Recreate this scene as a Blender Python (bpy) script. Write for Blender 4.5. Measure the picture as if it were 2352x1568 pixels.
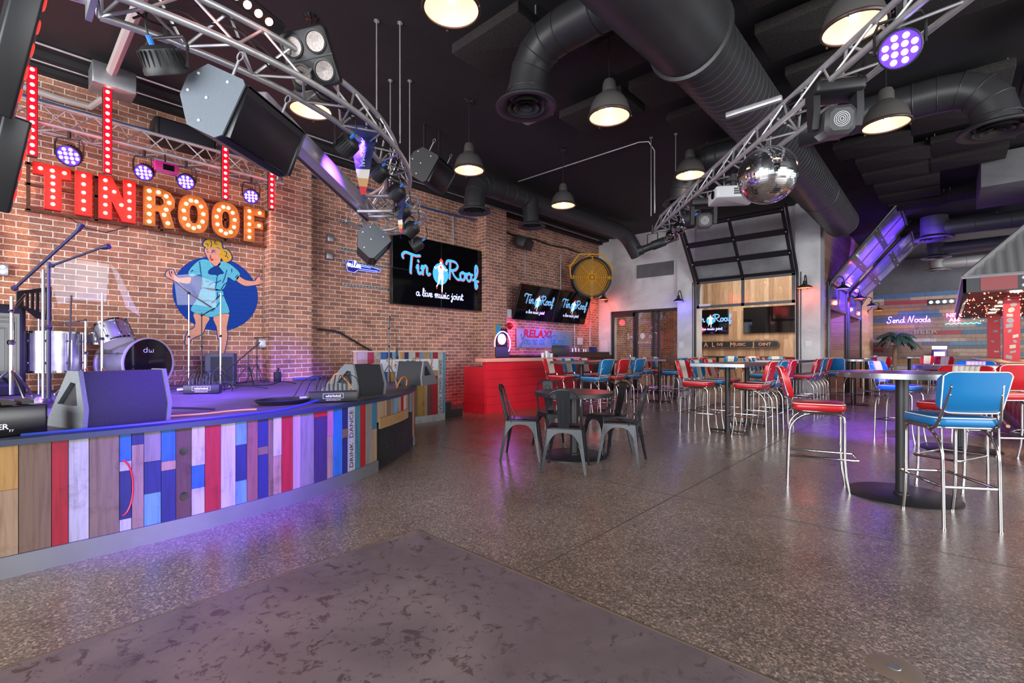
import bpy, math, random
from mathutils import Vector, Matrix, geometry
from math import sin, cos, pi, radians
random.seed(7)
S = bpy.context.scene
for o in list(bpy.data.objects): bpy.data.objects.remove(o)
COL = S.collection

# ---------------------------------------------------------------- camera
HC = 1.22
cd = bpy.data.cameras.new('camera'); cam = bpy.data.objects.new('camera', cd); COL.objects.link(cam)
cam.location = (0, 0, HC); cam.rotation_euler = (radians(90), 0, radians(42.5))
cd.sensor_width = 36; cd.lens = 36 * 1090 / 2352
cd.shift_x = 0; cd.shift_y = 24 / 2352; cd.clip_start = .05; cd.clip_end = 200
S.camera = cam
FW = Vector((-sin(radians(42.5)), cos(radians(42.5)), 0)); RT = Vector((cos(radians(42.5)), sin(radians(42.5)), 0))

# ---------------------------------------------------------------- world, exposure
S.view_settings.view_transform = 'Standard'
try: S.view_settings.look = 'None'
except Exception: pass
S.view_settings.gamma = 1; S.view_settings.exposure = 0.8; S.view_settings.use_curve_mapping = False
W = bpy.data.worlds.new('world'); S.world = W; W.use_nodes = True
wb = W.node_tree.nodes['Background']; wb.inputs[0].default_value = (.86, .92, 1, 1); wb.inputs[1].default_value = .75

def light(kind, name, loc, energy, color=(1, 1, 1), size=.1, target=None, spot=60, blend=.6, sy=None):
    d = bpy.data.lights.new(name, kind); o = bpy.data.objects.new(name, d); COL.objects.link(o)
    d.energy = energy; d.color = color; o.location = loc
    if kind == 'AREA':
        d.shape = 'RECTANGLE'; d.size = size; d.size_y = sy or size
    elif kind == 'SPOT':
        d.spot_size = radians(spot); d.spot_blend = blend; d.shadow_soft_size = size
    else: d.shadow_soft_size = size
    if target is not None:
        v = Vector(target) - Vector(loc); o.rotation_euler = v.to_track_quat('-Z', 'Y').to_euler()
    return o
# daylight through the street windows behind and to the right of the camera
light('AREA', 'daylight_windows_south', (-2.5, -5.5, 2.4), 620, (.95, .97, 1), 9, (-3.5, 6, 1.6), sy=3.6)
light('AREA', 'daylight_windows_east', (6.5, 3.5, 2.3), 380, (.97, .98, 1), 8, (-4, 7, 1.4), sy=3.6)
light('AREA', 'patio_daylight', (-4.2, 14.6, 4.2), 75, (1, .96, .9), 3, (-4.4, 16.4, 1.2), sy=2)
PUR = (.17, .055, 1)
light('SPOT', 'stage_wash_a', (-4.2, 2.4, 3.3), 2300, PUR, .12, (-6.5, 2.5, .74), 54, .6)
light('SPOT', 'stage_wash_b', (-3.9, .9, 3.3), 1500, PUR, .12, (-6.1, .6, .74), 54, .6)
light('SPOT', 'apron_wash', (-1.2, 1.9, 3.2), 2000, (.14, .03, 1), .12, (-3.9, 1.25, .72), 34, .9)
light('SPOT', 'floor_reflection_spot', (-1.0, 6.5, 3.3), 1900, PUR, .12, (-.75, 9.6, 0), 46, .9)  # added spot standing in for the violet reflection on the glossy floor
light('SPOT', 'wing_wash', (.6, 14.2, 3.2), 1500, PUR, .2, (-1.9, 16.4, 3.6), 72, .9)
light('SPOT', 'wing_wall_wash', (-.2, 17, 3.0), 40, PUR, .2, (-.6, 23, 2.0), 80, .9)
light('AREA', 'wing_fill', (2.0, 19.5, 3.4), 160, (1, .97, .95), 3, (.3, 24, 1.6), sy=1.5)  # added neutral area light that brightens the far board wall
light('SPOT', 'bar_red_wash', (-4.6, 5.2, 3.4), 200, (1, .06, .05), .1, (-6.9, 6.9, .5), 40, .8)

# ---------------------------------------------------------------- materials
MC = {}
def nt(m): m.use_nodes = True; return m.node_tree.nodes, m.node_tree.links
def P(name, col, rough=.5, metal=0, emis=None, es=0, spec=.5, coat=0, alpha=1, trans=0, noise=0, ns=20, bump=0):
    if name in MC: return MC[name]
    m = bpy.data.materials.new(name); N, L = nt(m); b = N['Principled BSDF']
    b.inputs['Base Color'].default_value = (*col, 1); b.inputs['Roughness'].default_value = rough
    b.inputs['Metallic'].default_value = metal; b.inputs['Specular IOR Level'].default_value = spec
    b.inputs['Coat Weight'].default_value = coat; b.inputs['Transmission Weight'].default_value = trans
    if emis: b.inputs['Emission Color'].default_value = (*emis, 1); b.inputs['Emission Strength'].default_value = es
    if noise or bump:
        tc = N.new('ShaderNodeTexCoord'); nz = N.new('ShaderNodeTexNoise'); nz.inputs['Scale'].default_value = ns; nz.inputs['Detail'].default_value = 6
        L.new(tc.outputs['Object'], nz.inputs['Vector'])
        if noise:
            r = N.new('ShaderNodeMapRange'); r.inputs['To Min'].default_value = 1 - noise; r.inputs['To Max'].default_value = 1 + noise
            r.inputs['From Min'].default_value = .3; r.inputs['From Max'].default_value = .7
            L.new(nz.outputs['Fac'], r.inputs['Value'])
            x = N.new('ShaderNodeMix'); x.data_type = 'RGBA'; x.blend_type = 'MULTIPLY'; x.inputs['Factor'].default_value = 1
            x.inputs['A'].default_value = (*col, 1); L.new(r.outputs['Result'], x.inputs['B']); L.new(x.outputs['Result'], b.inputs['Base Color'])
        if bump:
            bp = N.new('ShaderNodeBump'); bp.inputs['Strength'].default_value = bump; bp.inputs['Distance'].default_value = .01
            L.new(nz.outputs['Fac'], bp.inputs['Height']); L.new(bp.outputs['Normal'], b.inputs['Normal'])
    MC[name] = m; return m
def srgb(r, g, b):
    f = lambda c: (c / 12.92 if c <= .04045 else ((c + .055) / 1.055) ** 2.4)
    return tuple(f(x / 255) for x in (r, g, b))
def node(N, t, **k):
    n = N.new(t)
    for a, v in k.items():
        if hasattr(n, a): setattr(n, a, v)
        else: n.inputs[a.replace('_', ' ')].default_value = v
    return n
def ramp(N, stops, interp='LINEAR'):
    r = N.new('ShaderNodeValToRGB'); e = r.color_ramp; e.interpolation = interp
    while len(e.elements) > 1: e.elements.remove(e.elements[-1])
    e.elements[0].position = stops[0][0]; e.elements[0].color = (*stops[0][1], 1)
    for p, c in stops[1:]:
        x = e.elements.new(p); x.color = (*c, 1)
    return r
def mixc(N, L, a, b, fac, mode='MIX'):
    x = N.new('ShaderNodeMix'); x.data_type = 'RGBA'; x.blend_type = mode
    for s, v in (('A', a), ('B', b)):
        if hasattr(v, 'links'): L.new(v, x.inputs[s])
        else: x.inputs[s].default_value = (*v, 1)
    if hasattr(fac, 'links'): L.new(fac, x.inputs['Factor'])
    else: x.inputs['Factor'].default_value = fac
    return x.outputs['Result']
def wallvec(N, L):   # (x+y, z) in metres: courses run level on every face of a wall
    tc = N.new('ShaderNodeTexCoord'); sp = N.new('ShaderNodeSeparateXYZ'); L.new(tc.outputs['Object'], sp.inputs[0])
    ad = node(N, 'ShaderNodeMath', operation='ADD'); L.new(sp.outputs[0], ad.inputs[0]); L.new(sp.outputs[1], ad.inputs[1])
    nz = node(N, 'ShaderNodeTexNoise', Scale=1.3, Detail=3.0); L.new(tc.outputs['Object'], nz.inputs['Vector'])
    wob = node(N, 'ShaderNodeMath', operation='MULTIPLY_ADD'); wob.inputs[1].default_value = .035
    L.new(nz.outputs['Fac'], wob.inputs[0]); L.new(sp.outputs[2], wob.inputs[2])
    cb = N.new('ShaderNodeCombineXYZ'); L.new(ad.outputs[0], cb.inputs[0]); L.new(wob.outputs[0], cb.inputs[1])
    return cb.outputs[0], tc, sp
def brick_mat(name, c1, c2, mort, paint=None):
    if name in MC: return MC[name]
    m = bpy.data.materials.new(name); N, L = nt(m); b = N['Principled BSDF']
    vec, tc, sp = wallvec(N, L)
    br = node(N, 'ShaderNodeTexBrick', Scale=1.0, Mortar_Size=.0062, Mortar_Smooth=.25, Bias=-.1, Brick_Width=.215, Row_Height=.0745)
    br.offset = .5; br.squash = 1
    L.new(vec, br.inputs['Vector'])
    n1 = node(N, 'ShaderNodeTexNoise', Scale=3.2, Detail=5.0, Roughness=.7); L.new(tc.outputs['Object'], n1.inputs['Vector'])
    n2 = node(N, 'ShaderNodeTexNoise', Scale=55.0, Detail=4.0); L.new(tc.outputs['Object'], n2.inputs['Vector'])
    br.inputs['Color1'].default_value = (*c1, 1); br.inputs['Color2'].default_value = (*c2, 1); br.inputs['Mortar'].default_value = (*mort, 1)
    r1 = ramp(N, [(.3, (.62, .6, .6)), (.5, (.95, .95, .95)), (.72, (1.25, 1.2, 1.15))]); L.new(n1.outputs['Fac'], r1.inputs[0])
    c = mixc(N, L, br.outputs['Color'], r1.outputs[0], 1, 'MULTIPLY')
    r2 = ramp(N, [(.3, (.75, .75, .75)), (.65, (1.15, 1.15, 1.15))]); L.new(n2.outputs['Fac'], r2.inputs[0])
    c = mixc(N, L, c, r2.outputs[0], 1, 'MULTIPLY')
    if not paint and name == 'brick':   # a run of paler replacement bricks near the left edge
        nz = node(N, 'ShaderNodeTexNoise', Scale=2.5, Detail=2.0); L.new(tc.outputs['Object'], nz.inputs['Vector'])
        yy = node(N, 'ShaderNodeMath', operation='MULTIPLY_ADD'); yy.inputs[1].default_value = .35; L.new(nz.outputs['Fac'], yy.inputs[0]); L.new(sp.outputs[1], yy.inputs[2])
        m1 = node(N, 'ShaderNodeMath', operation='COMPARE'); m1.inputs[1].default_value = .33; m1.inputs[2].default_value = .17; L.new(yy.outputs[0], m1.inputs[0])
        c = mixc(N, L, c, mixc(N, L, c, (1.5, 1.35, 1.2), 1, 'MULTIPLY'), m1.outputs[0])
    if paint:
        vo = node(N, 'ShaderNodeTexNoise', Scale=90.0); L.new(tc.outputs['Object'], vo.inputs['Vector'])
        rr = ramp(N, [(.30, (.5, .42, .4)), (.36, (1, 1, 1))]); L.new(vo.outputs['Fac'], rr.inputs[0])
        c = mixc(N, L, paint, rr.outputs[0], 1, 'MULTIPLY')
        c = mixc(N, L, c, (.8, .8, .8), .0)
    L.new(c, b.inputs['Base Color']); b.inputs['Roughness'].default_value = .85; b.inputs['Specular IOR Level'].default_value = .25
    inv = node(N, 'ShaderNodeMath', operation='MULTIPLY_ADD'); inv.inputs[1].default_value = -1; inv.inputs[2].default_value = 1
    L.new(br.outputs['Fac'], inv.inputs[0])
    ad = node(N, 'ShaderNodeMath', operation='MULTIPLY_ADD'); ad.inputs[1].default_value = .35
    L.new(n2.outputs['Fac'], ad.inputs[0]); L.new(inv.outputs[0], ad.inputs[2])
    bp = node(N, 'ShaderNodeBump', Strength=.7, Distance=.008); L.new(ad.outputs[0], bp.inputs['Height']); L.new(bp.outputs[0], b.inputs['Normal'])
    MC[name] = m; return m
BR1, BR2, MORT = (.54, .25, .155), (.29, .135, .10), (.85, .76, .68)
M_brick = brick_mat('brick', BR1, BR2, MORT)
def mural(name, col): return brick_mat('mural_' + name, BR1, BR2, MORT, paint=col)
def concrete(name, c, rough=.8, sc=1.1):
    if name in MC: return MC[name]
    m = bpy.data.materials.new(name); N, L = nt(m); b = N['Principled BSDF']
    tc = N.new('ShaderNodeTexCoord')
    n1 = node(N, 'ShaderNodeTexNoise', Scale=sc, Detail=8.0, Roughness=.62, Distortion=.6); L.new(tc.outputs['Object'], n1.inputs['Vector'])
    r = ramp(N, [(.3, tuple(x * .72 for x in c)), (.5, c), (.7, tuple(x * 1.22 for x in c))]); L.new(n1.outputs['Fac'], r.inputs[0])
    L.new(r.outputs[0], b.inputs['Base Color']); b.inputs['Roughness'].default_value = rough
    MC[name] = m; return m
M_conc = concrete('skimmed_concrete', (.68, .68, .68))
M_concd = concrete('dark_paint', (.07, .075, .085))
M_ceil = P('black_ceiling_paint', (.020, .020, .022), .75, noise=.15, ns=3)
def wood_attr():
    m = bpy.data.materials.new('reclaimed_boards'); N, L = nt(m); b = N['Principled BSDF']
    at = N.new('ShaderNodeAttribute'); at.attribute_name = 'Col'
    tc = N.new('ShaderNodeTexCoord'); mp = N.new('ShaderNodeMapping'); mp.inputs['Scale'].default_value = (26, 26, 1.6); L.new(tc.outputs['Object'], mp.inputs[0])
    n1 = node(N, 'ShaderNodeTexNoise', Scale=1.6, Detail=7.0, Roughness=.65, Distortion=.4); L.new(mp.outputs[0], n1.inputs['Vector'])
    n2 = node(N, 'ShaderNodeTexNoise', Scale=5.0, Detail=5.0, Roughness=.7); L.new(tc.outputs['Object'], n2.inputs['Vector'])
    r = ramp(N, [(.3, (.55, .52, .5)), (.5, (.95, .95, .95)), (.7, (1.12, 1.12, 1.12))]); L.new(n1.outputs['Fac'], r.inputs[0])
    r2 = ramp(N, [(.32, (.6, .58, .55)), (.45, (1, 1, 1))]); L.new(n2.outputs['Fac'], r2.inputs[0])
    c = mixc(N, L, at.outputs['Color'], (.66, .66, .66), 1, 'MULTIPLY'); c = mixc(N, L, c, r.outputs[0], .8, 'MULTIPLY'); c = mixc(N, L, c, r2.outputs[0], .7, 'MULTIPLY')
    L.new(c, b.inputs['Base Color']); b.inputs['Roughness'].default_value = .6
    bp = node(N, 'ShaderNodeBump', Strength=.35, Distance=.004); L.new(n1.outputs['Fac'], bp.inputs['Height']); L.new(bp.outputs[0], b.inputs['Normal'])
    return m
M_boards = wood_attr()
def plank_mat(name, stops, w, h, horiz=False):
    m = bpy.data.materials.new(name); N, L = nt(m); b = N['Principled BSDF']
    tc = N.new('ShaderNodeTexCoord'); sp = N.new('ShaderNodeSeparateXYZ'); L.new(tc.outputs['Object'], sp.inputs[0])
    ad = node(N, 'ShaderNodeMath', operation='ADD'); L.new(sp.outputs[0], ad.inputs[0]); L.new(sp.outputs[1], ad.inputs[1])
    cb = N.new('ShaderNodeCombineXYZ')
    L.new(ad.outputs[0], cb.inputs[1 if not horiz else 0]); L.new(sp.outputs[2], cb.inputs[0 if not horiz else 1])
    br = node(N, 'ShaderNodeTexBrick', Scale=1.0, Mortar_Size=.0015, Brick_Width=h, Row_Height=w); br.offset = .37
    br.inputs['Color1'].default_value = (0, 0, 0, 1); br.inputs['Color2'].default_value = (1, 1, 1, 1); br.inputs['Mortar'].default_value = (0, 0, 0, 1)
    L.new(cb.outputs[0], br.inputs['Vector'])
    r = ramp(N, stops); L.new(br.outputs['Color'], r.inputs[0])
    mp = N.new('ShaderNodeMapping'); mp.inputs['Scale'].default_value = (1, 12, 1) if not horiz else (1, 12, 1); L.new(cb.outputs[0], mp.inputs[0])
    n = node(N, 'ShaderNodeTexNoise', Scale=3.0, Detail=6.0); L.new(mp.outputs[0], n.inputs['Vector'])
    rr = ramp(N, [(.3, (.75, .72, .7)), (.6, (1.05, 1.05, 1.05))]); L.new(n.outputs['Fac'], rr.inputs[0])
    c = mixc(N, L, r.outputs[0], rr.outputs[0], 1, 'MULTIPLY')
    c = mixc(N, L, c, (.03, .02, .015), br.outputs['Fac'])
    L.new(c, b.inputs['Base Color']); b.inputs['Roughness'].default_value = .55
    MC[name] = m; return m
M_pine = plank_mat('pine_boards', [(0, (.45, .25, .13)), (.4, (.62, .38, .21)), (.7, (.72, .48, .29)), (1, (.38, .2, .11))], .14, 2.6)
M_pineh = plank_mat('pine_boards_level', [(0, (.6, .36, .2)), (.5, (.72, .47, .28)), (1, (.5, .28, .15))], .16, 1.9, True)
M_darkwood = plank_mat('dark_boards', [(0, (.05, .028, .02)), (1, (.11, .06, .04))], .2, 1.4, True)
def floor_mat():
    m = bpy.data.materials.new('polished_aggregate'); N, L = nt(m); b = N['Principled BSDF']
    tc = N.new('ShaderNodeTexCoord')
    big = node(N, 'ShaderNodeTexNoise', Scale=.7, Detail=6.0, Roughness=.6); L.new(tc.outputs['Object'], big.inputs['Vector'])
    v = node(N, 'ShaderNodeTexVoronoi', Scale=105.0); L.new(tc.outputs['Object'], v.inputs['Vector'])
    v2 = node(N, 'ShaderNodeTexVoronoi', Scale=190.0); L.new(tc.outputs['Object'], v2.inputs['Vector'])
    base = ramp(N, [(.35, (.165, .125, .105)), (.5, (.215, .17, .145)), (.68, (.275, .225, .195))]); L.new(big.outputs['Fac'], base.inputs[0])
    s1 = ramp(N, [(0, (2.3, 2.05, 1.9)), (.14, (1.9, 1.7, 1.55)), (.22, (1.05, 1.03, 1)), (.66, (.92, .9, .88)), (.78, (.62, .58, .56)), (1, (.5, .46, .46))]); 
    sp = N.new('ShaderNodeSeparateColor'); L.new(v.outputs['Color'], sp.inputs[0]); L.new(sp.outputs[0], s1.inputs[0])
    s2 = ramp(N, [(0, (1.5, 1.4, 1.35)), (.2, (1, 1, 1)), (.75, (.9, .9, .9)), (.85, (.55, .5, .5))])
    sp2 = N.new('ShaderNodeSeparateColor'); L.new(v2.outputs['Color'], sp2.inputs[0]); L.new(sp2.outputs[1], s2.inputs[0])
    c = mixc(N, L, base.outputs[0], s1.outputs[0], .8, 'MULTIPLY'); c = mixc(N, L, c, s2.outputs[0], .7, 'MULTIPLY')
    L.new(c, b.inputs['Base Color'])
    rg = ramp(N, [(.35, (.2, .2, .2)), (.65, (.36, .36, .36))]); L.new(big.outputs['Fac'], rg.inputs[0]); L.new(rg.outputs[0], b.inputs['Roughness'])
    b.inputs['Specular IOR Level'].default_value = .6
    return m
M_floor = floor_mat()
def patch_mat():
    m = bpy.data.materials.new('trowelled_patch'); N, L = nt(m); b = N['Principled BSDF']
    tc = N.new('ShaderNodeTexCoord')
    n0 = node(N, 'ShaderNodeTexNoise', Scale=.9, Detail=5.0, Roughness=.6, Distortion=1.0); L.new(tc.outputs['Object'], n0.inputs['Vector'])
    n1 = node(N, 'ShaderNodeTexNoise', Scale=15.0, Detail=9.0, Roughness=.74, Distortion=.7); L.new(tc.outputs['Object'], n1.inputs['Vector'])
    base = ramp(N, [(.32, (.115, .085, .088)), (.5, (.15, .115, .122)), (.68, (.215, .162, .165))]); L.new(n0.outputs['Fac'], base.inputs[0])
    st = ramp(N, [(.42, (.5, .44, .42)), (.455, (1, 1, 1))]); L.new(n1.outputs['Fac'], st.inputs[0])
    gate = ramp(N, [(.40, (0, 0, 0)), (.50, (1, 1, 1))]); L.new(n0.outputs['Fac'], gate.inputs[0])
    c = mixc(N, L, base.outputs[0], mixc(N, L, base.outputs[0], st.outputs[0], 1, 'MULTIPLY'), gate.outputs[0])
    # darker round scuff
    L.new(c, b.inputs['Base Color']); b.inputs['Roughness'].default_value = .42
    return m
M_patch = patch_mat()
M_chrome = P('chrome', (.56, .55, .55), .12, 1)
M_alu = P('brushed_aluminium', (.50, .50, .51), .38, .55, noise=.12, ns=12)
M_galv = P('galvanised_steel', (.5, .52, .54), .42, .9, noise=.15, ns=8)
M_blk = P('black_powder_coat', (.018, .018, .02), .42)
M_blkg = P('black_gloss', (.006, .006, .008), .06, spec=.6)
M_blkp = P('black_plastic', (.014, .014, .016), .5)
M_gun = P('gunmetal', (.075, .08, .085), .34, .75, noise=.1, ns=5)
M_duct = P('painted_duct', (.034, .034, .037), .42, .1, noise=.12, ns=4)
M_ductl = P('grey_duct', (.16, .16, .17), .5, .2)
M_red = P('red_vinyl', (.55, .010, .018), .32, coat=.15)
M_blu = P('blue_vinyl', (.006, .16, .40), .32, coat=.15)
M_whv = P('cream_vinyl', (.72, .68, .6), .38)
M_pip = P('white_piping', (.85, .82, .78), .35)
M_redp = P('red_paint', (.58, .018, .04), .45, noise=.08, ns=3)
M_glass = P('clear_glass', (.95, .97, .97), .02, trans=1)
M_foam = P('acoustic_board', (.022, .018, .017), .95, noise=.5, ns=60, bump=.6)
M_white = P('white_plastic', (.8, .8, .8), .4)
M_bulb = P('warm_bulb', (1, .9, .7), .3, emis=(1, .78, .5), es=9)
M_bulbw = P('marquee_bulb', (1, .95, .85), .3, emis=(1, .88, .7), es=4)
M_ledr = P('red_led', (1, .1, .08), .3, emis=(1, .22, .18), es=9)
M_ledrl = P('red_led_bar_body', (.5, .0, .0), .4, emis=(1, .0, .012), es=1.1)
M_ledv = P('violet_led', (.6, .5, 1), .3, emis=(.42, .36, 1), es=6)
M_ledvb = P('violet_led_face', (.1, .03, .5), .3, emis=(.07, .02, .7), es=1.1)
def EM(name, c, s): return P(name, c, .4, emis=c, es=s)
# ---------------------------------------------------------------- mesh builder
class MB:
    def __init__(s, M=None): s.v = []; s.f = []; s.fm = []; s.fc = []; s.M = M or Matrix(); s.col = None
    def av(s, p): s.v.append(s.M @ Vector(p)); return len(s.v) - 1
    def af(s, idx, m=0): s.f.append(tuple(idx)); s.fm.append(m); s.fc.append(s.col)
    def box(s, c, d, m=0, R=None, tx=1, ty=1):
        h = [x / 2 for x in d]; i = []
        for z in (-1, 1):
            for y in (-1, 1):
                for x in (-1, 1):
                    k = (tx, ty) if z > 0 else (1, 1)
                    p = Vector((x * h[0] * k[0], y * h[1] * k[1], z * h[2]))
                    if R: p = R @ p
                    i.append(s.av(p + Vector(c)))
        for q in ((0, 2, 3, 1), (4, 5, 7, 6), (0, 1, 5, 4), (2, 6, 7, 3), (0, 4, 6, 2), (1, 3, 7, 5)): s.af([i[k] for k in q], m)
        return s
    def rings(s, rs, m=0, closed=True, caps=True, loop=False):
        ids = [[s.av(p) for p in r] for r in rs]; n = len(rs[0])
        L = len(ids)
        for a in range(L if loop else L - 1):
            A, B = ids[a], ids[(a + 1) % L]
            for k in range(n if closed else n - 1):
                k2 = (k + 1) % n; s.af((A[k], A[k2], B[k2], B[k]), m)
        if caps and closed and not loop:
            s.af(ids[0][::-1], m); s.af(ids[-1], m)
        return s
    def rbox(s, c, d, r=.05, b=.01, m=0, seg=4, crown=0, R=None):
        hx, hy, hz = [x / 2 for x in d]; rs = []
        def ring(z, ins):
            out = []; rr = max(r - ins * .5, .001)
            for cx, cy, a0 in ((1, 1, 0), (-1, 1, 90), (-1, -1, 180), (1, -1, 270)):
                for k in range(seg + 1):
                    a = radians(a0 + 90 * k / seg)
                    p = Vector((cx * (hx - ins - rr) + rr * cos(a), cy * (hy - ins - rr) + rr * sin(a), z))
                    if R: p = R @ p
                    out.append(p + Vector(c))
            return out
        rs = [ring(-hz, b), ring(-hz + b * .4, b * .3), ring(-hz + b, 0), ring(hz - b, 0), ring(hz - b * .4, b * .3), ring(hz, b)]
        if crown: rs.append(ring(hz + crown, min(hx, hy) * .5))
        return s.rings(rs, m)
    def tube(s, pts, r=.01, n=8, m=0, closed=False, caps=True):
        pts = [Vector(p) for p in pts]; L = len(pts); rr = r if isinstance(r, (list, tuple)) else [r] * L
        up = None; rs = []
        for i in range(L):
            if closed: t = pts[(i + 1) % L] - pts[i - 1]
            else: t = pts[min(i + 1, L - 1)] - pts[max(i - 1, 0)]
            if t.length < 1e-9: t = Vector((0, 0, 1))
            t.normalize()
            if up is None:
                up = Vector((0, 0, 1)) if abs(t.z) < .9 else Vector((1, 0, 0))
            side = t.cross(up)
            if side.length < 1e-6: side = t.orthogonal()
            side.normalize(); up = side.cross(t).normalized()
            rs.append([pts[i] + side * (rr[i] * cos(2 * pi * k / n)) + up * (rr[i] * sin(2 * pi * k / n)) for k in range(n)])
        return s.rings(rs, m, caps=caps, loop=closed)
    def cyl(s, a, b, r, r2=None, n=16, m=0, caps=True): return s.tube([a, b], [r, r if r2 is None else r2], n, m, caps=caps)
    def lathe(s, prof, c=(0, 0, 0), n=24, m=0, R=None, caps=False, loop=False):
        rs = []
        for r, z in prof:
            ring = []
            for k in range(n):
                p = Vector((max(r, 1e-4) * cos(2 * pi * k / n), max(r, 1e-4) * sin(2 * pi * k / n), z))
                if R: p = R @ p
                ring.append(p + Vector(c))
            rs.append(ring)
        return s.rings(rs, m, caps=caps, loop=loop)
    def ball(s, c, r, n=12, m=0, sc=(1, 1, 1)):
        prof = [(r * sin(pi * k / (n // 2)), -r * cos(pi * k / (n // 2))) for k in range(n // 2 + 1)]
        R = Matrix.Diagonal(sc).to_3x3()
        return s.lathe(prof, c, n, m, R)
    def poly(s, loops, depth, f, m=0, ms=None):
        # loops: outer + holes in 2-D; f(u, v, w) -> 3-D point, w from 0 to depth
        if not isinstance(loops[0][0], (tuple, list)): loops = [loops]
        tris = geometry.tessellate_polygon([[Vector((p[0], p[1], 0)) for p in l] for l in loops])
        flat = [p for l in loops for p in l]
        a = [s.av(f(p[0], p[1], 0)) for p in flat]
        fr = [s.av(f(p[0], p[1], depth)) for p in flat]
        for t in tris:
            s.af([fr[k] for k in t], m)
            if depth: s.af([a[k] for k in t][::-1], m)
        if depth:
            o = 0
            for l in loops:
                n = len(l)
                for k in range(n):
                    s.af((a[o + k], a[o + (k + 1) % n], fr[o + (k + 1) % n], fr[o + k]), m if ms is None else ms)
                o += n
        return s
    def build(s, name, mats, parent=None, loc=None, ang=38, smooth=True):
        me = bpy.data.meshes.new(name)
        me.from_pydata([tuple(p) for p in s.v], [], s.f)
        if not isinstance(mats, (list, tuple)): mats = [mats]
        for m in mats: me.materials.append(m)
        me.polygons.foreach_set('material_index', s.fm)
        if any(c is not None for c in s.fc):
            ca = me.color_attributes.new('Col', 'FLOAT_COLOR', 'CORNER'); data = []
            for f, c in zip(s.f, s.fc):
                c = c or (1, 1, 1)
                for _ in f: data += [c[0], c[1], c[2], 1]
            ca.data.foreach_set('color', data)
        me.validate(); me.update()
        import bmesh
        bm = bmesh.new(); bm.from_mesh(me); bmesh.ops.recalc_face_normals(bm, faces=bm.faces); bm.to_mesh(me); bm.free()
        if smooth:
            me.polygons.foreach_set('use_smooth', [True] * len(me.polygons)); me.set_sharp_from_angle(angle=radians(ang))
        o = bpy.data.objects.new(name, me); COL.objects.link(o)
        if parent: o.parent = parent
        if loc: o.location = loc
        return o
def tag(o, label=None, cat=None, group=None, kind=None):
    if label: o['label'] = label
    if cat: o['category'] = cat
    if group: o['group'] = group
    if kind: o['kind'] = kind
    return o
def thing(name, label, cat, loc=(0, 0, 0), rz=0, group=None, rot=None):
    o = bpy.data.objects.new(name, None); COL.objects.link(o); o.empty_display_size = .1
    o.location = loc; o.rotation_euler = rot or (0, 0, rz)
    return tag(o, label, cat, group)
KIDS = {}
def dup(o, loc=None, rz=None, label=None, group=None, parent=None, rot=None, scale=None):
    c = o.copy(); COL.objects.link(c)
    if parent: c.parent = parent
    if loc is not None: c.location = loc
    if rz is not None: c.rotation_euler = (0, 0, rz)
    if rot is not None: c.rotation_euler = rot
    if scale is not None: c.scale = (scale,) * 3
    if label: c['label'] = label
    if group: c['group'] = group
    if o.name not in KIDS: KIDS[o.name] = list(o.children)
    for ch in KIDS[o.name]: dup(ch, parent=c)
    return c
def struct(name, mb, m, **k): return tag(mb.build(name, m, **k), kind='structure')
def arc(c, r, a0, a1, n, f):   # points on an arc, f(u, v) -> 3-D
    return [f(c[0] + r * cos(radians(a0 + (a1 - a0) * k / n)), c[1] + r * sin(radians(a0 + (a1 - a0) * k / n))) for k in range(n + 1)]
def rot_to(v, roll=0):   # matrix turning +Z onto v
    return Vector(v).to_track_quat('Z', 'Y').to_matrix() @ Matrix.Rotation(roll, 3, 'Z')
def catmull(p, n=6, closed=False):
    P_ = [Vector(x) for x in p]; out = []; L = len(P_)
    for i in range(L if closed else L - 1):
        a = P_[i - 1] if (i or closed) else P_[0]; b = P_[i]; c = P_[(i + 1) % L]; d = P_[(i + 2) % L] if (closed or i + 2 < L) else P_[-1]
        for k in range(n):
            t = k / n; out.append(.5 * ((2 * b) + (c - a) * t + (2 * a - 5 * b + 4 * c - d) * t * t + (3 * b - a - 3 * c + d) * t ** 3))
    if not closed: out.append(P_[-1])
    return out
FNT = {}
def text_mb(mb, txt, size, f, depth=.002, m=0, align='CENTER', bold=0, sx=1):
    # lettering as a mesh; f(u, v, w) -> 3-D point
    cu = bpy.data.curves.new('t', 'FONT'); cu.body = txt; cu.size = size; cu.align_x = align; cu.align_y = 'CENTER'; cu.extrude = 0; cu.offset = bold
    cu.resolution_u = 3
    o = bpy.data.objects.new('t', cu); COL.objects.link(o)
    dg = bpy.context.evaluated_depsgraph_get(); me = bpy.data.meshes.new_from_object(o.evaluated_get(dg))
    base = len(mb.v)
    for v in me.vertices: mb.av(f(v.co.x * sx, v.co.y, depth))
    for p in me.polygons: mb.af([base + k for k in p.vertices], m)
    bpy.data.objects.remove(o); bpy.data.curves.remove(cu); bpy.data.meshes.remove(me)
    return mb
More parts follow.
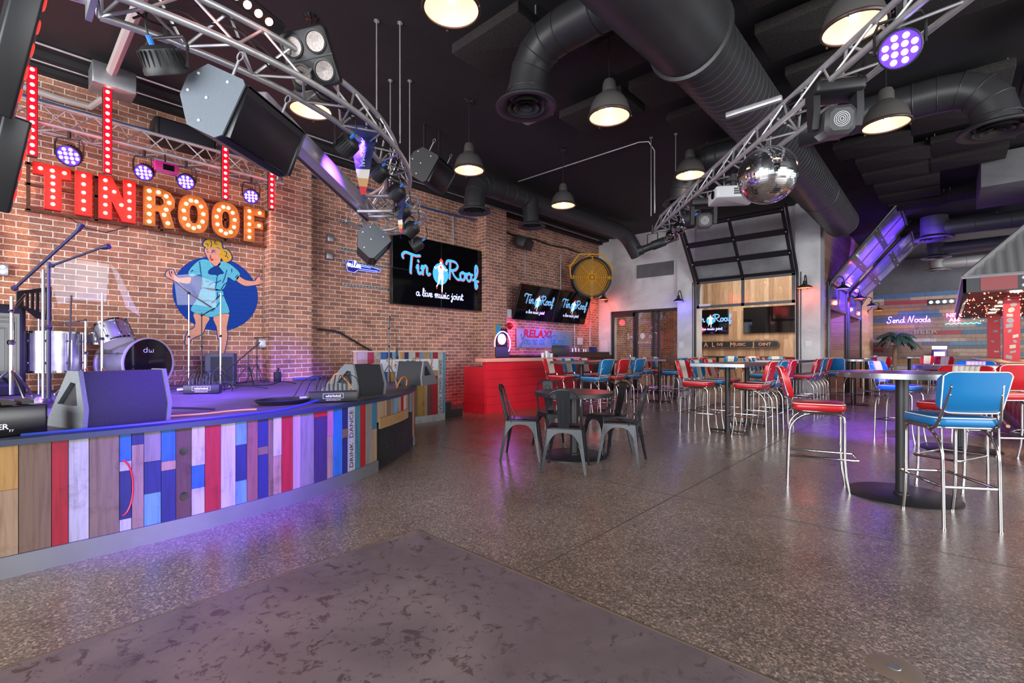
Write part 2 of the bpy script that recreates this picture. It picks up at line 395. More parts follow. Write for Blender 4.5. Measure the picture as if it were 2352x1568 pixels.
# joined-up hand lettering, x-height .5, one list of strokes per letter and its advance
SC = {
 'T': ([[(-.05, .72), (-.08, .88), (.1, 1.02), (.4, .98), (.75, .93), (1.0, .97)], [(.5, .97), (.46, .6), (.42, .2), (.42, 0)]], .78),
 'R': ([[(.0, .8), (.1, .98), (.35, 1.02), (.7, .98), (.86, .78), (.7, .56), (.4, .48), (.32, .5)], [(.3, 1.0), (.28, .5), (.24, 0)], [(.42, .48), (.6, .2), (.85, .02), (1.05, .04)]], 1.0),
 'i': ([[(.02, .3), (.1, .48), (.1, .2), (.16, .02), (.3, .1)], [(.12, .66), (.12, .7)]], .3),
 'n': ([[(.02, .3), (.1, .48), (.1, .02)], [(.1, .25), (.25, .48), (.38, .42), (.38, .15), (.46, .02), (.58, .1)]], .56),
 'm': ([[(.02, .3), (.1, .48), (.1, .02)], [(.1, .25), (.22, .48), (.32, .4), (.32, .02)], [(.32, .25), (.44, .48), (.54, .4), (.54, .12), (.62, .02), (.72, .1)]], .72),
 'o': ([[(.28, .48), (.1, .4), (.06, .2), (.18, .02), (.36, .08), (.42, .3), (.3, .48), (.22, .42)], [(.36, .42), (.52, .42)]], .5),
 'f': ([[(.05, .1), (.3, .3), (.44, .7), (.36, 1.0), (.25, .85), (.25, .3), (.25, -.2), (.3, -.38), (.42, -.2), (.3, .02), (.5, .08)]], .46),
 'a': ([[(.42, .42), (.25, .48), (.08, .35), (.08, .12), (.22, .02), (.38, .18), (.43, .46), (.42, .15), (.5, .02), (.6, .1)]], .58),
 'l': ([[(.02, .15), (.2, .5), (.26, .9), (.14, .95), (.1, .5), (.12, .1), (.24, .02), (.34, .1)]], .34),
 'v': ([[(.0, .4), (.08, .48), (.14, .2), (.22, .02), (.36, .2), (.38, .46), (.5, .42)]], .48),
 'e': ([[(.0, .12), (.2, .2), (.34, .36), (.24, .48), (.1, .36), (.1, .12), (.22, .02), (.42, .12)]], .42),
 'u': ([[(.02, .4), (.1, .46), (.1, .15), (.2, .02), (.34, .15), (.38, .46), (.38, .12), (.46, .02), (.56, .1)]], .56),
 's': ([[(.0, .1), (.2, .48), (.24, .3), (.3, .12), (.2, .02), (.06, .08)]], .34),
 'c': ([[(.36, .4), (.24, .48), (.08, .35), (.08, .12), (.2, .02), (.4, .12)]], .4),
 'j': ([[(.02, .3), (.16, .48), (.16, 0), (.12, -.32), (.0, -.3), (.05, -.12), (.32, .1)], [(.18, .66), (.18, .7)]], .32),
 't': ([[(.0, .2), (.14, .5), (.16, .85), (.12, .4), (.14, .1), (.24, .02), (.36, .1)], [(.0, .55), (.32, .58)]], .36),
 'd': ([[(.38, .42), (.22, .48), (.06, .35), (.06, .12), (.2, .02), (.36, .2), (.48, .95), (.42, .3), (.46, .04), (.6, .1)]], .58),
 'S': ([[(.6, .85), (.45, 1.0), (.2, .9), (.22, .62), (.45, .42), (.42, .1), (.15, -.02), (-.05, .12), (.1, .22)]], .66),
 'N': ([[(.0, .02), (.15, .5), (.28, .98), (.34, .5), (.46, .02), (.6, .5), (.72, .98), (.8, .95)]], .8),
 'Y': ([[(.0, .85), (.1, .98), (.16, .6), (.32, .5), (.5, .75), (.6, 1.0)], [(.56, .95), (.45, .3), (.25, -.25), (.05, -.2), (.2, 0), (.5, .2)]], .62),
 'r': ([[(.02, .3), (.12, .5), (.2, .42), (.32, .44), (.28, .15), (.34, .02), (.44, .1)]], .42),
 'h': ([[(.02, .2), (.2, .6), (.24, .95), (.14, .9), (.1, .02)], [(.1, .25), (.25, .48), (.36, .4), (.36, .12), (.44, .02), (.54, .1)]], .54),
 "'": ([[(.08, .95), (.04, .78)]], .14), ' ': ([], .34)}
def script_mb(mb, txt, size, f, r=.01, m=0, center=True, n=6, track=0, tube=True):
    w = sum(SC[c][1] + track for c in txt) * size; x = -w / 2 if center else 0
    for c in txt:
        st, ad = SC[c]
        for k in st:
            pts = catmull([(x + p[0] * size, p[1] * size, 0) for p in k], 4)
            if tube: mb.tube([f(p.x, p.y, 0) for p in pts], r, n, m)
            else:
                L = []; Rr = []
                for i, p in enumerate(pts):
                    t = (pts[min(i + 1, len(pts) - 1)] - pts[max(i - 1, 0)])
                    t = t.normalized() if t.length > 1e-9 else Vector((1, 0, 0))
                    nn = Vector((-t.y, t.x, 0)) * r; L.append(p + nn); Rr.append(p - nn)
                a = [mb.av(f(q.x, q.y, r * .4)) for q in L]; b = [mb.av(f(q.x, q.y, r * .4)) for q in Rr]
                for i in range(len(pts) - 1): mb.af((a[i], a[i + 1], b[i + 1], b[i]), m)
                for q in (pts[0], pts[-1]):
                    ring = [mb.av(f(q.x + r * cos(2 * pi * i / 8), q.y + r * sin(2 * pi * i / 8), r * .4)) for i in range(8)]
                    mb.af(ring, m)
        x += (ad + track) * size
    return mb
def wall_f(x, y, z, sgn=1):   # lettering on a wall facing +X, reading towards +Y
    return lambda u, v, w: Vector((x + w * sgn, y + u, z + v))
def ywall_f(x, y, z):         # lettering on a wall facing -Y, reading towards +X
    return lambda u, v, w: Vector((x + u, y - w, z + v))
# ================================================================ THE SETTING
CZ = 4.82
mb = MB(); mb.box((1, 8, -.05), (24, 36, .1)); struct('floor', mb, M_floor)
# trowelled patch let into the floor: corner at (-1.93, 2.66)... built as a thin slab
PX, PY = -1.0, 1.0
mb = MB(); mb.box((1, 8, CZ + .1), (24, 36, .2)); struct('ceiling', mb, M_ceil)
mb = MB(); mb.box((-8.6, 7, 2.34), (.5, 26, 4.68))
mb.box((-8.2, 3.34, 2.34), (.36, .66, 4.68)); mb.box((-8.2, 8.2, 2.34), (.36, .7, 4.68)); mb.box((-8.2, -1.7, 2.34), (.36, .66, 4.68))
struct('wall_left', mb, M_brick)
mb = MB(); mb.box((-8.45, 6.1, CZ - .07), (.5, 14.4, .14)); mb.box((-8.12, 6.1, CZ - .04), (.3, 14.4, .08)); struct('trim_1', mb, M_ceil)
# grey skimmed wall at y 13.29 with a glazed entrance and the roll-up door opening
mb = MB()
Y0, TH = 13.29, .4
def gw(x0, x1, z0, z1, dy=0): mb.box(((x0 + x1) / 2, Y0 + TH / 2 - dy / 2, (z0 + z1) / 2), (x1 - x0, TH + dy, z1 - z0))
gw(-8.4, -7.92, 0, CZ); gw(-7.92, -5.67, 2.50, CZ); gw(-5.67, -5.17, 0, CZ, .12); gw(-5.17, -2.72, 3.2, CZ); gw(-2.72, -2.2, 0, CZ, .12)
struct('wall_back', mb, M_conc)
# wall of the wing beyond the corner, seen edge on: piers between the roll-up doors
mb = MB()
def px(y0, y1, z0, z1): mb.box((-2.4, (y0 + y1) / 2, (z0 + z1) / 2), (.4, y1 - y0, z1 - z0))
px(13.69, 14.0, 0, CZ); px(14.0, 16.6, 2.9, CZ); px(16.6, 17.2, 0, CZ); px(17.2, 19.8, 2.9, CZ); px(19.8, 20.4, 0, CZ); px(20.4, 24, 0, CZ)
struct('wall_wing', mb, M_pineh)
# far wall of the wing: dark plaster above, reclaimed boards below
mb = MB(); mb.box((2.5, 24.2, 2.41), (12, .3, 4.82)); struct('wall_far', mb, M_concd)
mb = MB(); rnd = random.Random(3)
pal = [(.30, .20, .14)] * 5 + [(.42, .30, .21)] * 4 + [(.2, .16, .14)] * 3 + [(.05, .13, .22), (.10, .22, .30), (.35, .03, .04), (.5, .5, .48), (.12, .13, .16), (.45, .24, .06)]
z = 0
while z < 3.35:
    x = -2.2 - rnd.random()
    while x < 5.5:
        w = rnd.uniform(.7, 2.4); mb.col = rnd.choice(pal); t = rnd.uniform(.02, .035)
        a = max(x, -2.2); b = min(x + w, 5.5)
        if b > a: mb.box(((a + b) / 2, 24.05 - t / 2, z + .066), (b - a - .004, t, .128))
        x += w
    z += .134
mb.col = (.04, .13, .27); mb.box((-.2, 24.0, 3.42), (4, .03, .16)); mb.col = (.45, .24, .06); mb.box((1.6, 24.0, 3.6), (1.6, .03, .12))
struct('wall_panel_far', mb, M_boards)
# patio room seen through the glazing: pine boards and brick
mb = MB(); mb.box((-4.5, 17.15, 2.41), (4.2, .3, 4.82)); mb.box((-2.55, 15.5, 2.41), (.1, 3.2, 4.82)); struct('wall_patio', mb, M_pine)
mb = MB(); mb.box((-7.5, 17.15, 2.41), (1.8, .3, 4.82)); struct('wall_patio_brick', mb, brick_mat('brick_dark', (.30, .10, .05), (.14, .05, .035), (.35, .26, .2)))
# entrance glazing: black frames and panes
FR = P('black_door_frame', (.03, .03, .033), .4)
mb = MB()
def fr(x0, x1, z0, z1, t=.08): mb.box(((x0 + x1) / 2, Y0 + .1, (z0 + z1) / 2), (x1 - x0, t, z1 - z0))
fr(-7.92, -5.67, 2.42, 2.50)
for x in (-7.92, -7.16, -7.08, -6.52, -6.36, -5.74): fr(x, x + .07, 0, 2.44)
fr(-7.9, -5.7, 0, .12); fr(-7.85, -7.1, 2.32, 2.42)
d1 = tag(mb.build('door_1', FR), kind='structure')
mb = MB(); mb.box((-6.8, Y0 + .1, 1.27), (2.2, .012, 2.3)); mb.build('pane', M_glass, d1)
mb = MB(); mb.tube([(-7.2, Y0 + .05, .85), (-7.2, Y0 - .03, .87), (-7.2, Y0 - .03, 1.13), (-7.2, Y0 + .05, 1.15)], .014); mb.build('door_handle', M_chrome, d1)
mb = MB()
fm = ywall_f(-6.85, Y0 + .085, 1.66)
script_mb(mb, 'Tin', .14, lambda u, v, w: fm(-u + .33, v, w), .009, tube=False); mb.poly([(.08 * cos(a * .52), .05 + .09 * sin(a * .52)) for a in range(12)], .002, fm)
script_mb(mb, 'Roof', .14, lambda u, v, w: fm(-u - .33, v, w), .009, tube=False); script_mb(mb, 'a live music joint', .07, lambda u, v, w: fm(-u, v - .17, w), .005, tube=False)
mb.build('lettering', P('white_vinyl_letters', (.75, .75, .75), .5), d1)
mb = MB(); mb.box((-5.55, 13.155, 1.42), (.13, .012, .18)); o = mb.build('wall_notice', M_white); tag(o, 'small white notice on the grey pier between glazed door and roll-up door', 'sign')
mb = MB(); mb.box((-2.44, 13.155, 1.42), (.13, .012, .13)); o = mb.build('wall_notice', M_white); tag(o, 'small white notice on the grey pier at the corner of the wing', 'sign')
mb = MB(); mb.box((-6.4, 13.27, 3.66), (1.15, .05, .4)); mb.box((-6.0, 13.24, 3.7), (.05, .02, .06)); o = mb.build('wall_board', concrete('grey_board', (.13, .13, .14))); tag(o, 'dark grey board fixed high on the grey wall', 'board')
mb = MB(); mb.box((1.66, -1.02, .0015), (8.68, 5.95, .003)); struct('floor', mb, M_patch)
mb = MB(); mb.box((-2.683, -1.02, .002), (.012, 5.95, .005)); mb.box((1.66, 1.956, .002), (8.68, .012, .005)); struct('trim_2', mb, P('brass_strip', (.25, .19, .13), .4, .6))
mb = MB(); mb.box((-1.7, 7.2, .0008), (.008, 10.4, .0016)); mb.box((1.2, 7.2, .0008), (.008, 10.4, .0016)); mb.box((-.5, 3.9, .0008), (8.6, .008, .0016)); mb.box((-1.0, 9.7, .0008), (9.6, .008, .0016)); struct('trim_3', mb, P('floor_joint', (.09, .07, .06), .5))
mb = MB(); mb.lathe([(0, .002), (.075, .002), (.09, .0)], (0, 0, 0), 28); mb.lathe([(0, .004), (.02, .004), (.022, .002)], (0, 0, 0), 12, 1)
o = mb.build('floor_cleanout_cover', [P('worn_brass', (.34, .26, .2), .35, .5), M_galv], loc=(-.15, 2.35, 0)); tag(o, 'round worn metal cover let into the floor near the right corner', 'floor cover')
# ================================================================ STOOLS, CHAIRS, TABLES
def make_stool(vin, nm):
    t = thing('bar_stool', 'x', 'bar stool')
    mb = MB(); mb.rbox((0, 0, .735), (.41, .40, .07), .07, .022, crown=.006); seat = mb.build('seat', vin, t, ang=60)
    mb = MB()
    def rr(hx, hy, r, z): return [(cx * (hx - r) + r * cos(radians(a0 + 15 * k)), cy * (hy - r) + r * sin(radians(a0 + 15 * k)), z) for cx, cy, a0 in ((1, 1, 0), (-1, 1, 90), (-1, -1, 180), (1, -1, 270)) for k in range(7)]
    mb.tube(rr(.199, .194, .07, .762), .0042, 6, closed=True); mb.build('piping', M_pip, seat)
    mb = MB(); mb.rbox((0, 0, .694), (.38, .37, .012), .06, .002); mb.build('seat_frame', M_chrome, t)
    # backrest: curved pad leaning back
    def bp(y, z, w):   # y across, z up 0..1, w outward (backwards)
        return Vector((-.225 - .075 * z + .9 * y * y * 1.0 - w, y * (.92 + .12 * z), .80 + .29 * z))
    def pad(y0, y1, w0, w1, n=8, r=.16, rim=.0):
        rs = []
        for k in range(n + 1):
            y = y0 + (y1 - y0) * k / n; e = abs(y) / .2
            cut = 0
            if e > .72: cut = (1 - math.sqrt(max(0, 1 - ((e - .72) / .28) ** 2 * .96))) * .2
            a, b = cut, 1 - cut
            rs.append([bp(y, a, w0 * .6 + w1 * .4), bp(y, a + .04, w1), bp(y, .5, w1 + .003), bp(y, b - .04, w1), bp(y, b, w0 * .6 + w1 * .4), bp(y, b - .03, w0), bp(y, .5, w0 - .004), bp(y, a + .03, w0)])
        return rs
    mb = MB(); mb.rings(pad(-.2, .2, -.015, .03, 18)); back = mb.build('backrest', vin, t, ang=60)
    mb = MB()
    for k in range(5):
        y0 = -.095 + k * .038; rs = []
        for j in range(5):
            y = y0 + .038 * j / 4; bu = -.018 - .008 * sin(pi * j / 4)
            rs.append([bp(y, .0, -.01), bp(y, .03, bu), bp(y, .5, bu - .004), bp(y, .97, bu), bp(y, 1.0, -.005), bp(y, 1.004, .012), bp(y, .5, -.005), bp(y, -.004, .012)])
        mb.rings(rs)
    o = mb.build('channel_panel', M_whv, back, ang=60); tag(o, 'cream channelled panel on the inside of the backrest')
    mb = MB(); L = []
    for k in range(19):
        y = -.193 + .386 * k / 18; e = abs(y) / .2; cut = (1 - math.sqrt(max(0, 1 - ((e - .72) / .28) ** 2 * .96))) * .2 if e > .72 else 0
        L.append((y, cut))
    mb.tube([bp(y, 1 - c - .015, .031) for y, c in L] + [bp(y, c + .015, .031) for y, c in L[::-1]], .0042, 6, closed=True); mb.build('piping', M_pip, back)
    for s in (-1, 1):
        y = s * .165
        pts = [(-.235, y, 0), (-.228, y, .3), (-.224, y, .44)] + [(-.02 + -.202 * cos(radians(90 * k / 8)), y, .48 + .2 * sin(radians(90 * k / 8))) for k in range(9)] + [(.06, y, .68)]
        mb = MB(); mb.tube(pts, .0115, 10); mb.cyl((-.235, y, 0), (-.235, y, .012), .0145); mb.build('leg', M_chrome, t)
        pts = [(.06, y, .68), (.13, y, .68), (.165, y, .672), (.185, y, .65), (.19, y, .60), (.19, y, .3), (.20, y, .15), (.225, y, 0)]
        mb = MB(); mb.tube(pts, .0115, 10); mb.cyl((.225, y, 0), (.225, y, .012), .0145); mb.build('leg', M_chrome, t)
    mb = MB(); mb.tube([(-.225, -.165, .29), (.26, -.165, .29), (.285, -.15, .29), (.285, .15, .29), (.26, .165, .29), (-.225, .165, .29)], .010, 8, closed=True)
    mb.build('footrest', M_chrome, t)
    for s in (-1, 1):
        mb = MB(); y = s * .183
        mb.tube([(.17, y * .98, .69), (-.10, y, .686), (-.16, y, .69), (-.195, y, .715), (-.215, y * .97, .76), (-.255, y * .86, .90), (-.268, y * .82, .96), (-.275, y * .8, 1.0)], [.010, .011, .011, .011, .011, .0105, .012, .015], 8)
        for z_, x_ in ((.93, -.272), (.985, -.284)): mb.ball((x_, y * .81, z_), .007, 6)
        mb.ball((-.262, s * .19, 1.06), .006, 6); mb.ball((-.24, s * .19, 1.0), .006, 6)
        mb.build('back_post', M_chrome, t)
    return t
STOOL = {'red': make_stool(M_red, 'red'), 'blue': make_stool(M_blu, 'blue')}
used = {'red': 0, 'blue': 0}
def stool(c, x, y, a, label, group):
    if not used[c]:
        o = STOOL[c]; used[c] = 1; o.location = (x, y, 0); o.rotation_euler = (0, 0, radians(a)); o['label'] = label; o['group'] = group; return o
    return dup(STOOL[c], (x, y, 0), radians(a), label, group)
M_topd = P('dark_laminate', (.05, .035, .03), .24, spec=.5, noise=.3, ns=4); M_edge = P('metal_edge', (.30, .31, .33), .3, .9, noise=.2, ns=5)
def high_table(x, y0, y1, label, w=.76):
    yc = (y0 + y1) / 2; L = y1 - y0
    t = thing('high_table', label, 'table', (x, yc, 0), 0, 'long high tables')
    mb = MB(); mb.rbox((0, 0, 1.028), (w - .02, L - .02, .036), .01, .003); mb.build('tabletop', M_topd, t)
    mb = MB()
    for s in (-1, 1):
        mb.box((s * (w / 2 - .004), 0, 1.026), (.012, L, .046)); mb.box((0, s * (L / 2 - .004), 1.026), (w, .012, .046))
    tag(mb.build('edge_band', M_edge, t), 'bright metal edge band')
    for s in (-1, 1):
        p = s * .475
        mb = MB(); mb.cyl((0, p, .03), (0, p, 1.0), .038, n=20); mb.box((0, p, 1.0), (.3, .3, .01)); mb.build('pedestal', M_blk, t)
        mb = MB(); mb.rbox((0, p, .025), (.56, .06, .022), .02, .006); mb.cyl((0, p, .0), (0, p, .05), .05)
        for q in (-1, 1): mb.cyl((q * .26, p, 0), (q * .26, p, .02), .018, n=10)
        mb.build('base', M_blk, t)
    return t
def round_table(x, y, label, H=1.05, r=.465, top=None, br=.39, group='round high tables', band=None, name='round_high_table'):
    t = thing(name, label, 'table', (x, y, 0), 0, group)
    mb = MB(); mb.lathe([(0, H - .03), (r - .01, H - .03), (r - .012, H), (0, H)], (0, 0, 0), 64); mb.build('tabletop', top or M_topd, t)
    mb = MB(); mb.lathe([(r - .006, H - .046), (r, H - .044), (r, H - .001), (r - .012, H + .001), (r - .012, H - .046)], (0, 0, 0), 64, loop=True)
    for k in range(16): mb.ball((r * cos(k * pi / 8), r * sin(k * pi / 8), H - .013), .004, 6)
    mb.build('edge_band', band or M_edge, t)
    mb = MB(); mb.cyl((0, 0, .01), (0, 0, H - .03), .046, n=28); mb.lathe([(.046, .012), (.06, .012), (.06, .03), (.046, .04)], n=28); mb.build('pedestal', M_blk, t)
    mb = MB(); mb.lathe([(0, 0), (br, 0), (br, .010), (br - .012, .016), (0, .016)], (0, 0, 0), 64); mb.build('base', M_blk, t)
    return t
round_table(-.28, 5.21, 'round high table with metal edge, nearest the camera, blue stool pulled up to it')
round_table(.12, 8.16, 'round high table with metal edge standing just behind the nearest round high table')
round_table(-1.6, 13.5, 'dark round high table standing by the corner where the wing begins', r=.38, br=.3)
round_table(-1.67, 16.7, 'dark round high table beside the second roll-up door of the wing', r=.38, br=.3)
round_table(-.95, 21.2, 'dark round table standing alone in front of the far board wall', r=.38, br=.28)
high_table(-2.46, 7.06, 8.98, 'long high table with bright metal edge nearest the dance floor, three stools each side')
high_table(-5.12, 7.06, 8.98, 'long high table standing beside the red counter')
high_table(-2.5, 10.5, 12.42, 'long high table directly in front of the roll-up door pier')
high_table(-5.17, 10.5, 12.42, 'long high table in front of the glazed entrance')
G1 = 'diner stools at the long high tables'
def row(x, ys, a, cols, side, tbl):
    w = ('nearest', 'middle', 'farthest')
    for y, c, k in zip(ys, cols, w): stool(c, x, y, a, f'{c} diner stool, {k} on {side} of {tbl}', G1)
YA = (7.4, 8.0, 8.62); YB = (10.85, 11.48, 12.1)
row(-2.84, YA, 0, ('red', 'blue', 'red'), 'brick-wall side', 'long table nearest the dance floor')
row(-2.08, YA, 180, ('red', 'blue', 'red'), 'wing side', 'long table nearest the dance floor')
row(-5.5, YA, 0, ('red', 'blue', 'red'), 'brick-wall side', 'long table by the red counter')
row(-4.74, YA, 180, ('blue', 'red', 'blue'), 'wing side', 'long table by the red counter')
row(-2.88, YB, 0, ('blue', 'blue', 'red'), 'brick-wall side', 'long table before the roll-up door')
row(-2.12, YB, 180, ('red', 'blue', 'red'), 'wing side', 'long table before the roll-up door')
row(-5.55, YB, 0, ('blue', 'red', 'blue'), 'brick-wall side', 'long table before the glazed entrance')
row(-4.79, YB, 180, ('blue', 'red', 'red'), 'wing side', 'long table before the glazed entrance')
G2 = 'diner stools at the round high tables'
stool('red', -.87, 5.06, 13, 'red diner stool standing alone left of the nearest round table', G2)
stool('blue', .005, 4.695, 121, 'blue diner stool nearest the camera, its back to us', G2)
stool('red', .03, 5.86, -112, 'red and cream diner stool facing us from behind the nearest round table', G2)
stool('blue', -.47, 8.36, -18, 'blue and cream diner stool on the dance-floor side of the second round table', G2)
stool('red', .42, 7.62, 125, 'red diner stool with its back to us in front of the second round table', G2)
stool('red', .86, 8.05, 165, 'red diner stool cut by the right edge, beside the tufted red bar', G2)
stool('blue', .25, 8.98, -100, 'blue and cream diner stool behind the second round table, facing us', G2)
stool('blue', -1.75, 12.75, 75, 'blue diner stool with its back to us by the corner of the wing', G2)
stool('red', -1.25, 14.2, -110, 'red and cream diner stool behind the dark round table at the wing corner', G2)
stool('red', -1.45, 17.5, -100, 'red and cream diner stool behind the dark table at the second wing door', G2)
stool('blue', -1.35, 15.95, 100, 'blue diner stool in front of the dark table at the second wing door', G2)
stool('red', -.55, 21.7, -100, 'red and cream diner stool near the glowing cash machine', G2)
stool('blue', -1.6, 20.9, -20, 'blue diner stool left of the farthest round table', G2)
stool('red', -.15, 17.8, -115, 'red and cream diner stool between the bar and the cash machine', G2)

# ---- low cafe table and metal chairs
M_wtop = P('dark_wood_top', (.085, .045, .03), .3, noise=.4, ns=7)
round_table(-3.24, 4.62, 'low round table with brown wooden top among five black metal chairs', .755, .465, M_wtop, .39, 'x', M_blk, 'cafe_table')
for o in bpy.data.objects:
    if o.name == 'cafe_table' and 'group' in o: del o['group']
M_chair = P('chair_gunmetal', (.016, .018, .022), .34, .3, noise=.08, ns=6)
def make_chair():
    t = thing('cafe_chair', 'x', 'chair')
    mb = MB(); mb.rbox((0, 0, .447), (.36, .36, .016), .06, .005); mb.rbox((.0, 0, .443), (.30, .30, .008), .05, .002)
    seat = mb.build('seat', M_chair, t)
    # apron with arched openings
    mb = MB()
    def side(rotk):
        R = Matrix.Rotation(radians(90 * rotk), 3, 'Z'); n = 14; top = []; bot = []
        for k in range(n + 1):
            u = -.168 + .336 * k / n; e = abs(u) / .168
            zb = .405 - .15 * e ** 3.2
            fl = (.44 - zb) * .13
            top.append(R @ Vector((.178, u, .44))); bot.append(R @ Vector((.178 + fl, u * (1 + fl * 1.2), zb)))
        a = [mb.av(p) for p in top]; b = [mb.av(p) for p in bot]
        a2 = [mb.av(p * .97) for p in top]; b2 = [mb.av(Vector((p.x * .97, p.y * .97, p.z))) for p in bot]
        for k in range(n):
            mb.af((a[k], a[k + 1], b[k + 1], b[k])); mb.af((a2[k], b2[k], b2[k + 1], a2[k + 1])); mb.af((b[k], b[k + 1], b2[k + 1], b2[k]))
    for k in range(4): side(k)
    mb.build('apron', M_chair, t, ang=50)
    for sx in (-1, 1):
        for sy in (-1, 1):
            mb = MB(); rs = []
            for z, w in ((.44, .03), (.36, .042), (.29, .041), (.2, .032), (.02, .021), (0, .021)):
                o = .172 + (.44 - z) * .13; c = Vector((sx * o, sy * o, z))
                # corner-shaped section: an L bent round the corner
                rs.append([c + Vector((0, -sy * w, 0)), c + Vector((sx * .004, 0, 0)), c + Vector((sx * .001, sy * .004, 0)), c + Vector((-sx * w, 0, 0)), c + Vector((-sx * w, -sy * .012, 0)), c + Vector((-sx * .016, -sy * .016, 0)), c + Vector((-sx * .012, -sy * w, 0))])
            mb.rings(rs); mb.build('leg', M_chair, t, ang=30)
    mb = MB(); mb.tube([(-.14, -.14, .405), (.14, .14, .405)], .006, 6); mb.tube([(-.14, .14, .40), (.14, -.14, .40)], .006, 6); mb.build('brace', M_chair, t)
    mb = MB(); pts = [(-.165, -.165, .43), (-.175, -.168, .5), (-.21, -.165, .66), (-.235, -.15, .76)] + [(-.235 - .025 * sin(radians(a)), -.15 * cos(radians(a)), .76 + .085 * sin(radians(a))) for a in range(15, 166, 15)] + [(-.235, .15, .76), (-.21, .165, .66), (-.175, .168, .5), (-.165, .165, .43)]
    mb.tube(pts, .0095, 8)
    for s in (-1, 1): mb.tube([(-.10, s * .178, .43), (-.20, s * .168, .64), (-.24, s * .15, .76)], .007, 6)
    mb.build('back_hoop', M_chair, t)
    mb = MB(); rs = []
    for z, w in ((.455, .055), (.6, .062), (.72, .068), (.84, .075)):
        x = -.172 - (z - .455) * .235
        rs.append([(x - .004, -w, z), (x - .008, 0, z), (x - .004, w, z), (x + .004, w, z), (x + .0, 0, z), (x + .004, -w, z)])
    mb.rings(rs)
    rib = [(-.004, -.018, .50), (-.004, -.024, .78), (0, 0, .80)]
    X = lambda z: -.172 - (z - .455) * .235
    for sg in (-1, 1): mb.tube([(X(z) + sg * .006, y, z) for y, z in ((-.024, .51), (-.03, .76), (-.022, .775), (.022, .775), (.03, .76), (.024, .51), (.018, .50), (-.018, .50))], .0035, 6, closed=True)
    mb.build('back_splat', M_chair, t)
    return t
CH = make_chair(); G3 = 'black metal chairs round the low table'
for k, (x, y, a, lb) in enumerate([(-3.63, 4.14, 34, 'black metal chair left of the low round table, seen side on'), (-2.93, 4.03, 119, 'black metal chair in front of the low round table, its back to us'),
    (-2.66, 4.72, 198, 'black metal chair right of the low round table with its back leaning right'), (-3.08, 5.08, -112, 'black metal chair behind the low round table, on its right'),
    (-3.70, 4.86, -28, 'black metal chair behind the low round table, next to the red counter')]):
    if k == 0: CH.location = (x, y, 0); CH.rotation_euler = (0, 0, radians(a)); CH['label'] = lb; CH['group'] = G3
    else: dup(CH, (x, y, 0), radians(a), lb, G3)
# ================================================================ THE STAGE
SZ = .74
def edge(s, off=0):
    if s < 0: return Vector((-3.76 + off, .6 + s, 0)), Vector((1, 0, 0))
    a = s / 4.15; n = Vector((cos(a), sin(a), 0))
    return Vector((-7.91, .6, 0)) + n * (4.15 + off), n
SEND = 6.2
def band(mb, s0, s1, z0, z1, o0, o1, m=0, step=.12):   # slab following the curved stage front between two heights
    n = max(1, int(math.ceil((s1 - s0) / step))); rs = []
    for k in range(n + 1):
        s = s0 + (s1 - s0) * k / n
        a, _ = edge(s, o0); b, _ = edge(s, o1)
        rs.append([(a.x, a.y, z0), (b.x, b.y, z0), (b.x, b.y, z1), (a.x, a.y, z1)])
    mb.rings(rs, m)
stage = thing('stage', 'low curved stage clad in upright reclaimed boards along the brick wall', 'stage', (0, 0, 0))
mb = MB(); ol = [edge(-3.4 + .2 * k)[0] for k in range(int((SEND + 3.4) / .2) + 1)]
pts = [(-8.33, ol[0].y)] + [(p.x, p.y) for p in ol] + [(-8.33, ol[-1].y + .05)]
mb.poly(pts, .03, lambda u, v, w: Vector((u, v, SZ - .03 + w)))
def deckmat():
    m = bpy.data.materials.new('scuffed_black_deck'); N, L = nt(m); b = N['Principled BSDF']; tc = N.new('ShaderNodeTexCoord')
    mp = N.new('ShaderNodeMapping'); mp.inputs['Scale'].default_value = (6, 1, 1); mp.inputs['Rotation'].default_value = (0, 0, .6); L.new(tc.outputs['Object'], mp.inputs[0])
    n = node(N, 'ShaderNodeTexNoise', Scale=3.0, Detail=8.0, Roughness=.7); L.new(mp.outputs[0], n.inputs['Vector'])
    r = ramp(N, [(.35, (.07, .068, .07)), (.6, (.13, .125, .125)), (.72, (.26, .25, .25))]); L.new(n.outputs['Fac'], r.inputs[0]); L.new(r.outputs[0], b.inputs['Base Color']); b.inputs['Roughness'].default_value = .55
    return m
mb.build('deck', deckmat(), stage)
mb = MB(); band(mb, -3.4, SEND, SZ - .028, SZ + .006, -.05, .03); mb.build('nosing', P('blue_black_edge', (.02, .03, .07), .4), stage)
mb = MB(); band(mb, -3.4, 2.125, 0, .115, .0, .026); band(mb, 3.5, SEND, 0, .115, .0, .026); mb.build('kick_plate', P('brushed_kick_plate', (.22, .22, .25), .42, .6, noise=.15, ns=2), stage)
mb = MB(); band(mb, -3.4, SEND, .0, SZ - .03, -.12, -.04); mb.build('backing', M_blk, stage)
OR, TAN, BRN, RED, WHT, NAVY, BLU, LBL, GRY, PNK, TEAL, DBR = (.62, .33, .1), (.5, .32, .2), (.25, .15, .1), (.5, .01, .025), (.62, .6, .6), (.02, .025, .15), (.02, .16, .5), (.16, .4, .62), (.3, .26, .25), (.55, .38, .33), (.06, .26, .32), (.14, .06, .05)
ZB, ZT = .115, SZ - .03
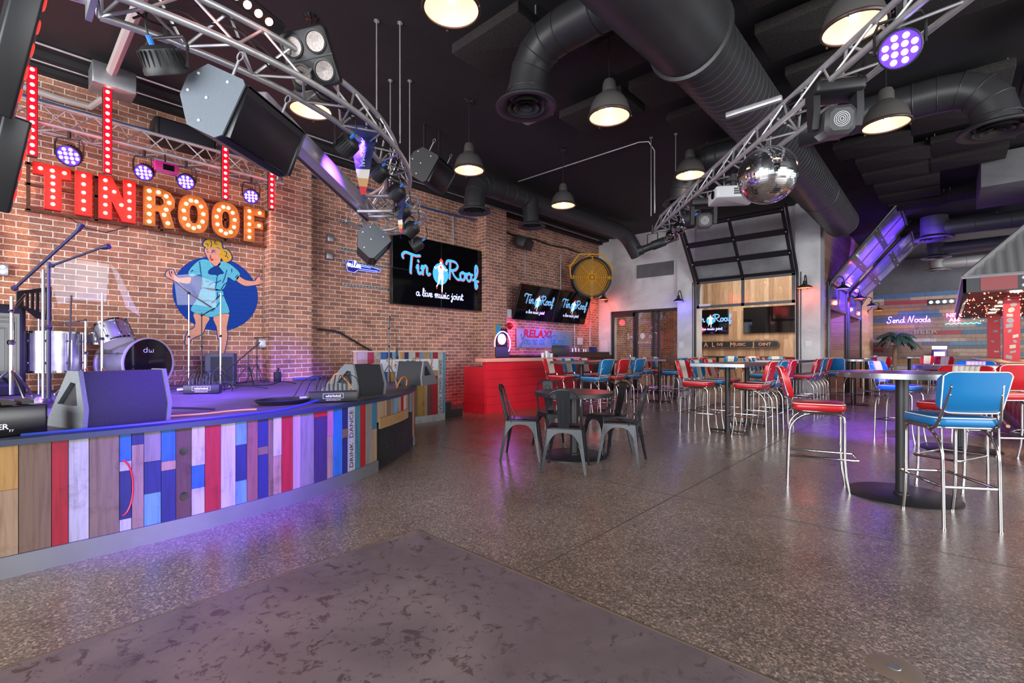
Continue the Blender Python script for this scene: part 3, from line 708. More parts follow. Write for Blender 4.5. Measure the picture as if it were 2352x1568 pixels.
PL = [(-.58, -.51, [(.6, OR), (0, TAN)]), (-.51, -.38, [(0, BRN)]), (-.38, -.31, [(0, RED)]), (-.31, -.22, [(0, WHT)]), (-.22, -.08, [(0, (.27, .18, .12))]), (-.08, -.02, [(.72, BLU), (.62, WHT), (.12, NAVY), (0, WHT)]),
 (-.02, .04, [(.88, NAVY), (0, (.4, .25, .2))]), (.04, .13, [(.68, GRY), (.34, NAVY), (0, LBL)]), (.13, .21, [(.66, BLU), (.56, TAN), (0, NAVY)]), (.21, .30, [(0, DBR)]), (.30, .38, [(.56, WHT), (.3, BLU), (0, WHT)]), (.38, .48, [(0, RED)]), (.48, .58, [(0, WHT)]),
 (.58, .66, [(.72, LBL), (.28, NAVY), (0, LBL)]), (.66, .74, [(0, (.32, .12, .1))]), (.74, .82, [(.65, NAVY), (.55, BRN), (0, NAVY)]), (.82, .86, [(0, BRN)]), (.86, .93, [(.5, WHT), (0, TAN)]), (.93, 1.03, [(0, RED)]), (1.03, 1.10, [(0, PNK)]), (1.10, 1.24, [(0, GRY)]),
 (1.24, 1.38, [(.92, RED), (0, (.06, .03, .12))]), (1.38, 1.45, [(.62, (.6, .2, .3)), (0, TAN)]), (1.45, 1.57, [(0, (.03, .22, .55))]), (1.57, 1.64, [(.68, NAVY), (.54, BRN), (0, NAVY)]), (1.64, 1.74, [(0, WHT)]), (1.74, 1.82, [(0, TEAL)]), (1.82, 1.91, [(0, RED)]), (1.91, 2.03, [(0, GRY)]), (2.03, 2.125, [(.55, (.04, .2, .35)), (0, TAN)])]
rnd = random.Random(11); cols = [OR, TAN, BRN, WHT, RED, NAVY, BLU, GRY, TEAL, TAN, BRN]
s = -3.4; pre = []
while s < -.6:
    w = rnd.choice((.09, .13, .07, .16)); pre.append((s, min(s + w, -.58), [(0, rnd.choice(cols))])); s += w
mb = MB()
for a, b, segs in pre + PL:
    top = 1.0
    for f0, c in segs:
        mb.col = c; t = rnd.uniform(.0, .006); band(mb, a + .0015, b - .0015, ZB + (ZT - ZB) * f0 + .001, ZB + (ZT - ZB) * top - .001, -.02, .008 + t); top = f0
s = 2.13; k = 0
short = [TAN, TAN, BRN, GRY, LBL, TAN, RED, WHT, TAN, BRN, LBL, GRY, TAN]
while s < 3.5:
    w = .105; mb.col = short[k % 13]; band(mb, s, s + w - .003, .50 - .02 * (k % 3), ZT, -.02, .01); s += w; k += 1
mb.col = (.5, .28, .12); band(mb, 2.16, 3.0, .43, .54, .006, .03)
s = 3.5; k = 0
while s < SEND:
    w = .12; mb.col = (TAN, RED, BRN, NAVY, WHT, OR, GRY, BLU)[k % 8]; band(mb, s, min(s + w - .003, SEND), ZB, ZT, -.02, .012); s += w; k += 1
mb.build('board_cladding', M_boards, stage)
mb = MB()
for k in range(44):
    s0 = 2.14 + k * .031; p, n = edge(s0, -.005); mb.tube([(p.x, p.y, .0), (p.x, p.y, .47)], .0035, 4)
for k in range(16):
    z = .02 + k * .028; mb.tube([(lambda q: (q.x, q.y, z))(edge(2.14 + j * .125, -.004)[0]) for j in range(12)], .0025, 4)
o = mb.build('expanded_metal_grille', M_blk, stage)
# round holes, a painted ring and the running words on the boards
mb = MB(); t1 = lambda s, off: (lambda u, v, w: (lambda e: Vector((e[0].x, e[0].y, v)))(edge(s + u, off + w)))
for z in (.26, .56):
    mb = MB(); f = t1(.255, .0145); mb.poly([(.02 * cos(a * pi / 8), z + .026 * sin(a * pi / 8)) for a in range(16)], .001, f)
    mb.build('bolt_hole', M_blkg, stage)
mb = MB(); f = t1(-.05, .0125)
mb.tube([f(-.03 + max(-.0, .028 + .12 * cos(a * pi / 14)) * .45, .38 + .17 * sin(a * pi / 14), 0) for a in range(-7, 8)], .005, 5)
mb.build('painted_ring', M_redp, stage)
mb = MB(); f = t1(1.69, .0155); text_mb(mb, 'DRINK  DANCE', .075, lambda u, v, w: f(-v, .41 + u, w), 0, sx=1.02); mb.build('board_lettering', M_blk, stage)

# panel beside the stairs: boards, a shop sign and the running words, thin side to the wall
t = thing('stair_panel', 'chest-high board-clad stair panel behind the right end of the stage', 'panel', (-6.65, 0, 0))
y0, y1 = 3.75, 5.47
mb = MB(); mb.box((-.06, (y0 + y1) / 2, .62), (.1, y1 - y0, 1.2)); mb.build('core', P('raw_ply', (.42, .3, .2), .6), t)
mb = MB(); mb.box((.0, (y0 + y1) / 2, .06), (.02, y1 - y0, .12)); mb.build('kick_plate', M_galv, t)
mb = MB(); mb.box((-.05, (y0 + y1) / 2, 1.227), (.14, y1 - y0 + .02, .02)); mb.build('cap', P('pine_cap', (.6, .45, .32), .5), t)
mb = MB(); fx = .005
def pb(a, b, z0, z1, c, t_=.012): mb.col = c; mb.box((fx + t_ / 2, (a + b) / 2, (z0 + z1) / 2), (t_, b - a - .003, z1 - z0 - .002))
edges = [(3.75, 3.92, (.62, .5, .4)), (3.92, 4.03, (.5, .03, .1)), (4.03, 4.15, (.6, .5, .42)), (4.15, 4.27, BLU), (4.27, 4.36, NAVY), (4.36, 4.43, LBL), (4.43, 4.52, WHT), (4.52, 4.6, OR), (4.6, 4.68, NAVY), (4.68, 4.82, WHT), (4.82, 4.9, RED), (4.9, 4.97, LBL), (4.97, 5.06, TAN), (5.06, 5.12, OR), (5.12, 5.19, LBL), (5.19, 5.3, RED)]
for a, b, c in edges: pb(a, b, 1.1, 1.215, c)
low = [(3.75, 3.92, TAN), (3.92, 4.03, RED), (4.03, 4.15, TAN), (4.15, 4.27, BLU), (4.27, 4.43, OR), (4.43, 4.68, TAN), (4.68, 4.86, BRN), (4.86, 5.0, (.5, .28, .05)), (5.0, 5.07, TAN), (5.07, 5.15, DBR)]
for a, b, c in low: pb(a, b, .12, 1.1, c)
pb(5.15, 5.3, .8, 1.1, TAN); pb(5.15, 5.3, .12, .8, (.42, .01, .02)); pb(5.3, 5.41, .12, 1.215, WHT); pb(5.41, 5.47, .12, 1.215, (.12, .36, .55))
mb.build('board_cladding', M_boards, t)
mb = MB(); text_mb(mb, 'DRINK  DANCE  REPEAT', .088, lambda u, v, w: Vector((.0185, 5.355 + v, .60 - u)), 0, sx=.98); mb.build('board_lettering', M_blk, t)
sg = MB(); sg.box((.026, 4.72, 1.0), (.02, 1.14, .2)); sg = sg.build('sign_board', P('grey_white_sign', (.6, .6, .66), .5), t)
mb = MB(); f = wall_f(.038, 4.7, .945)
script_mb(mb, 'Tin', .17, lambda u, v, w: f(u - .3, v, w), .009, tube=False); script_mb(mb, 'Roof', .17, lambda u, v, w: f(u + .26, v, w), .009, tube=False); mb.build('lettering', P('gold_letters', (.5, .27, .12), .5), sg)
mb = MB()
for cy_ in (-.05, .05):
    for a in range(0, 360, 45): mb.tube([f(cy_, .12, 0), f(cy_ + .05 * cos(radians(a)), .12 + .05 * sin(radians(a)) * .8, 0)], [.007, .002], 4)
    mb.tube([f(cy_, .12, 0), f(cy_ + .01, -.01, 0)], .004, 4)
mb.build('palm_mark', P('palm_green', (.08, .2, .22), .5), sg)
# stairs behind it, rail on the wall
mb = MB()
for k in range(4): mb.box((-7.52, 5.86 - k * .28, .074 * (k + 1)), (1.5, .28, .148 * (k + 1)))
tag(mb.build('stage_stairs', M_blk), 'black steps up to the stage behind the board-clad stair panel', 'stairs')
t = thing('handrail', 'bent steel handrail on the brick wall above the stage steps', 'handrail', (-8.25, 0, 0))
mb = MB(); mb.tube([(0, 3.9, 1.63), (0, 4.22, 1.60), (0, 4.3, 1.58), (0, 5.5, .95)], .019, 10); mb.build('rail', M_gun, t)
for y, z in ((4.1, 1.6), (4.9, 1.25)): mb = MB(); mb.tube([(-.1, y, z - .06), (-.04, y, z - .06), (0, y, z)], .008, 6); mb.build('bracket', M_galv, t)

# ---- stage gear
M_tol = P('speckle_black_cabinet', (.018, .019, .024), .65, noise=.2, ns=80)
M_grl = P('speaker_grille', (.012, .012, .02), .6, noise=.3, ns=300)
M_bs = P('grey_cabinet_side', (.16, .175, .19), .6, noise=.12, ns=90)
def wedge(label, x, y, a, w=.5, d=.5, h=.36, group='stage wedge monitors'):
    # local: back towards +X (the dance floor), baffle slopes towards -X (the stage)
    t = thing('stage_monitor', label, 'stage monitor', (x, y, SZ), radians(a), group)
    pf = [(0, 0), (.02, h * .35), (-.05, h), (-.16, h), (-d * .96, h * .16), (-d, 0)]
    mb = MB(); mb.poly(pf, w - .05, lambda u, v, q: Vector((u, -w / 2 + .025 + q, v))); mb.build('cabinet', M_tol, t)
    hole = [(-.12, h * .45), (-.07, h * .78), (-.15, h * .82), (-.26, h * .5)] if h < .33 else [(-.1, h * .4), (-.05, h * .42), (-.07, h * .8), (-.13, h * .82), (-.3, h * .42)]
    for sg in (-1, 1):
        mb = MB(); mb.poly([[(p[0] * 1.02 + (.012 if p[0] > -.1 else -.008), p[1] * 1.02) for p in pf], hole], .025, lambda u, v, q: Vector((u, sg * (w / 2) - sg * .025 + sg * q, v)))
        tag(mb.build('side_cheek', M_bs, t), 'lighter grey moulded side with a grab hole')
    mb = MB(); A = Vector((-.16, 0, h)); B = Vector((-d * .96, 0, h * .16)); c = (A + B) / 2; mb.box(c + Vector((-.008, 0, .008)), (.40 * (d / .5), w - .08, .012), R=Matrix.Rotation(-math.atan2(A.z - B.z, A.x - B.x), 3, 'Y')); mb.build('grille', M_grl, t)
    return t
wedge('black wedge monitor nearest us, back to the dance floor, in front of the drums', -3.985, .6, 17, .5, .42, .355)
wedge('wedge monitor on the stage lip behind the long cable box', -4.68, 2.80, 12, .42, .56, .34)
o = wedge('farthest wedge monitor on the stage lip, connector panel facing us', -5.68, 4.02, -62, .42, .5, .34)
mb = MB(); mb.box((-.24, -.212, .12), (.28, .004, .11)); 
for k in range(8):
    for j in range(2): mb.cyl((-.35 + k * .03, -.214, .09 + j * .05), (-.35 + k * .03, -.222, .09 + j * .05), .009, n=8, m=1)
mb.build('connector_panel', [P('panel_dark', (.05, .07, .09), .4), M_chrome], o)
def snake_box(label, x, y, a, L=.4):
    t = thing('cable_box', label, 'cable box', (x, y, SZ + .006), radians(a), 'long black cable boxes')
    mb = MB(); mb.rbox((0, 0, .05), (.12, L, .1), .008, .006); mb.build('case', M_blk, t)
    mb = MB(); f = lambda u, v, w: Vector((.0615 + w, u, .058 + v)); text_mb(mb, 'whirlwind', .034, f, 0, bold=.0006); 
    for a_, b_ in (((-.09, -.022), (.09, -.022)), ((.09, -.022), (.09, .024)), ((.09, .024), (-.09, .024)), ((-.09, .024), (-.09, -.022))): mb.tube([f(a_[0], a_[1], 0), f(b_[0], b_[1], 0)], .0015, 4)
    text_mb(mb, 'whirlwindusa.com', .018, lambda u, v, w: f(u, v - .036, w), 0); mb.build('lettering', M_white, t)
    for k in range(8):
        mb = MB(); y_ = -L * .35 + k * L * .09; mb.cyl((0, y_, .1), (.0, y_, .17), .009, n=8); mb.tube(catmull([(0, y_, .17), (-.02, y_ + .02, .25), (-.12, y_ - .1 + .03 * k, .2), (-.22, y_ - .2 + .05 * k, .03), (-.3, y_ - .3 + .06 * k, .0)], 4), .0035, 5); mb.build('plug_and_cable', M_blkp, t)
    mb = MB(); mb.cyl((0, -L / 2, .05), (0, -L / 2 - .07, .045), .022, n=12); mb.build('multicore_socket', M_galv, t)
    return t
snake_box('long black cable box with white lettering on the stage lip before the wedge monitor', -4.33, 2.19, -24, .44)
snake_box('black cable box with white lettering on the deck beside the bass drum', -6.3, 1.62, -30, .36)
def cable(label, pts, m, r=.006, name='stage_cable'):
    mb = MB(); mb.tube(catmull(pts, 6), r, 6); return tag(mb.build(name, m), label, 'cable')
Zc = SZ + .012
cable('blue multicore cable running along the stage lip to the cable box', [(-3.83, .1, Zc), (-3.82, .62, Zc), (-3.86, 1.2, Zc), (-3.98, 1.6, Zc), (-4.2, 1.98, Zc + .03)], P('blue_cable', (.03, .06, .3), .4), .011)
cable('yellow cable on the deck beside the nearest wedge monitor', [(-4.2, .8, Zc), (-4.15, 1.05, Zc), (-4.2, 1.3, Zc), (-4.16, 1.45, Zc)], P('yellow_cable', (.7, .42, .06), .5), .007)
cable('orange cable looped on the stage lip before the farthest wedge monitor', [(-5.3, 3.55, Zc), (-5.4, 3.7, Zc + .12), (-5.52, 3.86, Zc + .1), (-5.58, 3.9, Zc)], P('orange_cable', (.8, .25, .05), .5), .010)
cable('orange cable hanging over the cable box on the stage lip', [(-4.5, 2.2, Zc), (-4.48, 2.28, Zc + .24), (-4.42, 2.36, Zc + .2), (-4.36, 2.42, Zc + .08)], MC['orange_cable'], .006)
mb = MB()
for k in range(5): mb.tube([(-4.45 + (.13 + .012 * k) * cos(a * pi / 12), 1.78 + (.2 + .01 * k) * sin(a * pi / 12), Zc + .009 * k) for a in range(24)], .006, 5, closed=True)
tag(mb.build('coiled_cable', M_blkp), 'black cable coiled flat on the deck left of the long cable box', 'cable')
rnd = random.Random(5)
for k, lb in enumerate(['black cable lying along the foot of the brick wall behind the stage', 'black cable trailing from the wall outlet to the deck', 'black cable snaking across the deck in front of the small wall amplifier', 'black cable lying behind the nearest wedge monitor', 'black cable between the bass drum and the cable box']):
    base = [(-8.1, 1.9), (-8.15, 3.0), (-7.4, 1.9), (-4.6, .1), (-6.9, 1.4)][k]
    pts = [(base[0] + rnd.uniform(-.15, .15) * (1 if k else .3) + .05 * j, base[1] + j * .22 + rnd.uniform(-.1, .1), Zc + (.03 if j % 3 == 1 else 0)) for j in range(6)]
    cable(lb, pts, M_blkp, .008)
mb = MB(); mb.rbox((0, 0, .03), (.05, .5, .035), .008, .004); tag(mb.build('power_strip', P('blue_strip', (.05, .08, .35), .4), loc=(-8.0, 3.6, SZ)), 'long power strip on the deck at the foot of the pier', 'power strip')
# fog machine at the left edge
t = thing('fog_machine', 'black fog machine on the stage lip at the left edge', 'fog machine', (-3.98, -.08, SZ + .006), radians(8))
mb = MB(); mb.rbox((0, 0, .085), (.24, .56, .17), .012, .008); mb.build('case', P('fog_case', (.012, .010, .012), .25), t)
mb = MB()
for k in range(6): mb.box((.0, -.2 + k * .08, .185), (.2, .05, .02))
mb.build('top_ribs', M_blkp, t)
mb = MB(); f = lambda u, v, w: Vector((.1215, u, v)); text_mb(mb, 'GER', .042, lambda u, v, w: f(.08 + u, .055 + v, w), 0, bold=.001); text_mb(mb, 'F7', .02, lambda u, v, w: f(.13 + u, .03 + v, w), 0); mb.build('lettering', M_white, t)
# drum kit
M_shell = P('silver_shell', (.42, .42, .42), .3, .75, noise=.2, ns=9); M_head = P('drum_head_black', (.006, .005, .006), .07)
def drum(name, label, c, axis, r, L, front, rim=.012, lugs=8, par=None, legs=0):
    R = rot_to(axis); t = thing(name, label, 'drum', c); 
    mb = MB(); mb.lathe([(r, -L / 2), (r, L / 2)], n=40, R=R); mb.build('shell', M_shell, t)
    for sg, mt in ((1, front), (-1, M_whv)):
        mb = MB(); mb.lathe([(0, sg * (L / 2 + .004)), (r + .002, sg * (L / 2 + .002))], n=40, R=R); mb.build('head', mt, t)
        mb = MB(); mb.lathe([(r - .002, sg * (L / 2 - rim)), (r + rim, sg * (L / 2 - rim)), (r + rim, sg * (L / 2 + rim)), (r - .004, sg * (L / 2 + rim))], n=40, R=R, loop=True); mb.build('hoop', M_chrome if r < .3 else P('pale_hoop', (.55, .5, .48), .3, .4), t)
    for k in range(lugs):
        a = 2 * pi * (k + .5) / lugs; mb = MB()
        for z in (-.28 * L, .28 * L):
            p = R @ Vector(((r + .012) * cos(a), (r + .012) * sin(a), z)); mb.ball(p, .017, 8)
        mb.tube([R @ Vector(((r + .022) * cos(a), (r + .022) * sin(a), -L / 2)), R @ Vector(((r + .022) * cos(a), (r + .022) * sin(a), L / 2))], .004, 5); mb.build('lug', M_chrome, t)
    for k in range(legs):
        a = 2 * pi * k / legs + .5; mb = MB(); x_, y_ = (r + .03) * cos(a), (r + .03) * sin(a); mb.tube([(x_, y_, L * .3), (x_, y_, -(c[2] - SZ) + .03), (x_ * 1.08, y_ * 1.08, -(c[2] - SZ))], .008, 6); mb.ball((x_ * 1.08, y_ * 1.08, -(c[2] - SZ) + .012), .014, 6); mb.build('leg', M_chrome, t)
    return t
ax = Vector((.89, .46, 0))
kd = drum('bass_drum', 'big silver bass drum with glossy black front head', Vector((-7.62, 1.28, SZ + .335)) - ax * .25 * 0 - Vector((.1, .05, 0)), ax, .315, .46, M_head, .014, 8)
mb = MB(); R = rot_to(ax); UP = Vector((0, 0, 1)); SD = UP.cross(ax).normalized()
F = lambda u, v, w: SD * u + UP * v + ax * (.238 + w)
for st in ([(-.05 + .022 * cos(a * pi / 6), .16 + .022 * sin(a * pi / 6)) for a in range(13)], [(-.028, .14), (-.028, .205)], [(-.005, .18), (.0, .14), (.02, .14), (.024, .165), (.028, .14), (.05, .14), (.054, .18)]): mb.tube([F(u, v, 0) for u, v in st], .003, 5)
mb.build('drum_logo', M_white, kd)
mb = MB(); ring = [F(.11 + .05 * cos(a * pi / 10), -.12 + .05 * sin(a * pi / 10), .002) for a in range(20)]; mb.tube(ring, .005, 6, closed=True); mb.build('port_ring', M_chrome, kd)
drum('rack_tom', 'silver rack tom tilted above the bass drum', (-7.55, 1.0, 1.44), (-.42, -.25, .87), .165, .25, M_whv)
drum('floor_tom', 'deep silver floor tom left of the bass drum', (-7.72, .48, 1.22), (0, 0, 1), .235, .45, M_whv, legs=3)
drum('snare_drum', 'shallow silver snare behind the bass drum', (-7.9, .92, 1.385), (0, 0, 1), .17, .12, M_whv)
def stand(name, label, x, y, h, m=M_chrome, arms=(), r=.011, spread=.25, cat='stand', group=None, base='tripod', a0=20):
    t = thing(name, label, cat, (x, y, SZ), 0, group)
    r = r * .8; mb = MB(); mb.cyl((0, 0, .04), (0, 0, h * .55), r * 1.35, n=10); mb.cyl((0, 0, h * .5), (0, 0, h), r, n=10); mb.ball((0, 0, h * .55), r * 2.2, 8); mb.build('tube', m, t)
    if base == 'tripod':
        for k in range(3):
            a = radians(a0 + 120 * k); mb = MB(); mb.tube([(0, 0, .3), (spread * .55 * cos(a), spread * .55 * sin(a), .16), (spread * cos(a), spread * sin(a), .015)], r * .8, 6); mb.ball((spread * cos(a), spread * sin(a), .014), .016, 6); mb.build('leg', m, t)
    else: mb = MB(); mb.lathe([(0, 0), (.13, 0), (.13, .012), (.06, .03), (.03, .06), (.014, .08)], n=24); mb.build('base', base, t)
    for p, q, rr, mm in arms: mb = MB(); mb.cyl(p, q, rr, n=8); mb.ball(p, rr * 2, 8); mb.build('boom_arm', mm, t)
    return t
GS = 'chrome cymbal stands round the drum kit'
stand('cymbal_stand', 'thick chrome stand at the far left beside the floor tom', -7.1, .12, 1.05, r=.02, group=GS, arms=[((0, 0, .9), (-.1, .1, 1.08), .012, M_chrome)])
stand('cymbal_stand', 'chrome stand with a small square clip on top, before the bass drum', -7.0, .82, 1.14, r=.013, group=GS)
stand('cymbal_stand', 'shorter chrome stand just left of the one with the square clip', -7.2, .7, .85, r=.013, group=GS, arms=[((0, 0, .84), (-.12, -.18, .8), .008, M_chrome)])
stand('cymbal_stand', 'chrome boom stand right of the bass drum with its arm reaching down', -7.05, 1.66, 1.22, group=GS, arms=[((0, 0, 1.22), (.1, .22, 1.05), .010, M_chrome), ((0, 0, 1.22), (-.08, -.12, 1.36), .010, M_chrome)])
stand('cymbal_stand', 'thin chrome stand standing in front of the painted woman', -7.0, 2.0, 1.25, group=GS)
GM = 'black microphone stands on the stage'
def clip(t, p, v):
    mb = MB(); v = Vector(v).normalized(); mb.cyl(Vector(p), Vector(p) + v * .07, .018, .024, n=10); mb.build('microphone_clip', M_blkp, t)
t = stand('microphone_stand', 'tall black double-armed microphone stand at the left, two round bases', -5.75, .32, 1.26, M_blk, r=.015, group=GM, base=M_gun, arms=[((-.18, -.2, 1.03), (.2, .17, 1.53), .013, M_blkp), ((.02, .02, 1.23), (.34, .31, 1.385), .010, M_blkp)])
clip(t, (.2, .17, 1.53), (.2, .2, .5)); clip(t, (.34, .31, 1.385), (.5, .4, .1))
mb = MB(); mb.cyl((-.07, -.03, .0), (-.07, -.03, 1.2), .012, n=8); mb.lathe([(0, 0), (.08, 0), (.07, .03), (.02, .09)], (-.09, -.05, 0), 16); mb.build('second_pole', M_galv, t)
stand('microphone_stand', 'slim black stand right of the bass drum near the chrome boom', -7.25, 1.85, 1.0, M_blk, r=.009, group=GM, arms=[((0, 0, .96), (.02, .16, 1.08), .007, M_blkp)])
stand('microphone_stand', 'low black boom stand leaning right before the small wall amplifier', -7.35, 2.45, .45, M_blk, r=.010, group=GM, arms=[((-.15, -.42, .05), (.06, .14, .62), .009, M_blkp)], spread=.18)
stand('microphone_stand', 'thin black stand against the brick wall right of the painted legs', -8.02, 2.8, .72, M_blk, r=.009, group=GM, arms=[((-.02, -.02, .7), (.02, .18, .72), .007, M_blkp)], spread=.15)
t = stand('microphone_stand', 'black stand with a hanging microphone in front of the stair panel', -5.95, 3.86, 1.02, M_gun, r=.010, group=GM, arms=[((0, 0, .82), (.0, .02, 1.0), .008, M_blkp)], spread=.16)
mb = MB(); mb.tube(catmull([(0, 0, .92), (.02, .09, .8), (.03, .11, .55)], 5), .004, 5); mb.cyl((.03, .11, .55), (.03, .115, .42), .013, .018, n=10); mb.ball((.03, .117, .40), .026, 10, 0); mb.build('microphone', [M_blkp], t)
# acrylic shields on their stands
M_acr = P('clear_acrylic', (.75, .78, .85), .05); M_acr.node_tree.nodes['Principled BSDF'].inputs['Alpha'].default_value = .10
def acrylic(label, quads, pole):
    t = thing('acrylic_shield', label, 'shield', (0, 0, 0), 0, 'clear acrylic drum shields')
    for q in quads:
        mb = MB(); a, b, c, d = [Vector(p) for p in q]; n = (b - a).cross(d - a).normalized() * .005
        mb.rings([[a, b, c, d], [a + n, b + n, c + n, d + n]]); mb.build('panel', M_acr, t)
    mb = MB(); mb.cyl(pole[0], pole[1], .008, n=8); mb.build('holder', M_blk, t); return t
acrylic('folded clear shield behind the tall double microphone stand', [[(-7.44, .37, 2.23), (-7.19, .6, 2.26), (-7.17, .6, 1.8), (-7.3, .48, 1.75)], [(-7.19, .6, 2.26), (-6.9, .87, 2.2), (-6.98, .85, 1.78), (-7.17, .6, 1.8)], [(-6.9, .87, 2.22), (-6.78, .93, 2.1), (-6.66, 1.1, 1.62), (-6.8, 1.0, 1.72)]], ((-7.2, .55, SZ), (-7.18, .58, 1.85)))
acrylic('small clear shield in front of the painted circle', [[(-7.3, 1.55, 2.2), (-7.1, 1.72, 2.22), (-7.05, 1.75, 1.82), (-7.25, 1.58, 1.82)], [(-7.1, 1.72, 2.22), (-6.95, 1.92, 2.12), (-6.92, 1.93, 1.78), (-7.05, 1.75, 1.82)]], ((-7.0, 2.0, 1.97), (-7.0, 1.9, 1.85)))
# fan-shaped antenna on a stand, outlet box, side speaker, wall amplifier
t = thing('antenna_paddle', 'black slotted fin antenna on a slim pole behind the floor tom', 'antenna', (-7.6, .32, SZ), radians(40))
mb = MB(); mb.poly([[(-.21, 1.14), (.16, 1.24), (.16, .84), (-.0, .86), (-.21, 1.02)]] + [[(-.14 + k * .055, 1.12 + k * .012), (-.115 + k * .055, 1.125 + k * .012), (-.115 + k * .055, .98 - k * .018), (-.14 + k * .055, .99 - k * .018)] for k in range(5)], .014, lambda u, v, w: Vector((w, u, v))); mb.build('fin', M_blkp, t)
mb = MB(); mb.cyl((0, .03, 0), (0, .03, .88), .009, n=8); mb.build('pole', M_galv, t)
t = thing('loudspeaker', 'big black loudspeaker standing on the deck at the far left', 'loudspeaker', (-7.75, -.1, SZ), radians(10))
mb = MB(); mb.rbox((0, 0, .5), (.5, .62, 1.0), .05, .02); mb.build('cabinet', M_blkp, t)
mb = MB()
for r in (.30, .26, .2): mb.tube([(.255, r * .9 * max(-.8, min(.8, 1.25 * cos(a * pi / 16))), .5 + r * 1.45 * max(-.82, min(.82, 1.25 * sin(a * pi / 16)))) for a in range(32)], .009, 6, closed=True)
mb.build('front_ribs', M_blkg, t)
mb = MB(); mb.poly([(-.25, .1), (.25, .1), (.25, .9), (-.25, .9)], .004, lambda u, v, w: Vector((.25 + w, u, v))); mb.build('front', M_head, t)
t = thing('loudspeaker', 'small grey and black speaker box at the foot of the painted legs', 'loudspeaker', (-8.02, 2.3, SZ), radians(-25))
mb = MB(); mb.rbox((0, 0, .23), (.3, .38, .46), .02, .01); mb.build('cabinet', P('grey_blue_box', (.08, .1, .12), .6), t)
mb = MB(); mb.box((.153, .03, .23), (.01, .28, .36)); mb.build('grille', M_grl, t)
def box_thing(name, label, cat, c, d, m, group=None, extra=None):
    mb = MB(); mb.rbox((0, 0, 0), d, min(d) * .08, min(d) * .06); o = mb.build(name, m, loc=c); tag(o, label, cat, group); return o
t = thing('wall_outlet', 'grey outlet box on the brick wall beside the left-hand pier', 'outlet', (-8.3, 3.0, 1.36))
mb = MB(); mb.rbox((0, 0, 0), (.08, .16, .15), .01, .005); mb.build('box', M_galv, t)
mb = MB(); mb.box((.05, .02, 0), (.03, .09, .11)); mb.tube([(.068, .02 + .022 * cos(a * pi / 6), .022 * sin(a * pi / 6)) for a in range(9)], .004, 5); mb.build('plug', M_white, t)
t = thing('wall_outlet', 'double outlet box high at the far left behind the microphone stand', 'outlet', (-8.3, .02, 2.2))
mb = MB(); mb.rbox((0, 0, 0), (.06, .2, .14), .01, .005); mb.build('box', M_galv, t)
mb = MB(); 
for a, b in ((-.05, .03), (-.05, -.03), (.05, .03), (.05, -.03)): mb.cyl((.03, a, b), (.034, a, b), .024, n=14)
mb.build('sockets', M_white, t)
mb = MB(); mb.rbox((0, 0, .07), (.08, .1, .17), .01, .006); mb.cyl((0, 0, .15), (0, .02, .22), .018, n=8); tag(mb.build('effects_pedal', M_blkp, loc=(-8.0, 3.1, SZ)), 'small dark pedal standing on the deck by the wall cables', 'pedal')
# ================================================================ RIGGING AND LIGHTS
def truss(name, label, path, w=.26, h=.26, rc=.024, rl=.010, step=.22, loc=(0, 0, 0), closed_end=True):
    # path: centre of the two lower chords; the third chord runs above them
    t = thing(name, label, 'truss', loc)
    P_ = [Vector(p) for p in path]; n = len(P_); Lc, Rc, Tc = [], [], []
    for i, p in enumerate(P_):
        d = (P_[min(i + 1, n - 1)] - P_[max(i - 1, 0)]).normalized(); s = d.cross(Vector((0, 0, 1))).normalized()
        Lc.append(p - s * w / 2); Rc.append(p + s * w / 2); Tc.append(p + Vector((0, 0, h)))
    for c in (Lc, Rc, Tc): mb = MB(); mb.tube(c, rc, 10); mb.build('chord', M_alu, t)
    for a, b, off in ((Lc, Tc, 0), (Rc, Tc, 1), (Lc, Rc, 0)):
        mb = MB(); pts = []; acc = 0; k = off
        for i in range(n):
            if i: acc += (P_[i] - P_[i - 1]).length
            if i == 0 or acc >= step: pts.append((a if k % 2 == 0 else b)[i]); k += 1; acc = 0
        for p, q in zip(pts, pts[1:]): mb.cyl(p, q, rl, n=6)
        mb.build('lacing', M_alu, t)
    mb = MB()
    for i in (0, n - 1): mb.tube([Lc[i], Rc[i], Tc[i]], rc * .8, 6, closed=True)
    mb.build('end_frames', M_alu, t)
    return t
def cam3(d, X, z): v = FW * d + RT * X; return Vector((v.x, v.y, z))
truss('lighting_truss', 'straight aluminium truss at the right that carries the mirror ball', [cam3(1.0 + .055 * k, 2.53, 3.27) for k in range(130)])
AC, AR = Vector((-6.45, .95, 3.27)), 2.82
truss('lighting_truss', 'curved aluminium truss hanging over the stage front', [AC + Vector((AR * cos(radians(a)), AR * sin(radians(a)), 0)) for a in [-11 + 1.15 * k for k in range(90)]], w=.28, h=.28)
AC2 = Vector((-5.6, 3.55, 3.0))
truss('lighting_truss', 'short tightly curved truss piece under the far end of the curved truss', [AC2 + Vector((.5 * cos(radians(a)), .42 * sin(radians(a)), .05 * sin(radians(a * 2)))) for a in range(-70, 210, 9)], w=.22, h=.22, rc=.02, rl=.008, step=.16)
t = truss('lighting_truss', 'straight truss fixed along the brick wall above the marquee letters', [Vector((-7.8, -.6 + .06 * k, 3.85)) for k in range(62)], w=.28, h=.28)
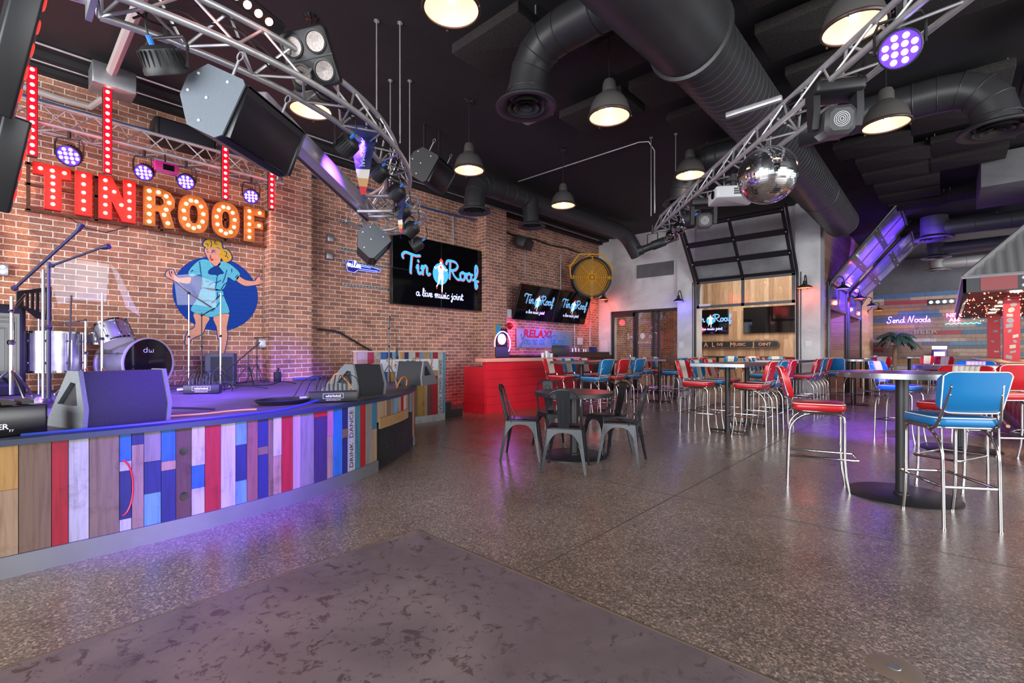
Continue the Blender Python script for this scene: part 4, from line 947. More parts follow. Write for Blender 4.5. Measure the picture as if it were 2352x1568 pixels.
# end clamp, hangers and rods
mb = MB(); mb.box((-3.62, .38, 3.4), (.3, .03, .42)); mb.cyl((-3.7, .38, 3.28), (-3.72, .12, 3.25), .03, n=12); tag(mb.build('truss_clamp', M_galv), 'galvanised end plate with stub pipe at the start of the curved truss', 'clamp')
GR = 'thin rods hanging from the black ceiling'
for k, ((x, y), lb) in enumerate([((-4.57, 2.81), 'thin ceiling rod over the curved truss, nearer of the two left of the blank ceiling'), ((-4.41, 3.0), 'thin ceiling rod over the curved truss, just right of the nearer one'), ((-5.44, 3.55), 'short thin ceiling rod behind the two long rods, left one'), ((-5.26, 3.73), 'short thin ceiling rod behind the two long rods, right one'), ((-3.66, 7.45), 'thin rod down to the far end of the straight truss'), ((-3.3, 7.6), 'thin rod ending beside the pendant behind the straight truss')]):
    mb = MB(); mb.cyl((x, y, CZ), (x, y, 3.5 if k < 5 else 3.9), .008, n=8); mb.cyl((x, y, CZ - .01), (x, y, CZ), .03, n=12); tag(mb.build('hanger_rod', M_alu), lb, 'rod', GR)
# ---- spotlights
def par(label, c, aim, lit=True, r=.105, up=(0, 0, 1), group='LED wash lights', hang=.2):
    c = Vector(c); ax_ = Vector(aim).normalized(); R = rot_to(ax_)
    t = thing('wash_light', label, 'stage light', c, 0, group)
    mb = MB(); mb.lathe([(0, -.13), (r * .6, -.13), (r * .8, -.11), (r * .92, -.02), (r, 0), (r, .025), (r * .93, .03), (r * .9, .012), (0, .012)], n=28, R=R)
    for k in range(22):
        a = 2 * pi * k / 22; p = R @ Vector((r * .86 * cos(a), r * .86 * sin(a), -.055)); mb.box(p, (.02, .005, .1), R=R @ Matrix.Rotation(a, 3, 'Z'))
    mb.build('housing', M_blkp, t)
    mb = MB(); mb.lathe([(0, .014), (r * .9, .014)], n=28, R=R); f = mb.build('lens_plate', M_ledvb if lit else M_head, t)
    mb = MB()
    for px_, py_ in [(-.5, 1.15), (.5, 1.15), (-1.25, .4), (-.42, .4), (.42, .4), (1.25, .4), (-1.25, -.4), (-.42, -.4), (.42, -.4), (1.25, -.4), (-.5, -1.15), (.5, -1.15)]:
        p = R @ Vector((px_ * r * .5, py_ * r * .52, .017)); mb.lathe([(0, .006), (r * .14, .004), (r * .16, 0)], p, 10, R=R)
    mb.build('led_cells', M_ledv if lit else M_chrome, f)
    sd = ax_.cross(Vector((0, 0, 1))); sd = sd.normalized() if sd.length > .1 else Vector((1, 0, 0)); Z_ = Vector((0, 0, 1))
    mb = MB(); mb.tube([sd * r * 1.08, sd * r * 1.1 + Z_ * hang * .7, sd * r * .9 + Z_ * hang, -sd * r * .9 + Z_ * hang, -sd * r * 1.1 + Z_ * hang * .7, -sd * r * 1.08], .010, 6); mb.cyl(Z_ * hang, Z_ * (hang + .08), .018, n=8); mb.build('yoke', M_blkp, t)
    mb = MB(); p = R @ Vector((.03, 0, -.13)); mb.tube(catmull([p, p - ax_ * .08 + Z_ * .02, p - ax_ * .06 + Z_ * .15], 4), .006, 5); mb.cyl(p, p - ax_ * .05, .016, n=8, m=1); mb.build('power_lead', [M_blkp, P('blue_connector', (.03, .2, .7), .4)], t)
    return t
dn = Vector((0, 0, -1))
for (y, z, lb, r) in [(.6, 3.54, 'lit violet wash light above the red T and I', .12), (1.31, 3.54, 'lit violet wash light above the red N, left of the pink box', .105), (1.77, 3.54, 'lit violet wash light above the gold R, right of the pink box', .105), (2.59, 3.54, 'lit violet wash light above the gold F', .105)]:
    par(lb, (-7.65, y, z), (.75, -.35, -.5), True, r, group='lit violet wash lights on the wall truss')
par('unlit wash light hanging near the start of the curved truss above the speaker', (-3.66, .74, 3.02), (-.35, .45, -.8), False, .13, group='unlit wash lights on the curved truss')
for c, lb in [((-4.12, 2.19, 3.1), 'unlit wash light beside the first blue pennant'), ((-4.61, 2.83, 3.16), 'unlit wash light on the curved truss just past the first pennant'), ((-4.75, 3.15, 3.05), 'unlit wash light, upper of the cluster at the truss bend'), ((-5.0, 3.4, 2.93), 'unlit wash light, middle of the cluster at the truss bend'), ((-5.12, 3.62, 2.78), 'unlit wash light, third of the cluster at the truss bend')]:
    par(lb, c, (-.75, -.25, -.5), False, .10, group='unlit wash lights on the curved truss')
par('violet wash light, lower end of the cluster above the video wall', (-5.2, 3.75, 2.62), (-.6, -.6, -.5), True, .09, group='unlit wash lights on the curved truss')
par('lit violet wash light at the near end of the straight truss, cells facing us', (-.22, 3.86, 3.13), (.10, -.9, -.5), True, .115, group='lit wash lights on the straight truss')
par('lit violet wash light near the far end of the straight truss', (-2.78, 6.72, 3.13), (-.75, -.3, -.25), True, .11, group='lit wash lights on the straight truss')
# red LED battens on the wall truss
for y, z0, z1, lb in [(.29, 3.42, 4.44, 'first red LED batten from the left, above the T'), (.94, 3.40, 4.45, 'second red LED batten, above the red N'), (2.23, 3.39, 4.40, 'third red LED batten, above the gold O letters'), (2.86, 3.39, 4.40, 'fourth red LED batten, by the pier')]:
    t = thing('led_batten', lb, 'LED bar', (-7.6, y, (z0 + z1) / 2), 0, 'upright red LED battens')
    L = z1 - z0; mb = MB(); mb.rbox((-.02, 0, 0), (.06, .09, L), .008, .004); mb.build('housing', M_blk, t)
    mb = MB(); mb.box((.0125, 0, 0), (.004, .078, L - .02)); f = mb.build('lens_strip', M_ledrl, t)
    mb = MB()
    for k in range(12): mb.ball((.014, 0, -L / 2 + L * (k + .5) / 12), .022, 8, sc=(.3, 1, 1))
    mb.build('led_cells', M_ledr, f)
    mb = MB(); mb.box((-.09, 0, L * .25), (.13, .03, .04)); mb.box((-.09, 0, -L * .12), (.13, .03, .04)); mb.build('truss_bracket', M_galv, t)
    light('POINT', 'batten_glow', (-7.45, y, (z0 + z1) / 2 - .2), 3.5, (1, .04, .03), .3)
# red LED bar lying along the curved truss, and the two dark bars at the left edge
def bar(label, a, b, lit, group=None, w=.1, face=Vector((.7, -.6, -.5))):
    a, b = Vector(a), Vector(b); c = (a + b) / 2; d = (b - a).normalized(); L = (b - a).length; n = (face - d * face.dot(d)).normalized(); s = d.cross(n)
    R = Matrix((s, n, d)).transposed(); t = thing('led_bar', label, 'LED bar', c, 0, group)
    mb = MB(); mb.rbox((0, 0, 0), (w, .08, L), .01, .006, R=R)
    for k in range(-3, 4): mb.box(R @ Vector((k * w * .12, -.044, 0)), (.004, .01, L * .98), R=R)
    mb.build('housing', M_blk, t)
    mb = MB()
    for k in range(max(3, int(L / .085))): mb.lathe([(0, .046), (.022, .044), (.028, .040)], R @ Vector((0, 0, -L / 2 + .05 + k * .085)), 12, R=R @ Matrix.Rotation(radians(-90), 3, 'X'))
    mb.build('led_cells', M_ledr if lit else P('dim_red_led', (.3, .01, .01), .3, emis=(1, .05, .03), es=.5), t)
bar('lit red LED bar lying along the top of the curved truss', (-3.42, .72, 3.66), (-3.66, 1.44, 3.62), True)
def cpt(px, py, d): u = (px - 1176) / 1090; v = FW * d + RT * (u * d); return Vector((v.x, v.y, HC + (808 - py) / 1090 * d))
bar('long black LED bar seen from behind across the top left corner', cpt(75, -40, 1.7), cpt(-5, 262, 1.75), False, 'black LED bars at the top left', .085, RT * .75 + FW * .66)
bar('shorter black LED bar below the long one at the left edge', cpt(42, 270, 1.9), cpt(-8, 480, 1.95), False, 'black LED bars at the top left', .075, RT * .75 + FW * .66)
# four-cell blinder
t = thing('blinder_light', 'black four-cell blinder standing on the curved truss', 'stage light', (-3.66, 1.66, 3.50)); n = Vector((.62, -.62, -.42)).normalized(); R = rot_to(n, radians(12))
mb = MB(); mb.rbox(R @ Vector((0, 0, -.03)), (.37, .40, .1), .03, .01, R=R); mb.box(R @ Vector((0, 0, .022)), (.38, .01, .01), R=R); mb.build('housing', M_blk, t)
for sx in (-1, 1):
    for sy in (-1, 1):
        c = R @ Vector((sx * .092, sy * .098, .02)); mb = MB(); mb.lathe([(.078, 0), (.082, .012), (.07, .014), (.066, .0)], c, 28, R=R, loop=True); mb.lathe([(0, .002), (.068, .004)], c, 28, R=R, m=1)
        mb.build('lamp_cell', [M_blk, P('blinder_lens', (.16, .14, .13), .25, .6, noise=.3, ns=90)], t)
mb = MB(); mb.tube([R @ Vector((-.2, .0, -.03)), R @ Vector((-.24, 0, -.1)), R @ Vector((-.2, 0, -.2)), R @ Vector((.1, 0, -.2))], .014, 6); mb.build('yoke', M_blk, t)
# pink effect box between the wall truss lights
t = thing('effect_box', 'small magenta laser box hanging between two lit wash lights', 'laser', (-7.6, 1.53, 3.64)); mb = MB(); mb.rbox((0, 0, 0), (.12, .26, .13), .01, .005); mb.build('case', P('magenta_case', (.5, .02, .2), .4), t)
mb = MB(); mb.box((.062, .02, 0), (.006, .12, .075)); mb.build('window', M_head, t); mb = MB(); mb.cyl((-.02, 0, .06), (-.05, 0, .2), .01, n=8); mb.build('bracket', M_blk, t)
# ---- hanging loudspeakers
def speaker(label, c, rz, tilt, s=1.0, L=.74, group='hanging loudspeakers', m=None):
    t = thing('hanging_loudspeaker', label, 'loudspeaker', c, 0, group, rot=(radians(0), radians(tilt), radians(rz)))
    pf = [(-.24, -.05), (-.10, -.23), (.14, -.24), (.19, -.20), (.21, .19), (.18, .22), (-.12, .23), (-.24, .10)]
    pf = [(a * s, b * s) for a, b in pf]
    mb = MB(); mb.poly(pf, L * s - .02, lambda u, v, q: Vector((u, -L * s / 2 + .01 + q, v))); mb.build('cabinet', P('speaker_black', (.02, .02, .022), .6), t)
    mb = MB(); mb.rbox((.205 * s, 0, 0), (.016 * s, L * s * .97, .40 * s), .03, .006, R=Matrix.Rotation(radians(-2), 3, 'Y')); mb.build('grille', P('speaker_grille_black', (.010, .010, .014), .32), t)
    for sg in (-1, 1):
        mb = MB(); mb.poly(pf, .012, lambda u, v, q: Vector((u, sg * (L * s / 2 - .002) + sg * q, v))); e = mb.build('end_panel', m or P('end_panel_grey', (.13, .155, .185), .5, noise=.08, ns=120), t)
        for u, v in ((-.16, .14), (.08, .16), (-.03, 0), (-.02, -.17), (-.19, 0)): mb = MB(); mb.cyl((u * s, sg * (L * s / 2 + .008), v * s), (u * s, sg * (L * s / 2 + .016), v * s), .010 * s, n=12); mb.build('screw', M_white, e)
    for sg in (-.3, .3): mb = MB(); mb.cyl((0, sg * s, .2 * s), (.0, sg * s, .36 * s), .01, n=6); mb.tube([(.02 * cos(a * pi / 6), sg * s, .36 * s + .03 + .03 * sin(a * pi / 6)) for a in range(12)], .005, 5, closed=True); mb.build('shackle', M_galv, t)
    return t
speaker('large black loudspeaker with pale end panel hanging under the curved truss', (-3.74, 1.24, 2.86), 36, 24, .90, .78)
speaker('loudspeaker hanging at the bend of the truss, left of the video wall', (-5.86, 3.52, 2.70), 62, 40, .84, .6, m=P('end_panel_dark', (.10, .11, .12), .5))
speaker('dark loudspeaker hanging from the ceiling behind the truss bend', (-6.1, 4.75, 4.12), 25, 30, 1.0, .62, m=P('end_panel_black', (.05, .052, .055), .5))
mb = MB(); mb.tube([(-6.1, 4.6, CZ), (-6.1, 4.6, 4.3), (-6.1, 4.9, 4.3), (-6.1, 4.9, CZ)], .02, 8); o = mb.build('speaker_hanger', M_blk); tag(o, 'black bracket holding the ceiling loudspeaker behind the truss bend', 'bracket')
# pennants
def pennant(label, c, rz, h, w, txt):
    t = thing('pennant', label, 'pennant', c, radians(rz), 'dark blue pennants on the truss')
    mb = MB(); cols_ = [((0, .55), 0), ((.55, .66), 1), ((.66, .76), 2), ((.76, .86), 3), ((.86, 1.0), 0)]
    for (a, b), m in cols_:
        for k in range(4):
            a1, b1 = a + (b - a) * k / 4, a + (b - a) * (k + 1) / 4
            q = []
            for (z, sx) in ((a1, -1), (a1, 1), (b1, 1), (b1, -1)): q.append(mb.av((sx * w / 2 * (1 - z) + .0, .012 * sin(9 * z + sx), -h * z)))
            mb.af(q, m)
    mb.build('cloth', [P('navy_cloth', (.012, .018, .10), .7), P('cream_cloth', (.6, .58, .5), .7), P('tan_cloth', (.5, .27, .12), .7), P('red_cloth', (.5, .02, .03), .7)], t, smooth=False)
    if txt: mb = MB(); text_mb(mb, txt, .06, lambda u, v, w_: Vector((v, -.02, -h * .36 + u)), 0); mb.build('lettering', M_white, t)
pennant('nearer dark blue pennant with a striped tip hanging from the curved truss', (-4.18, 2.42, 3.42), 47, .78, .30, 'JAMESON')
pennant('second dark blue pennant hanging at the truss bend, seen nearly edge on', (-4.9, 3.34, 3.1), 10, .5, .16, None)
# silver screen housing
d1_, d2_ = 3.6, 6.5
t = thing('screen_housing', 'long silver projection screen case slanting behind the curved truss', 'screen case', cam3(5.05, -1.93, 3.1), radians(42.5))
mb = MB(); mb.rbox((0, 0, 0), (.17, 2.95, .17), .02, .01); mb.build('case', P('silver_case', (.48, .44, .52), .3, .5), t); mb = MB(); mb.box((-.05, 0, -.088), (.03, 2.9, .006)); mb.box((-.088, 0, -.03), (.006, 2.9, .02)); mb.build('slot', M_blk, t)
# ---- on the straight truss
t = thing('mirror_ball', 'mirror ball hanging under the straight truss', 'mirror ball', (-1.30, 5.13, 2.95))
mb = MB(); nr, nc = 46, 96
rs = [[(.272 * sin(pi * (i + .02) / nr) * cos(2 * pi * k / nc), .272 * sin(pi * (i + .02) / nr) * sin(2 * pi * k / nc), .272 * cos(pi * (i + .02) / nr)) for k in range(nc)] for i in range(nr + 1)]
mb.rings(rs); mb.build('ball', P('mirror_tiles', (.86, .87, .88), .06, 1), t, smooth=False)
mb = MB(); rnd = random.Random(2)
for i in range(1, nr): z = .2725 * cos(pi * (i + .02) / nr); r_ = .2725 * sin(pi * (i + .02) / nr); mb.tube([(r_ * cos(2 * pi * k / 48), r_ * sin(2 * pi * k / 48), z) for k in range(48)], .0010, 4, closed=True)
mb.build('tile_joints', P('joint_grey', (.08, .08, .09), .6), t)
mb = MB(); mb.cyl((0, 0, .27), (0, 0, .34), .02, n=12); mb.cyl((0, 0, -.27), (0, 0, -.285), .012, n=8); mb.build('hanger', M_chrome, t)
def moving_head(label, c, rz, tilt, s=1.0):
    t = thing('moving_head_light', label, 'stage light', c, radians(rz), 'moving head lights under the straight truss')
    mb = MB(); mb.rbox((0, 0, .14 * s), (.36 * s, .26 * s, .10 * s), .03, .015); mb.box((.12 * s, 0, .2 * s), (.04, .2 * s, .03)); mb.box((-.12 * s, 0, .2 * s), (.04, .2 * s, .03)); mb.build('base', M_blkp, t)
    for sg in (-1, 1):
        mb = MB(); mb.poly([(-.07, .09), (.07, .09), (.075, -.02), (.05, -.16), (-.04, -.17), (-.075, -.04)], .05 * s, lambda u, v, q: Vector((sg * .13 * s + sg * q, u * s, v * s))); mb.build('yoke_arm', M_blkp, t)
    R = Matrix.Rotation(radians(tilt), 3, 'X')
    mb = MB(); mb.rings([[R @ Vector((s * x * k, s * y, s * z * k)) for x, z in ((-.11, -.07), (-.07, -.11), (.07, -.11), (.11, -.07), (.11, .07), (.07, .11), (-.07, .11), (-.11, .07))] for y, k in ((-.13, .75), (-.10, 1), (.10, 1), (.16, .8))])
    for v in mb.v: v.z -= .12 * s
    mb.build('head', P('head_plastic', (.045, .045, .048), .45), t)
    mb = MB()
    for r_ in (.055, .042, .028, .014): mb.tube([R @ Vector((s * r_ * cos(a * pi / 10), -.132 * s, s * r_ * sin(a * pi / 10))) + Vector((0, 0, -.12 * s)) for a in range(20)], .003, 5, closed=True)
    mb.build('fan_grille', M_alu, t)
moving_head('large moving head light with round fan grille under the straight truss', (-.64, 4.39, 3.10), 30, 10, .95)
moving_head('smaller looking moving head light far along the straight truss, left of the projector', (-2.38, 6.35, 3.06), 30, 10, .9)
t = thing('projector', 'white projector under the straight truss, left of the mirror ball', 'projector', (-1.80, 5.70, 3.0), radians(35))
mb = MB(); mb.rbox((0, 0, 0), (.46, .36, .13), .03, .012); mb.build('case', P('projector_white', (.62, .63, .66), .45), t)
mb = MB(); mb.cyl((-.232, -.06, 0), (-.245, -.06, 0), .045, n=24); mb.build('lens', M_head, t)
mb = MB()
for gx in (-.04, .1):
    for i in range(6):
        for j in range(3): mb.box((gx + i * .014, -.182, -.025 + j * .025), (.009, .004, .018))
mb.build('vents', M_blkp, t); mb = MB(); mb.cyl((0, 0, .06), (0, 0, .25), .03, n=12); mb.box((0, 0, .18), (.16, .1, .04)); mb.build('mount', M_blk, t)
t = thing('spotlight', 'black zoom spotlight with violet lens at the far end of the straight truss', 'stage light', (-3.6, 7.38, 2.98)); d_ = Vector((-.8, -.35, -.28)).normalized(); R = rot_to(d_)
mb = MB(); mb.lathe([(0, -.22), (.06, -.22), (.075, -.2), (.075, 0), (.06, .02), (.06, .16), (.075, .17), (.075, .25), (.066, .25)], n=20, R=R); mb.build('barrel', M_blkp, t)
mb = MB(); mb.lathe([(0, .24), (.068, .24)], n=20, R=R); mb.build('lens', P('violet_glow_lens', (.1, .05, .5), .2, emis=(.2, .12, 1), es=2.2), t)
mb = MB(); mb.rbox((0, 0, 0), (.12, .1, .24), .01, .006, R=R @ Matrix.Rotation(0, 3, 'Z'))
for v in mb.v: v -= d_ * .3
mb.build('power_box', M_blk, t); mb = MB(); mb.tube([(.09, 0, 0), (.09, 0, .2), (-.09, 0, .2), (-.09, 0, 0)], .01, 6); mb.cyl((0, 0, .2), (0, 0, .34), .02, n=8); mb.build('yoke', M_blkp, t)
mb = MB()
for a, b in (((-2.95, 6.95, 3.08), .07), ((-3.08, 7.1, 3.04), .06)): mb.ball(a, b, 12)
for (c_, r_, lb) in (((-2.98, 6.98, 3.10), .09, 'round multi-lens effect light, nearer of two under the far truss end'), ((-3.2, 7.2, 3.06), .085, 'round multi-lens effect light, farther of two under the far truss end')):
    t = thing('effect_light', lb, 'stage light', c_, 0, 'multi-lens effect lights'); mb = MB(); mb.ball((0, 0, 0), r_, 10); mb.cyl((0, 0, .06), (0, 0, .17), .02, n=8); mb.build('housing', M_blkg, t)
    for k in range(6): v = Vector((cos(k), sin(k), -.6)).normalized(); mb = MB(); mb.cyl(v * r_ * .8, v * (r_ + .02), .03, .034, n=12); mb.build('lens', M_chrome, t)
mb = MB(); mb.rbox((-1.38, 4.95, 3.58), (.5, .05, .05), .01, .004, R=None); o = mb.build('strut_bar', M_alu); tag(o, 'short metal channel lying across the straight truss above the mirror ball', 'strut')
# cables tied along the two trusses
rnd = random.Random(9)
for nm, fn, N_ in (('straight', lambda q: cam3(1.3 + q * 6.5, 2.56, 3.33), 26), ('curved', lambda q: AC + Vector((AR * cos(radians(-8 + q * 98)), AR * sin(radians(-8 + q * 98)), .05)), 26)):
    for j in range(3):
        pts = [fn(k / N_) + Vector((rnd.uniform(-.06, .06), rnd.uniform(-.06, .06), rnd.uniform(-.08, .12) + .04 * j)) for k in range(N_ + 1)]
        mb = MB(); mb.tube(catmull(pts, 3), .007, 5); tag(mb.build('truss_cable', M_blkp), f'black cable wound loosely through the {nm} truss', 'cable', f'cables in the {nm} truss')

# ================================================================ PENDANT LAMPS
M_lampo = P('lamp_outside', (.085, .078, .075), .5, .1); M_lampi = P('lamp_inside', (.46, .38, .33), .45)
def pendant(label, x, y, z=3.73):
    t = thing('pendant_lamp', label, 'pendant lamp', (x, y, z), 0, 'bell pendant lamps')
    mb = MB(); mb.lathe([(.212, 0), (.205, .06), (.18, .14), (.14, .2), (.09, .235), (.075, .25), (.07, .34), (.055, .375), (.02, .385), (.0, .386)], n=40); mb.build('shade', M_lampo, t)
    mb = MB(); mb.lathe([(.208, .002), (.2, .06), (.175, .138), (.135, .196), (.085, .228), (0, .235)], n=40); mb.build('reflector', M_lampi, t)
    mb = MB(); mb.lathe([(.205, -.012), (.222, -.012), (.228, 0), (.222, .012), (.212, .012)], n=40, loop=True)
    for k in range(3): a = 2 * pi * k / 3 + .5; mb.box((.226 * cos(a), .226 * sin(a), -.018), (.012, .012, .02))
    mb.build('rim', P('lamp_rim', (.06, .035, .028), .4, .3), t)
    mb = MB(); mb.ball((0, 0, .09), .042, 12); mb.cyl((0, 0, .12), (0, 0, .2), .02, n=10); mb.build('bulb', M_bulb, t)
    mb = MB(); mb.cyl((0, 0, .38), (0, 0, CZ - z), .006, n=6); mb.build('stem', M_blk, t)
    mb = MB(); mb.lathe([(0, CZ - z - .025), (.06, CZ - z - .02), (.075, CZ - z)], n=24); mb.build('canopy', M_blkg, t)
    light('POINT', 'pendant_glow', (x, y, z + .03), 2.2, (1, .74, .54), .03)
for x, y, z, lb in [(-2.79, 2.36, 3.84, 'bell pendant cut by the top edge, left of the first elbow duct'), (-5.04, 4.59, 3.82, 'bell pendant on a long stem right of the truss bend'), (-5.02, 6.82, 3.82, 'small looking bell pendant above the red counter'), (-2.61, 4.36, 3.69, 'bell pendant left of the big spiral duct, among acoustic panels'),
    (-.48, 6.44, 3.65, 'bell pendant right of the large moving head light'), (-.53, 4.48, 3.72, 'bell pendant behind the near end of the straight truss'), (-2.87, 7.13, 3.90, 'bell pendant behind the far part of the straight truss'), (-5.04, 2.3, 3.82, 'bell pendant half hidden behind the curved truss and blinder')]: pendant(lb, x, y, z)
# ================================================================ DUCTS, CEILING PANELS
def ring(mb, c, ax_, r, t_=.01, n=32, m=0):
    R = rot_to(ax_); mb.tube([Vector(c) + R @ Vector((r * cos(2 * pi * k / n), r * sin(2 * pi * k / n), 0)) for k in range(n)], t_, 6, m, closed=True)
def duct(name, label, path, r, seams, m=M_duct, group=None, seg=28, bend=.3):
    # path corners are turned in four-gore elbows
    P_ = [Vector(p) for p in path]; out = [P_[0]]; joints = []
    for i in range(1, len(P_) - 1):
        a = (P_[i] - P_[i - 1]).normalized(); b = (P_[i + 1] - P_[i]).normalized(); s = P_[i] - a * bend; e = P_[i] + b * bend
        for k in range(5): t_ = k / 4; q = s * (1 - t_) ** 2 + P_[i] * 2 * t_ * (1 - t_) + e * t_ * t_; out.append(q); joints.append(q)
    out.append(P_[-1]); t = thing(name, label, 'duct', (0, 0, 0), 0, group)
    mb = MB(); mb.tube(out, r, seg); mb.build('pipe', m, t, ang=50)
    mb = MB()
    for i in range(1, len(out) - 1): ring(mb, out[i], out[i + 1] - out[i - 1], r + .002, .005)
    for p, d in seams: ring(mb, p, d, r + .002, .008)
    mb.build('seams', m, t); return t
def diffuser(t, c, r, m=M_duct):
    c = Vector(c); mb = MB()
    mb.lathe([(r * .5, .1), (r * .62, .06), (r * .95, .03), (r, .01), (r, -.01), (r * .94, -.015), (r * .7, .015), (r * .62, .04)], c, 40)
    mb.build('diffuser_ring', m, t); mb = MB()
    for k, (ro, ri) in enumerate(((.60, .46), (.42, .24), (.2, .02))): mb.lathe([(r * ri, .05), (r * (ro - .08), -.0), (r * ro, -.02), (r * (ro - .04), -.012)], c - Vector((0, 0, .0)), 36)
    mb.build('diffuser_cones', m, t)
t = duct('spiral_duct', 'big black spiral duct running down the ceiling towards the wing', [(-1.78, -1.5, 4.18), (-1.78, 4.4, 4.18), (-1.78, 13.05, 4.18)], .33, [((-1.78, y, 4.18), (0, 1, 0)) for y in (7.1, 8.1, 10.4, 13.04)], bend=.02, seg=48)
mb = MB(); 
for y in [4.6 + .125 * k for k in range(68)]: ring(mb, (-1.78, y, 4.18), (0, 1, .06), .3305, .0035, 40)
mb.build('spiral_ribs', P('duct_rib', (.07, .07, .075), .4, .2), t)
mb = MB(); R = rot_to((0, 1, 0)); mb.lathe([(.40, -5.9), (.40, -1.2), (.37, -.25), (.37, -.02), (.40, -.01), (.40, .02), (.33, .03)], (-1.78, 4.4, 4.18), 40, R=R); mb.build('reducer', M_duct, t)
t = duct('branch_duct', 'black elbow duct with round diffuser left of the big spiral duct', [(-1.9, 3.8, 4.40), (-3.22, 3.8, 4.40), (-3.27, 3.79, 3.86)], .20, [((-2.4, 3.8, 4.4), (1, 0, 0)), ((-2.15, 3.8, 4.4), (1, 0, 0)), ((-3.27, 3.79, 3.95), (0, 0, 1))], bend=.42, group='branch ducts off the spiral duct'); diffuser(t, (-3.27, 3.79, 3.80), .32)
t = duct('branch_duct', 'black elbow duct with round diffuser at the upper right edge', [(-1.6, 7.45, 4.22), (.36, 7.45, 4.22), (.41, 7.45, 3.72)], .20, [((-.9, 7.45, 4.22), (1, 0, 0)), ((-.3, 7.45, 4.22), (1, 0, 0)), ((.41, 7.45, 3.8), (0, 0, 1))], bend=.44, group='branch ducts off the spiral duct'); diffuser(t, (.41, 7.45, 3.66), .34)
t = duct('branch_duct', 'black elbow duct behind the pendant over the straight truss', [(-2.0, 7.6, 4.25), (-3.15, 7.6, 4.25), (-3.2, 7.6, 3.7)], .20, [((-2.6, 7.6, 4.25), (1, 0, 0)), ((-2.3, 7.6, 4.25), (1, 0, 0))], bend=.4, group='branch ducts off the spiral duct'); diffuser(t, (-3.2, 7.6, 3.66), .3)
t = duct('wall_duct', 'grey-black duct along the top of the brick wall with two round diffusers', [(-6.75, 6.29, 4.0), (-6.75, 6.29, 4.52), (-6.6, 11.9, 4.52), (-6.45, 12.3, 3.95)], .2, [((-6.72, 7.0 + .1 * k, 4.52), (0, 1, 0)) for k in range(0, 46, 3)] + [((-6.75, 6.29, 4.08), (0, 0, 1))], bend=.36, m=P('grey_black_duct', (.055, .055, .06), .45, .2))
mb = MB(); mb.cyl((-6.62, 7.85, 4.0), (-6.66, 7.85, 4.5), .17, n=28); mb.build('drop', MC['grey_black_duct'], t); diffuser(t, (-6.75, 6.29, 3.94), .32, MC['grey_black_duct']); diffuser(t, (-6.62, 7.85, 3.93), .3, MC['grey_black_duct'])
M_dl = P('wing_grey_duct', (.12, .12, .125), .5, .2)  # even grey finish of the wing ducts
for k, (y, x1, lb) in enumerate([(16.0, 3.2, 'grey duct with a tall drum and round diffuser in the wing, nearest of three'), (19.2, 3.2, 'grey duct with round diffuser in the wing, middle of three'), (22.3, 3.2, 'grey duct with round diffuser in the wing, farthest of three')]):
    t = duct('wing_duct', lb, [(x1, y, 4.30), (-.2, y, 4.30), (-.24, y, 4.1)], .19, [((x, y, 4.30), (1, 0, 0)) for x in (.5, 1.1, 1.7, 2.3)], bend=.12, m=M_dl, group='diffuser ducts in the wing')
    mb = MB(); mb.cyl((-.24, y, 4.15), (-.24, y, 4.62 if k == 0 else 4.5), .27 if k == 0 else .22, n=32); mb.tube([(-.24 + .272 * cos(a * pi / 14), y + .272 * sin(a * pi / 14), 4.35) for a in range(28)], .008, 5, closed=True); mb.build('drum', M_dl, t); diffuser(t, (-.24, y, 4.06), .40 if k == 0 else .36, M_dl)
GP = 'acoustic panels hung under the ceiling'
p0 = thing('acoustic_panel', 'black fibrous acoustic panel hung under the ceiling left of the first elbow duct', 'acoustic panel', (-3.6, 3.8, 4.62), 0, GP); mb = MB(); mb.rbox((0, 0, 0), (1.0, .66, .11), .01, .006); mb.build('board', M_foam, p0)
for sx in (-.45, .45): mb = MB(); mb.tube([(sx, 0, .05), (sx, 0, .2)], .008, 6); mb.build('hanger', M_alu, p0)
rowsP = [(-2.45, 3.0), (-2.45, 4.75), (-3.6, 5.8), (-2.5, 5.8), (-1.0, 5.75), (-.95, 4.7), (.15, 5.2), (.15, 6.2), (-.95, 6.8), (-2.5, 6.9), (-.95, 3.6), (.2, 3.9), (-2.5, 1.9), (-.9, 8.6), (.1, 8.4), (1.2, 7.2), (.1, 9.3), (-.9, 9.7), (-2.6, 8.3), (1.2, 8.8), (-.7, 10.6), (.3, 10.5), (-.7, 11.5), (.25, 11.5), (-.6, 12.4), (-.6, 13.3), (-.5, 14.2), (.5, 14.1), (-.5, 17.2), (-.5, 18.1), (.5, 17.4), (1.3, 3.2), (1.3, 4.6), (1.3, 5.9)]
for x, y in rowsP:
    dup(p0, (x, y, 4.62), 0, 'black fibrous acoustic panel among the ducts under the black ceiling', GP)
